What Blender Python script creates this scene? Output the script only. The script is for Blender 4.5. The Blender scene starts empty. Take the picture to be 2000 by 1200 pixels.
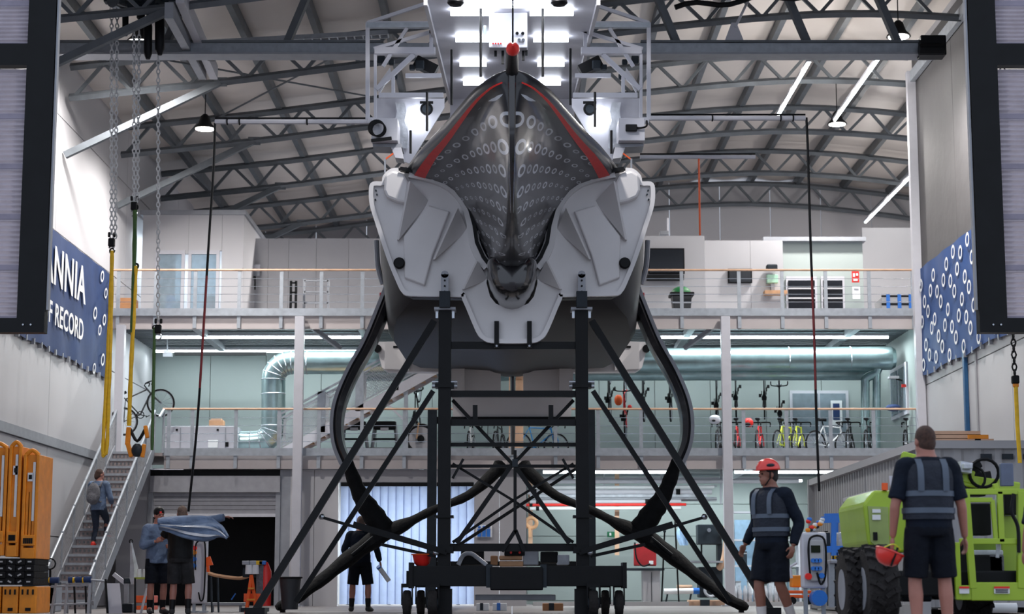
import bpy, bmesh, math, random
from mathutils import Vector, Matrix, Euler
V = Vector
random.seed(7)
S = bpy.context.scene
C = S.collection
PI = math.pi
# ------------------------------------------------ camera, world, exposure
FPX = 3650.0; HZ = 547.0; CAMH = 0.45
PITCH = math.atan(HZ / FPX)
cam = bpy.data.cameras.new('camera'); cam.sensor_width = 36; cam.lens = FPX / 2000 * 36
cam.clip_end = 300
co = bpy.data.objects.new('camera', cam); C.objects.link(co)
co.location = (0, 0, CAMH); co.rotation_euler = (PI / 2 + PITCH, 0, 0)
cam.dof.use_dof = True; cam.dof.focus_distance = 30.0; cam.dof.aperture_fstop = 2.2
S.camera = co
S.view_settings.view_transform = 'Standard'; S.view_settings.look = 'None'
S.view_settings.gamma = 1; S.view_settings.exposure = 0.9
S.view_settings.use_curve_mapping = False
W = bpy.data.worlds.new('world'); S.world = W; W.use_nodes = True
bg = W.node_tree.nodes['Background']; bg.inputs[0].default_value = (0.72, 0.80, 0.95, 1); bg.inputs[1].default_value = 0.6

def P(x, y, d):
    """photo pixel + ground distance -> point of the place"""
    u = (x - 1000) / FPX; v = (600 - y) / FPX
    ry = math.cos(PITCH) - v * math.sin(PITCH); rz = math.sin(PITCH) + v * math.cos(PITCH)
    t = d / ry
    return V((u * t, d, CAMH + rz * t))
def PZ(x, y, d): return P(x, y, d).z
def PX(x, y, d): return P(x, y, d).x

# ------------------------------------------------ materials
def lin(c):
    return tuple(((v / 255) / 12.92 if v / 255 <= 0.04045 else ((v / 255 + 0.055) / 1.055) ** 2.4) for v in c)
def mat(name, rgb, rough=0.5, metal=0.0, var=0.12, scale=6.0, bump=0.0, coat=0.0, trans=0.0, bscale=None):
    m = bpy.data.materials.new(name); m.use_nodes = True
    nt = m.node_tree; b = nt.nodes['Principled BSDF']
    c = lin(rgb)
    tc = nt.nodes.new('ShaderNodeTexCoord')
    n = nt.nodes.new('ShaderNodeTexNoise'); n.inputs['Scale'].default_value = scale; n.inputs['Detail'].default_value = 5
    nt.links.new(tc.outputs['Object'], n.inputs['Vector'])
    r = nt.nodes.new('ShaderNodeValToRGB')
    r.color_ramp.elements[0].position = 0.3; r.color_ramp.elements[1].position = 0.7
    r.color_ramp.elements[0].color = (*[v * (1 - var) for v in c], 1)
    r.color_ramp.elements[1].color = (*[min(1, v * (1 + var)) for v in c], 1)
    nt.links.new(n.outputs['Fac'], r.inputs['Fac']); nt.links.new(r.outputs['Color'], b.inputs['Base Color'])
    b.inputs['Roughness'].default_value = rough; b.inputs['Metallic'].default_value = metal
    if coat: b.inputs['Coat Weight'].default_value = coat; b.inputs['Coat Roughness'].default_value = 0.08
    if trans: b.inputs['Transmission Weight'].default_value = trans
    if bump:
        n2 = nt.nodes.new('ShaderNodeTexNoise'); n2.inputs['Scale'].default_value = bscale or scale * 4; n2.inputs['Detail'].default_value = 4
        nt.links.new(tc.outputs['Object'], n2.inputs['Vector'])
        bp = nt.nodes.new('ShaderNodeBump'); bp.inputs['Strength'].default_value = bump; bp.inputs['Distance'].default_value = 0.05
        nt.links.new(n2.outputs['Fac'], bp.inputs['Height']); nt.links.new(bp.outputs['Normal'], b.inputs['Normal'])
    return m
def emat(name, rgb, s):
    m = mat(name, rgb, 0.5); b = m.node_tree.nodes['Principled BSDF']
    b.inputs['Emission Color'].default_value = (*lin(rgb), 1); b.inputs['Emission Strength'].default_value = s
    return m
def thinmat(name, rgb, tr=0.5, rough=0.5):
    """translucent sheet"""
    m = mat(name, rgb, rough); nt = m.node_tree; b = nt.nodes['Principled BSDF']
    t = nt.nodes.new('ShaderNodeBsdfTranslucent'); t.inputs['Color'].default_value = (*lin(rgb), 1)
    mx = nt.nodes.new('ShaderNodeMixShader'); mx.inputs[0].default_value = tr
    o = nt.nodes['Material Output']
    nt.links.new(b.outputs[0], mx.inputs[1]); nt.links.new(t.outputs[0], mx.inputs[2]); nt.links.new(mx.outputs[0], o.inputs[0])
    return m
def glassmat(name, rgb, tr=0.8, rough=0.05):
    m = mat(name, rgb, rough); nt = m.node_tree; b = nt.nodes['Principled BSDF']
    t = nt.nodes.new('ShaderNodeBsdfTransparent'); t.inputs['Color'].default_value = (*lin(rgb), 1)
    mx = nt.nodes.new('ShaderNodeMixShader'); mx.inputs[0].default_value = tr
    o = nt.nodes['Material Output']
    nt.links.new(b.outputs[0], mx.inputs[1]); nt.links.new(t.outputs[0], mx.inputs[2]); nt.links.new(mx.outputs[0], o.inputs[0])
    return m
M = {}
def defm(k, *a, **kw): M[k] = mat(k, *a, **kw)
defm('concrete', (126, 120, 120), 0.55, var=0.2, scale=0.7, bump=0.1)
defm('wallwhite', (186, 185, 189), 0.55, var=0.03, scale=0.5)
defm('wallgrey', (158, 157, 162), 0.6, var=0.05, scale=0.6)
defm('wallgreen', (156, 166, 164), 0.6, var=0.05, scale=0.6)
defm('darkpanel', (78, 76, 78), 0.7, var=0.12, scale=0.8, bump=0.15)
defm('roofskin', (206, 198, 192), 0.45, var=0.10, scale=0.35, bump=0.35, bscale=0.9)
defm('truss', (100, 106, 112), 0.65, 0.0, var=0.15, scale=3)
defm('purlin', (82, 88, 94), 0.45, 0.15, var=0.15, scale=3)
defm('galv', (160, 166, 174), 0.4, 0.3, var=0.12, scale=8)
defm('steelgrey', (150, 153, 160), 0.5, 0.3, var=0.08, scale=5)
defm('fascia', (180, 172, 172), 0.6, var=0.05, scale=2)
defm('duct', (150, 172, 174), 0.3, 0.85, var=0.15, scale=4)
defm('white', (190, 190, 198), 0.45, var=0.03)
defm('black', (13, 14, 17), 0.5, var=0.2)
defm('blacksteel', (14, 16, 19), 0.45, 0.1, var=0.2, scale=3, bump=0.04)
defm('blackcloth', (15, 16, 18), 0.85, var=0.25, scale=8, bump=0.5, bscale=10)
defm('rubber', (26, 26, 28), 0.8, var=0.25, scale=10, bump=0.2)
defm('gelcoat', (214, 212, 213), 0.42, var=0.05, scale=1.2)
defm('chrome', (170, 175, 182), 0.25, 0.9, var=0.1)
defm('chainwhite', (190, 192, 196), 0.5, 0.1)
defm('red', (226, 42, 36), 0.4, var=0.08)
defm('helmetred', (214, 44, 34), 0.3, var=0.06, coat=0.4)
defm('orange', (222, 134, 20), 0.5, var=0.15, scale=5)
defm('orangebright', (236, 92, 28), 0.5, var=0.08)
defm('yellow', (220, 176, 34), 0.7, var=0.12, scale=12)
defm('greensling', (62, 92, 50), 0.8, var=0.15, scale=12)
defm('lime', (152, 182, 38), 0.4, var=0.08, scale=2, coat=0.2)
defm('limedark', (120, 150, 40), 0.45, var=0.08, scale=2)
defm('blue', (40, 110, 196), 0.45, var=0.08)
defm('navyblue', (26, 52, 98), 0.75, var=0.15, scale=1.5, bump=0.25, bscale=2)
defm('wood', (196, 150, 112), 0.6, var=0.2, scale=4)
defm('timber', (206, 168, 140), 0.6, var=0.15, scale=4)
defm('cardboard', (168, 120, 82), 0.7, var=0.12, scale=4)
defm('container', (164, 164, 166), 0.5, var=0.1, scale=1.2)
defm('tread', (150, 140, 140), 0.55, 0.2, var=0.15, scale=20)
defm('machine', (40, 47, 54), 0.5, var=0.12)
defm('screen', (18, 22, 30), 0.15, var=0.1)
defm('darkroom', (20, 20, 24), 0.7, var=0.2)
defm('shutter', (150, 150, 156), 0.5, 0.2, var=0.08)
defm('skin', (156, 104, 90), 0.5, var=0.1, scale=6)
defm('skindark', (132, 86, 70), 0.5, var=0.1, scale=6)
defm('hairbrown', (70, 46, 36), 0.7, var=0.4, scale=40, bump=0.6)
defm('hairgrey', (104, 84, 74), 0.7, var=0.3, scale=40, bump=0.5)
defm('hairblack', (26, 22, 22), 0.7, var=0.3, scale=40, bump=0.5)
defm('navycloth', (15, 23, 36), 0.85, var=0.25, scale=5, bump=0.5, bscale=9)
defm('navyshort', (11, 16, 26), 0.85, var=0.25, scale=5, bump=0.5, bscale=9)
defm('charcoalshort', (40, 40, 42), 0.85, var=0.35, scale=7, bump=0.5, bscale=9)
defm('jacketgrey', (92, 110, 138), 0.75, var=0.25, scale=5, bump=0.6, bscale=8)
defm('reflect', (72, 84, 100), 0.5, var=0.12, scale=5)
defm('jean', (34, 44, 62), 0.85, var=0.2, scale=6, bump=0.4)
defm('bagpack', (104, 104, 110), 0.85, var=0.25, scale=14, bump=0.5)
defm('shoe', (24, 24, 28), 0.6, var=0.2)
defm('shoered', (232, 60, 52), 0.55, var=0.1)
defm('sock', (200, 196, 194), 0.85, var=0.1)
defm('bikeblack', (34, 36, 40), 0.5, var=0.2)
defm('bikeyellow', (204, 214, 60), 0.4, var=0.08)
defm('bikered', (204, 44, 48), 0.4, var=0.08)
defm('bikeblue', (40, 130, 196), 0.4, var=0.08)
defm('bikewhite', (206, 208, 210), 0.4, var=0.05)
defm('bag', (190, 194, 202), 0.4, var=0.2, scale=5, bump=0.6, bscale=6)
defm('signgreen', (34, 110, 74), 0.5)
defm('binblack', (44, 46, 50), 0.55, var=0.1)
defm('bingreen', (36, 120, 66), 0.5, var=0.1)
defm('paper', (226, 228, 230), 0.7, var=0.03)
defm('rubberwheel', (40, 38, 38), 0.8, var=0.3, scale=8, bump=0.3)
for k_ in ('black', 'blacksteel', 'blackcloth', 'navycloth', 'navyshort', 'charcoalshort', 'rubber', 'rubberwheel', 'machine'): M[k_].node_tree.nodes['Principled BSDF'].inputs['Specular IOR Level'].default_value = .2
M['lamp'] = emat('lamp', (255, 246, 236), 22)
M['led'] = emat('led', (236, 242, 255), 8)
M['tubelight'] = emat('tubelight', (230, 248, 252), 7)
M['poly'] = thinmat('poly', (190, 184, 196), 0.45, 0.35)
M['strip'] = thinmat('strip', (176, 190, 222), 0.55, 0.3)
M['glass'] = glassmat('glass', (214, 226, 230), 0.82)
M['glassblue'] = glassmat('glassblue', (188, 204, 214), 0.6)
M['meshgrey'] = mat('meshgrey', (176, 176, 180), 0.5, 0.3)
M['limeclear'] = thinmat('limeclear', (178, 196, 120), 0.35, 0.3)

# ------------------------------------------------ mesh builder
def basis(dirv, up=V((0, 0, 1))):
    z = dirv.normalized()
    if abs(z.dot(up)) > 0.995: up = V((0, 1, 0)) if abs(z.y) < 0.9 else V((1, 0, 0))
    x = up.cross(z).normalized(); y = z.cross(x)
    return x, y, z
class MB:
    def __init__(s): s.v = []; s.f = []; s.uv = None
    def add(s, vs, fs):
        o = len(s.v); s.v += [V(p) for p in vs]; s.f += [tuple(i + o for i in f) for f in fs]; return s
    def box(s, c, z, R=None):
        c = V(c); vs = []
        for i in range(8):
            p = V(((i & 1) - .5, ((i >> 1) & 1) - .5, ((i >> 2) & 1) - .5)); p = V((p.x * z[0], p.y * z[1], p.z * z[2]))
            vs.append(c + (R @ p if R else p))
        return s.add(vs, [(0, 2, 3, 1), (4, 5, 7, 6), (0, 1, 5, 4), (2, 6, 7, 3), (0, 4, 6, 2), (1, 3, 7, 5)])
    def bb(s, x0, x1, y0, y1, z0, z1): return s.box(((x0 + x1) / 2, (y0 + y1) / 2, (z0 + z1) / 2), (abs(x1 - x0), abs(y1 - y0), abs(z1 - z0)))
    def bar(s, p, q, w, h=None, up=V((0, 0, 1))):
        p = V(p); q = V(q); h = h or w
        x, y, z = basis(q - p, V(up))
        vs = []
        for e in (p, q):
            for a, b in ((-1, -1), (1, -1), (1, 1), (-1, 1)): vs.append(e + x * a * w / 2 + y * b * h / 2)
        return s.add(vs, [(3, 2, 1, 0), (4, 5, 6, 7), (0, 1, 5, 4), (1, 2, 6, 5), (2, 3, 7, 6), (3, 0, 4, 7)])
    def loft(s, rings, cap=True, closed=False):
        n = len(rings[0]); o = len(s.v); k = len(rings)
        for r in rings: s.v += [V(p) for p in r]
        for i in range(k if closed else k - 1):
            a = o + i * n; b = o + ((i + 1) % k) * n
            for j in range(n): s.f.append((a + j, a + (j + 1) % n, b + (j + 1) % n, b + j))
        if cap and not closed:
            s.f.append(tuple(o + j for j in range(n - 1, -1, -1))); s.f.append(tuple(o + (k - 1) * n + j for j in range(n)))
        return s
    def tube(s, pts, r, n=8, closed=False, sx=1.0, up=V((0, 0, 1))):
        pts = [V(p) for p in pts]; k = len(pts); rings = []
        lx = None
        for i, p in enumerate(pts):
            if closed: t = pts[(i + 1) % k] - pts[i - 1]
            else: t = pts[min(i + 1, k - 1)] - pts[max(i - 1, 0)]
            if t.length < 1e-7: t = V((0, 0, 1))
            z = t.normalized()
            if lx is None: lx, y, z = basis(t, V(up))
            x = (lx - z * lx.dot(z))
            x = x.normalized() if x.length > 1e-5 else basis(t)[0]
            lx = x; y = z.cross(x)
            rr = r[i] if isinstance(r, (list, tuple)) else r
            rings.append([p + (x * math.cos(a) * sx + y * math.sin(a)) * rr for a in [2 * PI * j / n for j in range(n)]])
        return s.loft(rings, True, closed)
    def cyl(s, p, q, r, r2=None, n=14): return s.tube([p, q], [r, r if r2 is None else r2], n)
    def sph(s, c, r, n=12, m=8, R=None):
        c = V(c); r = r if isinstance(r, (tuple, list)) else (r, r, r); rings = []
        for i in range(1, m):
            a = PI * i / m
            ring = []
            for j in range(n):
                b = 2 * PI * j / n
                p = V((math.sin(a) * math.cos(b) * r[0], math.sin(a) * math.sin(b) * r[1], -math.cos(a) * r[2]))
                ring.append(c + (R @ p if R else p))
            rings.append(ring)
        return s.loft(rings)
    def torus(s, c, ax, R, r, n=24, m=6, a0=0, a1=2 * PI):
        x, y, z = basis(V(ax)); c = V(c); full = abs(a1 - a0 - 2 * PI) < 1e-4
        k = n if full else n + 1
        return s.tube([c + (x * math.cos(t) + y * math.sin(t)) * R for t in [a0 + (a1 - a0) * i / n for i in range(k)]], r, m, full)
    def lathe(s, prof, c, ax=(0, 0, 1), n=16):
        x, y, z = basis(V(ax)); c = V(c)
        return s.loft([[c + z * h + (x * math.cos(a) + y * math.sin(a)) * max(r, 1e-4) for a in [2 * PI * j / n for j in range(n)]] for r, h in prof])
    def prism(s, poly, off):
        """poly: 3d polygon points, off: extrusion vector"""
        n = len(poly); off = V(off); o = len(s.v)
        s.v += [V(p) for p in poly] + [V(p) + off for p in poly]
        s.f.append(tuple(o + i for i in range(n))); s.f.append(tuple(o + n + i for i in range(n - 1, -1, -1)))
        for i in range(n): s.f.append((o + i, o + n + i, o + n + (i + 1) % n, o + (i + 1) % n))
        return s
    def quad(s, a, b, c, d): return s.add([a, b, c, d], [(0, 1, 2, 3)])
    def grid(s, fn, nu, nv):
        o = len(s.v)
        for i in range(nu + 1):
            for j in range(nv + 1): s.v.append(V(fn(i / nu, j / nv)))
        for i in range(nu):
            for j in range(nv):
                a = o + i * (nv + 1) + j; s.f.append((a, a + nv + 1, a + nv + 2, a + 1))
        return s
    def mesh(s, name, off=V((0, 0, 0)), smooth=False, fix=True):
        me = bpy.data.meshes.new(name)
        me.from_pydata([tuple(p - off) for p in s.v], [], s.f); me.update()
        if fix:
            bm = bmesh.new(); bm.from_mesh(me); bmesh.ops.recalc_face_normals(bm, faces=bm.faces); bm.to_mesh(me); bm.free()
        if smooth:
            me.polygons.foreach_set('use_smooth', [True] * len(me.polygons)); me.set_sharp_from_angle(angle=math.radians(38))
        return me
    def build(s, name, m, parent=None, smooth=False, bevel=0.0):
        if parent is None:
            xs = [p.x for p in s.v]; ys = [p.y for p in s.v]
            off = V(((min(xs) + max(xs)) / 2, (min(ys) + max(ys)) / 2, min(p.z for p in s.v)))
        else:
            r = parent
            while r.parent: r = r.parent
            off = V(r.location)
        me = s.mesh(name, off, smooth)
        me.materials.append(M[m] if isinstance(m, str) else m)
        o = bpy.data.objects.new(name, me); C.objects.link(o)
        if parent is None: o.location = off
        else: o.parent = parent
        if bevel:
            b = o.modifiers.new('bevel', 'BEVEL'); b.width = bevel; b.segments = 2; b.limit_method = 'ANGLE'
        return o
def tag(o, label=None, cat=None, group=None, kind=None):
    if label: o['label'] = label
    if cat: o['category'] = cat
    if group: o['group'] = group
    if kind: o['kind'] = kind
    return o
def thing(name, label, cat, loc=(0, 0, 0), group=None):
    o = bpy.data.objects.new(name, None); C.objects.link(o); o.location = loc; o.empty_display_size = 0.2
    return tag(o, label, cat, group)
def struct(o): o['kind'] = 'structure'; return o
def sroot(name, loc=(0, 0, 0)):
    o = bpy.data.objects.new(name, None); C.objects.link(o); o.location = loc; o['kind'] = 'structure'; return o
def copy_tree(o, parent=None):
    c = o.copy(); C.objects.link(c)
    if parent is not None: c.parent = parent
    for ch in list(o.children): copy_tree(ch, c)
    return c
def recolor(o, frm, to):
    """swap a material on one copy only (slot linked to the object)"""
    for x in [o] + list(o.children_recursive):
        if x.type == 'MESH':
            for sl in x.material_slots:
                if sl.material and sl.material.name == frm:
                    sl.link = 'OBJECT'; sl.material = M[to]
def area(name, loc, rot, sx, sy, e, col=(1, 1, 1), parent=None):
    l = bpy.data.lights.new(name, 'AREA'); l.shape = 'RECTANGLE'; l.size = sx; l.size_y = sy; l.energy = e; l.color = col
    o = bpy.data.objects.new(name, l); C.objects.link(o); o.rotation_euler = rot
    if parent: o.parent = parent; o.location = V(loc) - V(parent.location)
    else: o.location = loc
    return o
def point(name, loc, e, r=0.2, col=(1, 1, 1), parent=None, spot=None):
    l = bpy.data.lights.new(name, 'SPOT' if spot else 'POINT'); l.energy = e; l.shadow_soft_size = r; l.color = col
    if spot: l.spot_size = spot; l.spot_blend = 0.6
    o = bpy.data.objects.new(name, l); C.objects.link(o)
    if parent: o.parent = parent; o.location = V(loc) - V(parent.location)
    else: o.location = loc
    return o
def interp(tab, x):
    if x <= tab[0][0]: return tab[0][1]
    for (a, b), (c, d) in zip(tab, tab[1:]):
        if x <= c: return b + (d - b) * (x - a) / (c - a)
    return tab[-1][1]
def smoothpath(pts, k=6):
    pts = [V(p) for p in pts]; out = []
    for i in range(len(pts) - 1):
        p0 = pts[max(i - 1, 0)]; p1 = pts[i]; p2 = pts[i + 1]; p3 = pts[min(i + 2, len(pts) - 1)]
        for j in range(k):
            t = j / k
            out.append(0.5 * ((2 * p1) + (p2 - p0) * t + (2 * p0 - 5 * p1 + 4 * p2 - p3) * t * t + (3 * p1 - p0 - 3 * p2 + p3) * t ** 3))
    return out + [pts[-1]]
# ================================================= THE HALL
XL = -9.65; XR = 9.85; DM = 44.6; DB = 60.0; DF = 24.5
CH = [(-14, 10.35), (-9.83, 10.87), (-6.4, 11.22), (-3, 11.67), (0, 12.07), (3.3, 12.47), (5.5, 12.7), (7.5, 12.8), (9.9, 12.68), (13, 12.3), (18, 11.3)]
def chz(x):
    return (interp(CH, x - .8) + interp(CH, x) * 2 + interp(CH, x + .8)) / 4
# floor with slab joints
fl = sroot('floor')
m = MB()
for i in range(-4, 4):
    for j in range(0, 11):
        b = MB().bb(i * 5 + .006, i * 5 + 5 - .006, j * 6 - 3 + .006, j * 6 + 3 - .006, -.2, 0)
        b.build('slab', 'concrete', fl)
struct(MB().bb(-60, 60, -20, -3.0, -.25, -.01).build('floor_apron', 'concrete'))
# left wall: cladding panels between recessed joints
wl = sroot('wall_left', (XL, 40, 0))
MB().bb(XL - .25, XL - .06, DF, DB, 0, 13.4).build('backing', 'wallgrey', wl)
zs = [0, 1.55, 3.28]
for j in range(5):
    y0 = 24.6 + j * 7.1; y1 = min(y0 + 7.1, DB)
    for z0, z1 in ((0, 1.5), (1.5, 3.35), (3.55, 5.6), (5.6, 7.9), (7.9, 10.4), (10.4, 13.2)):
        MB().bb(XL - .06, XL, y0 + .012, y1 - .012, z0 + .012, z1 - .012).build('panel', 'wallwhite', wl)
MB().bb(XL - .06, XL + .06, DF, DM, 3.35, 3.41).bb(XL - .06, XL + .03, DF, DM, 3.41, 3.55).build('rail', 'steelgrey', wl)
# right wall: light panels below, dark lining above
wr = sroot('wall_right', (XR, 40, 0))
MB().bb(XR + .06, XR + .25, DF, DM, 0, 13.6).build('backing', 'wallgrey', wr)
for j in range(6):
    y0 = 24.6 + j * 4; y1 = y0 + 4
    for z0, z1 in ((0, 2.6), (2.6, 5.2), (5.2, 8.0)):
        MB().bb(XR, XR + .06, y0 + .012, min(y1, DM + .2) - .012, z0 + .012, z1 - .012).build('panel', 'wallwhite', wr)
    MB().bb(XR - .01, XR + .06, y0 + .01, min(y1, DM) - .01, 8.01, 13.3).build('lining', 'darkpanel', wr)
MB().bb(XR - .09, XR - .01, 40.1, 40.24, 0, 5.6).build('pipe', mat('pipeblue', (34, 84, 128), 0.5), wr)
MB().bb(XR - .03, XR + .03, 39.3, 39.42, 0, 5.6).build('joint_cover', 'wallgrey', wr)
for z0, z1 in ((0, 3.4), (3.6, 6.8)):
    MB().bb(XR, XR + .06, DM + .2, 50.3, z0, z1).build('panel', 'wallgreen', wr)
for z0, z1 in ((6.97, 9.4), (9.41, 13.4)):
    for y0 in (44.6, 49.8, 55.0): MB().bb(13.2, 13.28, y0, y0 + 5.19, z0, z1).build('panel', 'wallwhite', wr)
MB().bar((XR - .12, DM - .3, 0), (XR - .12, DM - .3, 12.9), .2, .2).build('column', 'white', wr)
MB().bar((XR - .1, DF, 12.75), (XR - .1, DM, 12.75), .12, .26).build('eaves_beam', 'galv', wr)
# back wall
wb = sroot('wall_back', (0, DB, 0))
for i in range(14):
    x0 = -9.7 + i * 1.65
    MB().bb(x0 + .01, x0 + 1.64, DB, DB + .1, 6.5, 13.6).build('panel', 'wallwhite' if i > 6 else 'wallgrey', wb)
# roof skin with bulging lining between purlins
ce = sroot('ceiling', (0, 42, 12))
PS = 1.5; px0 = -13.2
pX = [px0 + PS * i for i in range(19)]
D5 = 5.25; TD = [28.6, 33.9, 39.2, 44.6, 49.8, 55.0, 59.6]
def skin(u, v, x0, y0, y1):
    x = x0 + PS * u; y = y0 + (y1 - y0) * v
    return (x, y, chz(x) + .98 - .10 * math.sin(PI * u) * math.sin(PI * v) ** .5)
ys = [23.5] + TD + [60.6]
for x0 in pX[1:-1]:
    if x0 < -10.6: continue
    for y0, y1 in zip(ys, ys[1:]):
        MB().grid(lambda u, v: skin(u, v, x0, y0, y1), 5, 5).build('roof_panel', 'roofskin', ce, True)
for x in pX[2:-1]:
    MB().bar((x, 23.5, chz(x) + .84), (x, 60.6, chz(x) + .84), .13, .26).build('purlin', 'purlin', ce)
# arched lattice trusses
names = ['nearest', 'second nearest', 'third nearest', 'fourth nearest', 'fifth nearest', 'second farthest', 'farthest']
for k, d in enumerate(TD):
    t = thing('roof_truss', f'grey steel arched lattice roof truss, {names[k]} of the seven under the roof', 'truss', (0, d, 10.5), 'roof trusses')
    xm = XR - .1 if d <= DM else 13.1
    xs = [XL + .1 + (xm - XL - .1) * i / 30 for i in range(31)]
    MB().tube([(x, d, chz(x)) for x in xs], .085, 4, sx=1.0).build('bottom_chord', 'truss', t)
    MB().tube([(x, d, chz(x) + .68) for x in xs], .085, 4).build('top_chord', 'truss', t)
    n = 0; x = XL + .2
    while x < xm - 1.24:
        a = (x, d, chz(x)); b = (x + .62, d, chz(x + .62) + .68); c = (x + 1.24, d, chz(x + 1.24))
        MB().bar(a, b, .07, .07).build('web_strut', 'truss', t); MB().bar(b, c, .07, .07).build('web_strut', 'truss', t)
        x += 1.24
    MB().bar((XL + .05, d, 9.62), (-6.3, d, chz(-6.3)), .13, .14).build('knee_brace', 'truss', t)
    MB().bar((-6.3, d - .02, chz(-6.3) - .1), (-6.3, d - .02, chz(-6.3) + .1), .3, .03, up=(0, 1, 0)).build('gusset', 'truss', t)
# diagonal wind bracing rods and sprinkler/cable lines under the roof
k = 0
for (x0, x1, y0, y1, w) in [(-7.4, -3, 39.2, 44.6, 'over the left hoist'), (-3, -7.4, 39.2, 44.6, 'crossing over the left hoist'), (4, 8.4, 33.9, 39.2, 'above the right bay'), (8.4, 4, 33.9, 39.2, 'crossing above the right bay')]:
    tag(MB().cyl((x0, y0, chz(x0) + .6), (x1, y1, chz(x1) + .6), .022, n=6).build('bracing_rod', 'purlin'), 'thin dark steel roof bracing rod ' + w, 'rod', 'roof bracing rods')
for y, x0, x1, mm, lab in [(38.0, -9.5, -2.6, 'galv', 'galvanised cable tray hung below the left side of the roof'), (35.4, 3.2, 9.6, 'black', 'thick black cable run strung below the right side of the roof')]:
    t = MB()
    if mm == 'galv':
        for s in (-.14, .14): t.bar((x0, y + s, 11.55), (x1, y + s, 11.95), .03, .1)
        for i in range(40):
            u = i / 39; t.bar((x0 + (x1 - x0) * u, y - .14, 11.52 + .4 * u), (x0 + (x1 - x0) * u, y + .14, 11.52 + .4 * u), .03, .02)
    else:
        t.tube([(x0 + (x1 - x0) * i / 30, y, chz(x0 + (x1 - x0) * i / 30) - .75 + .06 * math.sin(i)) for i in range(31)], .055, 8)
    tag(t.build('cable_tray' if mm == 'galv' else 'cable_run', mm), lab, 'cable tray' if mm == 'galv' else 'cable')
# lateral crane bridge beam
cb = thing('crane_beam', 'long pale grey steel crane bridge beam spanning the hall below the trusses', 'crane beam', (0, 36, 10.8))
z0 = PZ(1500, 108, 36); z1 = PZ(1500, 88, 36)
for a, b in ((XL + .6, -2.55), (2.55, 8.45)):
    MB().bb(a, b, 35.86, 36.14, z0, z1).build('web_plate', 'galv', cb)
    MB().bb(a, b, 35.78, 36.22, z0 - .04, z0).build('lower_flange', 'steelgrey', cb)
    MB().bb(a, b, 35.78, 36.22, z1, z1 + .04).build('upper_flange', 'truss', cb)
MB().bb(-2.55, 2.55, 35.86, 36.14, z0, z1).build('web_plate', 'galv', cb)
MB().box((8.3, 35.8, z0 + .1), (.5, .4, .4)).cyl((8.0, 35.6, z0), (8.5, 35.6, z0), .12).build('end_carriage', 'black', cb, bevel=.02)
for x in (-6.8, -4.4, 3.2, 5.8, 7.6):
    s = .45 if x < 0 else -.45
    MB().bar((x + s * 1.4, 35.9, 12.9), (x - s * .2, 36, z1), .14, .14).build('hanger', 'truss', cb)
MB().prism([(4.2, 35.8, z1), (4.6, 35.8, z1), (4.45, 35.8, z1 + .4), (4.35, 35.8, z1 + .4)], (0, .05, 0)).bar((4.42, 35.83, z1 + .3), (5.2, 35.83, z1 + 1.9), .12, .05).build('white_hanger', 'white', cb)

# high bay lamps (housing + lit disc + the light they give)
def highbay(p, e, lab):
    p = V(p); t = thing('highbay_lamp', lab, 'lamp', p, 'round high-bay lamps')
    MB().lathe([(.05, .35), (.1, .3), (.16, .12), (.24, .04), (.26, .0), (.22, .0)], p, n=18).build('housing', 'black', t, True)
    MB().lathe([(.215, -.012), (.215, .012)], p, n=18).build('diffuser', 'lamp', t)
    MB().cyl(p + V((0, 0, .34)), (p.x, p.y, chz(p.x) + .9), .012, n=6).build('rod', 'black', t)
    point('lamp_light', p - V((0, 0, .12)), e, .22, (1, .96, .92), t, spot=math.radians(165))
LE = 1450
highbay(P(400, 252, 42.5), LE * .55, 'lit round high-bay lamp hanging left of the long boom pole')
highbay(P(1755, 72, 38), LE, 'brightly lit round high-bay lamp near the top right corner of the roof')
highbay(P(1635, 243, 47.5), LE * .65, 'lit round high-bay lamp above the right drop cable')
highbay(P(272, 82, 37.5), LE * .7, 'small lit lamp among the left chain hoists')
highbay((-2.4, 50, 11.2), LE, 'added round high-bay lamp, unseen behind the white gantry')  # added hall light, placed where the gantry hides it
highbay((2.6, 54, 11.6), LE, 'added round high-bay lamp, unseen far back over the upper offices')  # another added lamp, set out of sight at the far end
highbay((0, 28, 11.2), LE * .6, 'round high-bay lamp above the bow outside the picture top')
# linear lamps along two purlins at the right
for (a, b, lab) in [(P(1520, 222, 44.4), P(1580, 118, 39.4), 'lit tube lamp strip under the purlin left of the right roof lamp'), (P(1630, 232, 47), P(1715, 112, 39.4), 'lit tube lamp strip under the purlin above the right roof lamp'), (P(1690, 432, 57), P(1785, 335, 50), 'lit tube lamp strip at the far right end of the roof')]:
    t = thing('strip_lamp', lab, 'lamp', a, 'roof strip lamps')
    MB().bar(a, b, .1, .06).build('housing', 'white', t)
    MB().bar(a - V((0, 0, .05)), b - V((0, 0, .05)), .05, .04).build('tube', 'tubelight', t)
    for u in (.15, .5, .85): point('tube_glow', V(a).lerp(V(b), u) - V((0, 0, .15)), 45, .12, (1, .95, .9), t)

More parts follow.
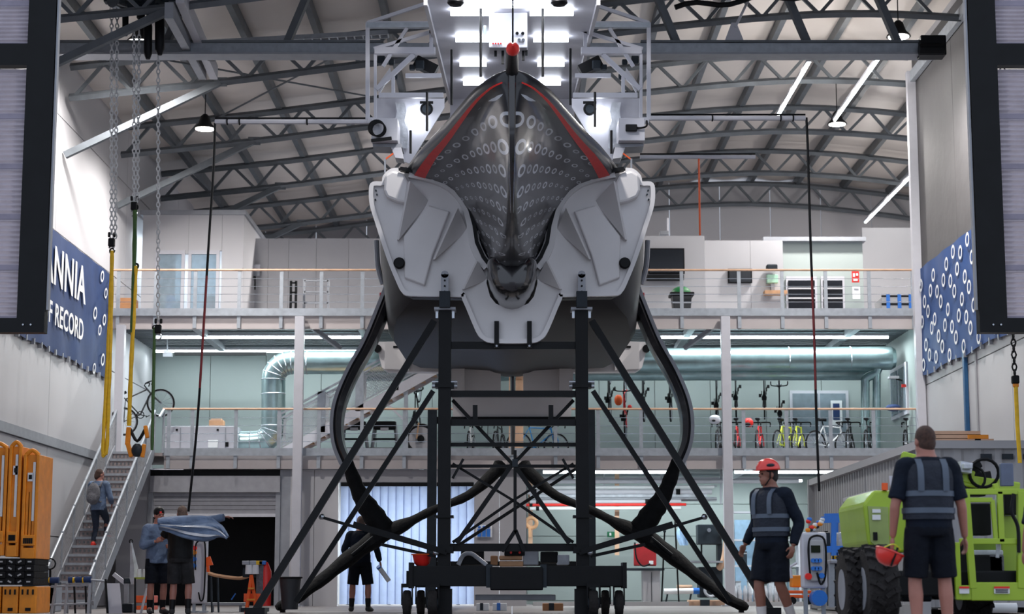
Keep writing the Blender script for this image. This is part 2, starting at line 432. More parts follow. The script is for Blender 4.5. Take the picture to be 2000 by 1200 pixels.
# ------------------------------------------------ mezzanine floors
def mezz(idx, z, lab, x0=XL, x1=XR):
    t = thing('mezzanine_floor', lab, 'mezzanine', (0, DM, z - .4), 'mezzanine floors')
    MB().bb(x0, x1, DM, DM + .12, z - .37, z - .02).build('fascia', 'fascia', t)
    MB().bb(x0, x1, DM + .12, 50.2, z - .1, z).build('deck', 'steelgrey', t)
    mm = MB()
    for i in range(24):
        y = DM + .2 + i * .25; mm.bb(x0, x1, y, y + .12, z - .22, z - .1)
    tag(mm.build('deck_ribs', 'truss', t), kind='stuff')
    for i in range(5):
        x = x0 + 2 + i * 4; MB().bb(x - .08, x + .08, DM + .12, 50, z - .37, z - .1).build('joist', 'steelgrey', t)
    return t
Z1 = 3.6; Z2 = 6.97
mezz(1, Z1, 'lower mezzanine floor with pale fascia above the shutter door and workshop', -8.3)
mezz(2, Z2, 'upper mezzanine floor with pale fascia in front of the white offices')
def railing(z, x0, x1, lab, posts):
    t = thing('railing', lab, 'railing', ((x0 + x1) / 2, DM - .06, z - .35), 'mezzanine railings')
    MB().tube([(x0, DM - .06, z + 1.06), (x1, DM - .06, z + 1.06)], .026, 8).build('handrail', 'timber', t, True)
    MB().bb(x0, x1, DM - .09, DM - .07, z - .06, z + .12).build('toe_board', 'galv', t)
    for x in posts: MB().bar((x, DM - .045, z - .36), (x, DM - .045, z + 1.05), .085, .03, up=(0, 1, 0)).build('post', 'galv', t)
    for i in range(4): MB().cyl((x0, DM - .045, z + .28 + .19 * i), (x1, DM - .045, z + .28 + .19 * i), .007, n=5).build('wire', 'chrome', t)
    return t
pp = lambda xs, y: [PX(x, y, DM) for x in xs]
r1 = railing(Z1, -8.35, XR - .05, 'lower mezzanine railing with pale handrail in front of the bicycles', pp([330, 376, 461, 545, 623, 707, 790, 873, 1000, 1085, 1168, 1252, 1336, 1452, 1536, 1622, 1706, 1792], 850))
railing(Z2, XL, XR - .05, 'upper mezzanine railing with thin wires in front of the offices', pp([232, 305, 382, 468, 550, 628, 708, 800, 900, 1000, 1100, 1190, 1331, 1443, 1527, 1612, 1697, 1782], 570))
for x, lab in ((583, 'white square steel column at the left, carrying both mezzanines'), (1419, 'white square steel column at the right, carrying both mezzanines')):
    t = thing('steel_column', lab, 'column', (PX(x, 900, DM), DM - .2, 0), 'mezzanine columns')
    X = PX(x, 900, DM); MB().bb(X - .11, X + .11, DM - .3, DM - .1, 0, Z2 - .1).build('shaft', 'white', t, bevel=.01)
    MB().bb(X - .2, X + .2, DM - .36, DM - .08, 0, .025).build('base_plate', 'galv', t)
    MB().bar((X + (.9 if x < 1000 else -.9), DM + .7, Z2 - .75), (X, DM, Z2 - .15), .1, .1).build('knee_brace', 'steelgrey', t)
X = PX(237, 720, DM)
tag(MB().bb(X - .1, X + .1, DM - .25, DM - .05, Z1, Z2 - .3).build('steel_column', 'white'), 'short white column at the far left above the stair landing', 'column', 'mezzanine columns')
# strip lights under the mezzanines; the deep rows are added to brighten the back walls
for (a, b, d, z, e, lab) in [(300, 705, 46.2, Z2 - .33, 110, 'long lit tube lamp under the upper mezzanine at the left'), (1290, 1735, 46.2, Z2 - .33, 120, 'long lit tube lamp under the upper mezzanine at the right'), (300, 900, 49.0, Z2 - .33, 45, 'tube lamp row added deep under the upper mezzanine to brighten the left wall'), (1050, 1735, 49.0, Z2 - .33, 50, 'tube lamp row added deep under the upper mezzanine to brighten the right wall'),
        (1060, 1320, 45.5, Z1 - .36, 85, 'lit tube lamp under the lower mezzanine left of the right column'), (1430, 1640, 45.5, Z1 - .36, 85, 'lit tube lamp under the lower mezzanine behind the red helmet'),
        (1060, 1560, 49.2, Z1 - .36, 50, 'tube lamp row added deep in the workshop to brighten its back wall'), (700, 900, 47.4, Z1 - .4, 260, 'lit tube lamp in the room behind the plastic strip curtain')]:
    x0 = PX(a, 660, d); x1 = PX(b, 660, d)
    t = thing('tube_lamp', lab, 'lamp', ((x0 + x1) / 2, d, z), 'tube lamps under the mezzanines')
    MB().bb(x0, x1, d - .06, d + .06, z, z + .06).build('housing', 'white', t)
    MB().tube([(x0, d, z - .03), (x1, d, z - .03)], .035, 8).build('tube', 'tubelight', t)
    area('tube_light', ((x0 + x1) / 2, d, z - .09), (0, 0, 0), x1 - x0, .1, e, (.88, .98, 1), t)
# ---- first floor back wall
w1 = sroot('wall_first_floor', (0, 50.2, Z1))
MB().bb(XL, XR, 50.3, 50.45, Z1, Z2 - .1).build('backing', 'wallgrey', w1)
for i in range(13):
    x0 = XL + i * 1.5; MB().bb(x0 + .008, x0 + 1.492, 50.22, 50.3, Z1, Z2 - .12).build('panel', 'wallgreen', w1)
MB().bb(PX(1545, 800, 50), PX(1660, 800, 50), 50.16, 50.22, Z1 + .2, PZ(1600, 762, 50)).build('window_frame', 'white', w1)
MB().bb(PX(1550, 800, 50), PX(1600, 800, 50), 50.13, 50.16, Z1 + .9, PZ(1600, 768, 50)).build('pane', 'glassblue', w1)
MB().bb(PX(1604, 800, 50), PX(1654, 800, 50), 50.13, 50.16, Z1 + .9, PZ(1600, 768, 50)).build('pane', 'glassblue', w1)
MB().bb(PX(1624, 800, 50), PX(1646, 800, 50), 50.09, 50.13, PZ(1, 830, 50), PZ(1, 782, 50)).build('notice', 'paper', w1)
MB().bb(PX(1628, 800, 50), PX(1641, 800, 50), 50.08, 50.09, PZ(1, 820, 50), PZ(1, 788, 50)).build('notice_print', 'navyblue', w1)
# side wall windows under the right end
MB().bb(XR - .05, XR, 46.2, 48.2, Z1 + 1.1, Z1 + 2.4).build('window_frame', 'white', wr)
MB().bb(XR - .07, XR - .05, 46.35, 47.1, Z1 + 1.2, Z1 + 2.3).build('pane', 'glassblue', wr)
MB().bb(XR - .07, XR - .05, 47.3, 48.05, Z1 + 1.2, Z1 + 2.3).build('pane', 'glassblue', wr)
# ---- ground floor front wall
wg = sroot('wall_ground_floor', (0, DM + .2, 0))
def gw(a, b, y0, y1, mm, d0=DM + .15, d1=DM + .3, nm='panel'):
    MB().bb(PX(a, 1050, d0), PX(b, 1050, d0), d0, d1, max(0, PZ(1, y1, d0)), PZ(1, y0, d0)).build(nm, mm, wg)
zt = 918
gw(228, 290, zt, 1190, 'wallgrey'); gw(545, 566, zt, 1190, 'steelgrey', nm='door_post'); gw(566, 612, zt, 1190, 'wallwhite'); gw(613, 660, zt, 1190, 'wallwhite')
gw(660, 926, zt, 942, 'wallgrey'); gw(926, 975, zt, 1190, 'wallgrey'); gw(976, 1028, zt, 1190, 'wallgrey'); 
gw(290, 545, 930, 962, 'shutter', DM + .05, DM + .35, 'shutter_box'); gw(287, 297, 962, 1190, 'steelgrey', DM + .1, DM + .3, 'guide_rail'); gw(537, 546, 962, 1190, 'steelgrey', DM + .1, DM + .3, 'guide_rail')
gw(290, 545, 918, 931, 'black', nm='gap')
for i in range(5): gw(296, 538, 963 + i * 8.4, 963 + i * 8.4 + 7.6, 'shutter', DM + .17, DM + .21, 'shutter_slat')
gw(296, 538, 1004, 1010, 'white', DM + .15, DM + .23, 'bottom_bar')
x0 = XL; x1 = PX(1024, 1050, 50)
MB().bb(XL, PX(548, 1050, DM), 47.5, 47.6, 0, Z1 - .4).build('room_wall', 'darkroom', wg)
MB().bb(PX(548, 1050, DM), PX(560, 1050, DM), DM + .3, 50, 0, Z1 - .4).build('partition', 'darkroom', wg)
MB().bb(PX(620, 1050, DM), PX(1000, 1050, DM), 49.5, 49.6, 0, Z1 - .4).build('room_wall', 'wallwhite', wg)
MB().bb(PX(1018, 1050, DM), PX(1028, 1050, DM), DM + .3, 50, 0, Z1 - .4).build('partition', 'wallwhite', wg)
MB().bb(PX(1018, 1050, DM), XR, 50.3, 50.4, 0, Z1 - .4).build('workshop_wall', 'wallgreen', wg)
for i in range(4): MB().bb(PX(1030, 1050, 50), XR, 50.26, 50.3, .1 + i * .85, .1 + i * .85 + .83).build('panel', 'wallgreen', wg)
# PVC strip curtain
sc = thing('strip_curtain', 'pale blue hanging plastic strip curtain filling the wide workshop doorway', 'curtain', (PX(793, 1050, DM), DM + .2, 0))
n = 17; a = PX(663, 1050, DM); b = PX(925, 1050, DM)
MB().bb(a, b, DM + .16, DM + .24, PZ(1, 948, DM) - .02, PZ(1, 942, DM)).build('rail', 'black', sc)
for i in range(n):
    xa = a + (b - a) * i / n; w = (b - a) / n * 1.12; zz = PZ(1, 947, DM)
    MB().grid(lambda u, v: (xa + w * u, DM + .18 + .045 * math.sin(PI * u) + (.03 if i % 2 else 0), .04 + (zz - .04) * v), 4, 2).build('strip', 'strip', sc, True)
# ================================================= UPPER OFFICES
def pbox(mb, x0, x1, y0, y1, d, th, dy=0):
    """box whose front face spans the given photo pixels at distance d"""
    a = P(x0, (y0 + y1) / 2, d); b = P(x1, (y0 + y1) / 2, d)
    return mb.bb(a.x, b.x, d + dy, d + dy + th, PZ(1000, y1, d), PZ(1000, y0, d))
def pb(x0, x1, y0, y1, d, th, name, m, parent=None, bevel=0, dy=0):
    return pbox(MB(), x0, x1, y0, y1, d, th, dy).build(name, m, parent, bevel=bevel)
of = thing('office_cabin', 'tall white panelled office cabin with window on the upper left mezzanine', 'cabin', (PX(375, 600, 47), 47, Z2))
zt = PZ(375, 420, 47)
for a, b in ((276, 303), (432, 474)): 
    MB().bb(PX(a, 550, 47), PX(b, 550, 47), 47, 47.1, Z2, zt).build('panel', 'wallwhite', of)
MB().bb(PX(303.4, 550, 47), PX(366, 550, 47), 47, 47.1, PZ(1, 496, 47), zt).build('panel', 'wallwhite', of)
MB().bb(PX(366.4, 550, 47), PX(431.6, 550, 47), 47, 47.1, PZ(1, 490, 47), zt).build('panel', 'wallwhite', of)
xr = PX(474, 550, 47)
MB().bb(xr - .1, xr, 47.1, 52, Z2, zt).build('side_panel', 'wallwhite', of)
MB().bb(PX(270, 550, 47), xr + .05, 46.95, 52, zt, zt + .12).build('roof_edge', 'steelgrey', of)
MB().bb(PX(300, 550, 47), xr, 50, 50.1, Z2, zt).build('inner_wall', 'wallwhite', of)
for a, b in ((303, 360), (367, 428)):
    w = PX(a, 550, 47), PX(b, 550, 47); z0 = Z2 + .05; z1 = PZ(1, 497, 47)
    f = MB().bb(w[0], w[0] + .08, 46.96, 47.04, z0, z1).bb(w[1] - .08, w[1], 46.96, 47.04, z0, z1).bb(w[0], w[1], 46.96, 47.04, z1, z1 + .1).bb(w[0], w[1], 46.96, 47.04, z0, z0 + .08).build('window_frame', 'white', of)
    MB().bb(w[0] + .08, w[1] - .08, 46.99, 47.01, z0 + .08, z1).build('pane', 'glassblue', f)
area('office_light', (PX(370, 500, 48.5), 48.5, zt - .3), (0, 0, 0), 1.5, .6, 60, (.85, .95, 1), of)
MB().bb(PX(330, 500, 48.5), PX(420, 500, 48.5), 48.3, 48.6, zt - .22, zt - .15).build('ceiling_lamp', 'tubelight', of)
# little left recess wall
w2 = sroot('wall_upper_rooms', (0, 49.5, Z2))
def uw(x0, x1, y0, d, mm, nm='panel', y1=None):
    MB().bb(PX(x0, 540, d), PX(x1, 540, d), d, d + .12, Z2 if y1 is None else PZ(1, y1, d), PZ(1, y0, d)).build(nm, mm, w2)
for a, b in ((216, 246), (246.4, 274)): uw(a, b, 290, 49.5, 'wallgreen')
for a, b in ((474, 523), (523.5, 563), (563.5, 617), (617.5, 680), (680.5, 760)): uw(a, b, 466, 49.2, 'wallwhite')
for a, b in ((760, 900), (900, 1100), (1100, 1240)): uw(a, b, 466, 49.2, 'wallwhite')
uw(1240, 1377, 461, 48.0, 'wallwhite'); uw(1377.5, 1466, 470, 48.6, 'wallwhite'); uw(1466.5, 1530, 470, 48.6, 'wallwhite'); uw(1530, 1686, 472, 49.4, 'wallgreen')
uw(1686, 1960, 445, 53, 'wallwhite')
MB().bb(PX(1490, 465, 49.3), PX(1690, 465, 49.3), 49.2, 49.6, PZ(1, 472, 49.3), PZ(1, 464, 49.3)).build('roof_edge', 'steelgrey', w2)
# doors / dark windows at the right of the upper floor
for (a, b, lab) in ((1536, 1596, 1), (1604, 1650, 2)):
    d = struct(sroot('window_%d' % lab, (PX((a + b) / 2, 570, 49.3), 49.3, Z2)))
    pb(a, b, 540, 612, 49.3, .06, 'window_frame', 'white', d); pb(a + 4, b - 4, 548, 604, 49.26, .04, 'pane', 'screen', d)
    for y in (562, 581): pb(a + 4, b - 4, y, y + 3, 49.22, .04, 'glazing_bar', 'wallwhite', d)
# wall mounted things upstairs
t = thing('wall_screen', 'large black flat screen on the white wall above the green-lidded bin', 'screen', P(1302, 535, 47.9)); pb(1268, 1335, 487, 533, 47.9, .06, 'panel', 'screen', t, .01); pb(1266, 1337, 485, 535, 47.93, .06, 'bezel', 'black', t)
pb(1264, 1336, 537, 546, 47.7, .28, 'shelf', 'black', t)
t = thing('wall_monitor', 'small black monitor on the white wall between bin and printer', 'screen', P(1445, 553, 48.5)); pb(1424, 1467, 527, 551, 48.5, .05, 'panel', 'screen', t, .01); pb(1422, 1469, 525, 553, 48.53, .05, 'bezel', 'black', t)
t = thing('wall_dispenser', 'pale green dispenser and tray on the upper wall beside the dark windows', 'dispenser', P(1508, 575, 48.4))
pb(1498, 1520, 536, 553, 48.4, .15, 'body', mat('mint', (170, 214, 190), 0.5), t, .02); pb(1498, 1519, 516, 527, 48.3, .25, 'top_unit', 'machine', t, .03); pb(1506, 1513, 553, 568, 48.45, .1, 'neck', 'steelgrey', t); pb(1494, 1538, 567, 574, 48.2, .35, 'tray', 'wood', t)
t = thing('wheelie_bin', 'black bin with green domed lid standing on the upper mezzanine', 'bin', P(1331, 606, 45.8))
c = P(1331, 606, 45.8); zz = Z2
MB().loft([[(c.x + sx * w, c.y + sy * w, zz + h) for sx, sy in ((-1, -1), (1, -1), (1, 1), (-1, 1))] for w, h in ((.2, 0), (.2, .1), (.235, .5), (.25, .62))]).build('body', 'binblack', t, bevel=.03)
MB().bb(c.x - .3, c.x + .3, c.y - .3, c.y + .3, zz + .6, zz + .68).build('rim', 'black', t, bevel=.02)
MB().sph((c.x, c.y, zz + .68), (.25, .25, .18), 16, 8).build('lid', 'bingreen', t, True)
for z in (.18, .4): MB().bb(c.x - .235, c.x + .235, c.y - .24, c.y - .2, zz + z, zz + z + .03).build('rib', 'steelgrey', t)
t = thing('wall_sign', 'red and white safety sign at the right end of the upper wall', 'sign', P(1671, 552, 48.8)); pb(1664, 1678, 530, 552, 48.8, .02, 'plate', 'red', t)
for q in ((1666, 1670, 534, 541), (1672, 1676, 534, 539), (1667, 1675, 544, 549)): pb(*q, 48.78, .02, 'symbol', 'paper', t)
t = thing('wall_notice', 'white paper notice below the red safety sign', 'notice', P(1672, 583, 48.8)); pb(1665, 1680, 560, 584, 48.8, .02, 'sheet', 'paper', t); pb(1668, 1677, 564, 566, 48.79, .01, 'heading', 'steelgrey', t)
t = thing('storage_crate', 'grey storage crate with blue corner posts at the right end of the upper mezzanine', 'crate', P(1770, 606, 46))
a = P(1722, 606, 46); b = P(1783, 606, 46)
MB().bb(a.x, b.x, 46, 46.9, Z2 + .03, Z2 + .62).build('body', 'container', t, bevel=.02)
for x in (a.x + .12, a.x + .4, b.x - .1): MB().bb(x, x + .09, 45.97, 46, Z2, Z2 + .7).build('corner_post', 'blue', t)
for z in (.2, .42, .62): MB().bb(a.x, b.x, 45.98, 46, Z2 + z, Z2 + z + .05).build('band', 'black', t)
t = thing('junction_box', 'white wall box with dangling black cables beside the upper left office', 'junction box', P(494, 560, 48.9))
pb(482, 508, 517, 527, 48.9, .14, 'cover', 'white', t, .01); pb(484, 507, 527, 540, 48.95, .12, 'body', 'steelgrey', t, .01)
MB().tube(smoothpath([P(490, 538, 48.9), P(480, 552, 48.8), P(468, 548, 48.8), P(461, 538, 48.8)]), .014, 6).tube(smoothpath([P(496, 540, 48.9), P(488, 558, 48.8), P(474, 556, 48.8)]), .014, 6).cyl(P(498, 540, 48.9), P(498, 566, 48.9), .02, n=6).build('cable', 'black', t, True)
def gymrack(x0, x1, y0, y1, d, lab, rungs, mm):
    t = thing('equipment_rack', lab, 'rack', P((x0 + x1) / 2, y1, d), 'racks on the upper mezzanine')
    a = PX(x0, 580, d); b = PX(x1, 580, d); z1 = PZ(1, y0, d)
    for x in (a, b): MB().bar((x, d, Z2), (x, d, z1), .06, .05).build('upright', mm, t); MB().bar((x, d - .3, Z2 + .03), (x, d + .3, Z2 + .03), .06, .05).build('foot', 'black', t)
    for i in range(rungs): z = Z2 + .25 + (z1 - Z2 - .3) * i / max(1, rungs - 1); MB().bar((a, d, z), (b, d, z), .05, .04).build('rung', mm, t)
    return t
gymrack(568, 578, 549, 612, 46, 'narrow dark ladder frame with yellow cap on the upper mezzanine', 4, 'blacksteel')
gymrack(594, 641, 545, 612, 46.4, 'wide grey dumbbell rack on the upper mezzanine behind the railing', 4, 'steelgrey')
t = thing('cardboard_box', 'orange cardboard box on the upper mezzanine by the left banner', 'box', P(236, 610, 45.5)); pb(234, 262, 582, 612, 45.5, .5, 'carton', 'cardboard', t, .01); pb(226, 232, 580, 586, 45.45, .3, 'tape', 'red', t)
t = thing('cardboard_box', 'tall brown carton inside the upper left office window', 'box', P(312, 612, 47.6)); pb(306, 318, 566, 612, 47.6, .4, 'carton', 'cardboard', t, .01); pb(306, 318, 588, 590, 47.58, .02, 'tape', 'wood', t)
t = thing('plastic_crate', 'blue and white plastic crate inside the upper left office window', 'crate', P(338, 612, 47.6)); pb(324, 336, 578, 612, 47.6, .4, 'body', 'blue', t, .01); pb(336, 354, 586, 612, 47.6, .4, 'front', 'glassblue', t, .01)
t = thing('wall_camera', 'grey dome antenna unit standing on top of the right office roof', 'antenna', P(1302, 461, 48.2)); MB().cyl(P(1303, 461, 48.2), P(1303, 426, 48.2), .035).build('mast', 'white', t); MB().box(P(1297, 456, 48.2), (.25, .15, .12)).build('base', 'steelgrey', t, bevel=.02)
t = thing('desk_lamp', 'bright plaster-white model shape inside the office window', 'lamp', P(411, 612, 48))
MB().sph(P(411, 595, 48), (.2, .15, .25), 12, 8).build('body', 'black', t, True); MB().sph(P(414, 598, 47.8), (.07, .05, .06), 10, 6).build('button', 'red', t, True)
t['label'] = 'dark round helmet with red spot on the sill of the office window'; t['category'] = 'helmet'; t.name = 'dark_helmet'

# ================================================= FIRST FLOOR
# air handling unit
t = thing('air_handling_unit', 'white boxy air handling unit behind the lower railing at the left', 'air unit', P(395, 890, 46))
pb(322, 462, 833, 890, 46, .9, 'casing', 'white', t, .01)
for x in (352, 440): pb(x - 1, x + 1, 836, 888, 45.98, .02, 'joint', 'steelgrey', t)
pb(406, 425, 860, 875, 45.93, .05, 'controller', 'paper', t, .01); pb(440, 446, 864, 873, 45.96, .04, 'switch', 'black', t)
for x in (345, 425): pb(x - 2, x + 2, 838, 842, 45.96, .04, 'latch', 'black', t)
t = thing('timber_block', 'brown timber offcut lying on top of the air handling unit', 'timber', P(422, 833, 46.3)); pb(408, 436, 821, 833, 46.3, .3, 'block', 'wood', t, .01); pb(412, 432, 818, 822, 46.3, .2, 'batten', 'timber', t)
# ventilation duct: unit -> elbow -> up -> elbow -> along the ceiling
dd = 46.6
dt = thing('ventilation_duct', 'shiny galvanised spiral duct rising from the air unit and running under the upper floor', 'duct', P(520, 870, dd))
zc = PZ(1, 708, dd); R = .3
pth = [P(464, 866, dd), P(490, 866, dd)] + [P(498 + 36 * math.sin(a), 832 + 34 * math.cos(a), dd) for a in [i * PI / 10 for i in range(1, 6)]] + [P(534, 770, dd), P(534, 742, dd)]
pth += [P(570 - 36 * math.cos(a), 742 - 34 * math.sin(a), dd) for a in [i * PI / 10 for i in range(1, 6)]] + [P(600, 708, dd), P(740, 708, dd)]
MB().tube(pth, R, 20).build('elbow_run', 'duct', dt, True)
for i in (1, 2, 3, 4, 5, 6, 7, 8, 9, 10, 11, 12, 13, 14):
    MB().torus(pth[i], pth[min(i + 1, len(pth) - 1)] - pth[i - 1], R, .014, 20, 4).build('seam_ring', 'galv', dt)
MB().tube([P(740, 708, dd), P(1740, 700, dd)], R, 20).build('straight_run', 'duct', dt, True)
for i in range(9): MB().torus(P(700 + 120 * i, 708 - i, dd), (1, 0, 0), R, .014, 20, 4).build('seam_ring', 'galv', dt)
MB().lathe([(R, 0), (R * .8, .1), (0.02, .14)], P(1740, 700, dd), (1, 0, 0), 20).build('end_cap', 'duct', dt, True)
MB().tube(smoothpath([P(1716, 706, dd), P(1712, 728, dd), P(1692, 740, dd), P(1690, 760, dd), P(1690, 880, dd)], 4), .11, 12).build('branch', 'duct', dt, True)
MB().tube([P(1712, 720, dd), P(1712, 880, dd)], .1, 12).build('branch', 'duct', dt, True)
MB().tube([P(700, 730, 47.6), P(1700, 728, 47.6)], .2, 14).build('second_pipe', 'duct', dt, True)
t = thing('duct_light', 'small white flood lamp bracket below the left end of the upper floor', 'lamp', P(327, 690, 47)); pb(320, 335, 684, 690, 47, .1, 'head', 'white', t, .01); pb(318, 336, 690, 697, 47, .1, 'bracket', 'steelgrey', t); MB().bar(P(327, 690, 47.05), P(327, 660, 47.05), .03).build('drop_rod', 'steelgrey', t)
tag(MB().bb(PX(340, 690, 46.9), PX(520, 690, 46.9), 46.9, 47, PZ(1, 694, 46.9), PZ(1, 688, 46.9)).build('cable_duct', 'black'), 'black cable channel under the upper floor at the left', 'cable duct')
# inner stair up to the second floor
st = thing('inner_staircase', 'grey steel staircase with mesh sides rising right to the upper mezzanine', 'staircase', (PX(600, 880, 45.8), 45.8, Z1))
A = P(540, 893, 45.6); B = P(850, 722, 45.6)
A2 = A + V((0, .9, 0)); B2 = B + V((0, .9, 0))
for a, b in ((A, B), (A2, B2)): MB().bar(a, b, .05, .24).build('stringer', 'white', st)
for i in range(14):
    u = (i + .5) / 14; c = A.lerp(B, u); MB().bb(c.x - .14, c.x + .14, 45.62, 46.48, c.z - .02, c.z + .02).build('tread', 'wood', st)
for off in (0, .9):
    o = V((0, off, 0)); up = V((0, 0, 1.0))
    MB().bar(A + o + up, B + o + up, .05, .05).build('handrail', 'galv', st); MB().bar(A + o + V((0, 0, .9)), B + o + V((0, 0, .9)), .03, .03).build('top_bar', 'galv', st)
    MB().bar(A + o + V((0, 0, .2)), B + o + V((0, 0, .2)), .03, .03).build('bottom_bar', 'galv', st)
    for u in (.02, .28, .52, .76, .98):
        c = A.lerp(B, u) + o; MB().bar(c, c + up, .2 if u in (.28, .52) else .07, .05, up=(0, 1, 0)).build('post', 'galv', st)
    mm = MB()
    L = (B - A)
    for i in range(60):
        for sgn in (1, -1):
            u0 = i / 60; u1 = u0 + sgn * .7 / L.length; t0, t1 = 0, 1
            if u1 > 1: t1 = (1 - u0) / (u1 - u0); 
            if u1 < 0: t1 = u0 / (u0 - u1)
            p = A.lerp(B, u0) + V((0, 0, .2)) + o; q = A.lerp(B, u0 + (u1 - u0) * t1) + V((0, 0, .2 + .7 * t1)) + o
            if (q - p).length > .05: mm.bar(p, q, .009, .009)
    tag(mm.build('mesh_infill', 'galv', st), kind='stuff')
MB().bar(P(793, 885, 45.7), P(793, 752, 45.7), .1, .1).build('support_post', 'galv', st)
MB().bar(P(757, 790, 45.7), P(790, 822, 45.7), .05, .05).build('support_brace', 'white', st)
# bicycles
def make_bike():
    t = thing('bicycle', 'x', 'bicycle')
    for x in (-.5, .5):
        w = MB().torus((x, 0, .34), (0, 1, 0), .325, .022, 28, 6).build('wheel', 'rubber', t, True)
        MB().torus((x, 0, .34), (0, 1, 0), .298, .012, 24, 4).build('rim', 'steelgrey', w)
        sp = MB()
        for i in range(12): a = i * PI / 6; sp.bar((x, 0, .34), (x + .295 * math.cos(a), 0, .34 + .295 * math.sin(a)), .005)
        sp.cyl((x, -.04, .34), (x, .04, .34), .025, n=8); sp.build('spokes', 'chrome', w)
    f = MB()
    bb_ = V((-.08, 0, .3)); hs = V((.36, 0, .78)); hl = V((.39, 0, .66)); ss = V((-.22, 0, .8)); rd = V((-.5, 0, .34))
    f.tube([bb_, hl], .02, 8).tube([ss, hs], .018, 8).tube([bb_, ss], .017, 8).tube([hs + V((-.01, 0, .04)), hl], .022, 8)
    for s in (-.04, .04): f.tube([bb_ + V((0, s * .5, 0)), rd + V((0, s, 0))], .011, 6).tube([ss, rd + V((0, s, 0))], .01, 6)
    f.build('frame', 'bikeblack', t, True)
    MB().tube([hl, V((.44, .05, .5)), V((.5, .05, .34))], .014, 6).tube([hl, V((.44, -.05, .5)), V((.5, -.05, .34))], .014, 6).build('fork', 'bikeblack', t, True)
    MB().tube([hs, V((.34, 0, .9)), V((.4, 0, .93))], .016, 6).tube(smoothpath([V((.46, -.22, .83)), V((.52, -.22, .9)), V((.42, -.2, .93)), V((.4, 0, .93)), V((.42, .2, .93)), V((.52, .22, .9)), V((.46, .22, .83))], 4), .016, 6).build('handlebar', 'black', t, True)
    MB().tube([ss, ss + V((-.04, 0, .14))], .014, 6).build('seat_post', 'black', t)
    MB().loft([[V((-.39 + .27 * u, y * w, .955 + z)) for y, z in ((-1, 0), (-.6, .03), (.6, .03), (1, 0), (.4, -.04), (-.4, -.04))] for u, w in ((0, .06), (.3, .07), (.6, .03), (1, .018))]).build('saddle', 'black', t, True)
    c = MB().torus((-.08, -.05, .3), (0, 1, 0), .085, .012, 16, 5).bar((-.08, -.07, .3), (.04, -.07, .2), .02).bar((-.08, .07, .3), (-.2, .07, .4), .02).box((.05, -.11, .19), (.09, .07, .02)).box((-.21, .11, .41), (.09, .07, .02))
    c.build('crank', 'black', t)
    return t
bike0 = make_bike(); used = [False]
def bike(loc, rot, label, col, group):
    if used[0]: o = copy_tree(bike0)
    else: o = bike0; used[0] = True
    o.location = loc; o.rotation_euler = rot; o['label'] = label; o['group'] = group
    BK.append((o, col)); return o
BK = []
dk = 46.4
for (px, ang, col, lab) in [(1405, 78, None, 'black bicycle with white helmet on its bars, parked left of the right column'), (1440, 80, 'bikered', 'red bicycle parked just right of the right column'),
        (1484, 76, 'bikered', 'red bicycle with red bag parked second right of the column'), (1535, 60, 'bikeyellow', 'yellow bicycle parked fourth from the right'),
        (1560, 70, 'bikeyellow', 'bright yellow-green bicycle standing left of the drop cable'), (1622, 35, 'bikewhite', 'white bicycle turned sideways right of the drop cable'),
        (1660, 74, None, 'dark bicycle parked second from the right end of the row'), (1697, 72, None, 'black bicycle at the right end of the parked row before the pipes'),
        (1775, 70, None, 'black bicycle alone at the far right near the side wall')]:
    p = P(px, 890, dk); bike((p.x, dk, Z1 + .0), (0, 0, math.radians(ang)), lab, col, 'parked bicycles on the lower mezzanine')
for (px, ang, col, lab) in [(1050, 20, 'bikeblue', 'bright blue bicycle seen between the cradle beams'), (975, 80, None, 'dark bicycle seen left between the cradle beams'), (920, 85, 'bikewhite', 'white bicycle seen beside the left cradle column'), (1085, 86, 'bikeblue', 'blue bicycle seen end-on beside the right cradle column')]:
    p = P(px, 890, 46.8); bike((p.x, 46.8, Z1), (0, 0, math.radians(ang)), lab, col, 'parked bicycles on the lower mezzanine')
hn = ['first', 'second', 'third', 'fourth', 'fifth', 'sixth', 'seventh', 'eighth', 'ninth']
for i, (px, py, col) in enumerate([(820, 800, None), (1192, 765, None), (1222, 800, 'bikered'), (1258, 765, None), (1310, 765, None), (1400, 775, None), (1437, 760, None), (1492, 760, None), (1522, 790, None)]):
    p = P(px, py, 49.7)
    bike((p.x + .6, 49.7, p.z), (0, -PI / 2, math.radians(84)), f'bicycle hung upright on the first-floor wall, {hn[i]} from left among hung ones', col, 'bicycles hung on the wall')
    b = BK[-1][0]; b.rotation_euler = (PI / 2 - .05, PI / 2 * .98, math.radians(90)); b.location = (p.x, 49.3, p.z - .55)
    b.rotation_euler = Euler((0, -PI / 2, math.radians(82))); b.location = (p.x + .02, 49.9 - .1, p.z)
t = thing('cycle_bag', 'red and orange saddle bag hanging on the bike wall', 'bag', P(1208, 782, 49)); MB().sph(P(1208, 782, 49), (.11, .09, .15), 12, 8).build('pouch', 'orangebright', t, True); MB().sph(P(1230, 796, 49), (.06, .05, .07), 10, 6).build('tail', 'red', t, True)
t = thing('cycle_helmet', 'white cycle helmet on the handlebars left of the right column', 'helmet', P(1396, 822, 46)); MB().sph(P(1396, 820, 46), (.15, .12, .12), 14, 8).build('shell', 'white', t, True); MB().sph(P(1394, 822, 45.9), (.05, .03, .03), 8, 6).build('vent', 'black', t, True)
t = thing('cycle_helmet', 'red cycle helmet hanging on the red bicycle right of the column', 'helmet', P(1462, 826, 46)); MB().sph(P(1462, 826, 46), (.12, .12, .12), 14, 8).build('shell', 'red', t, True); MB().sph(P(1460, 830, 45.9), (.08, .06, .06), 8, 6).build('lining', 'black', t, True)
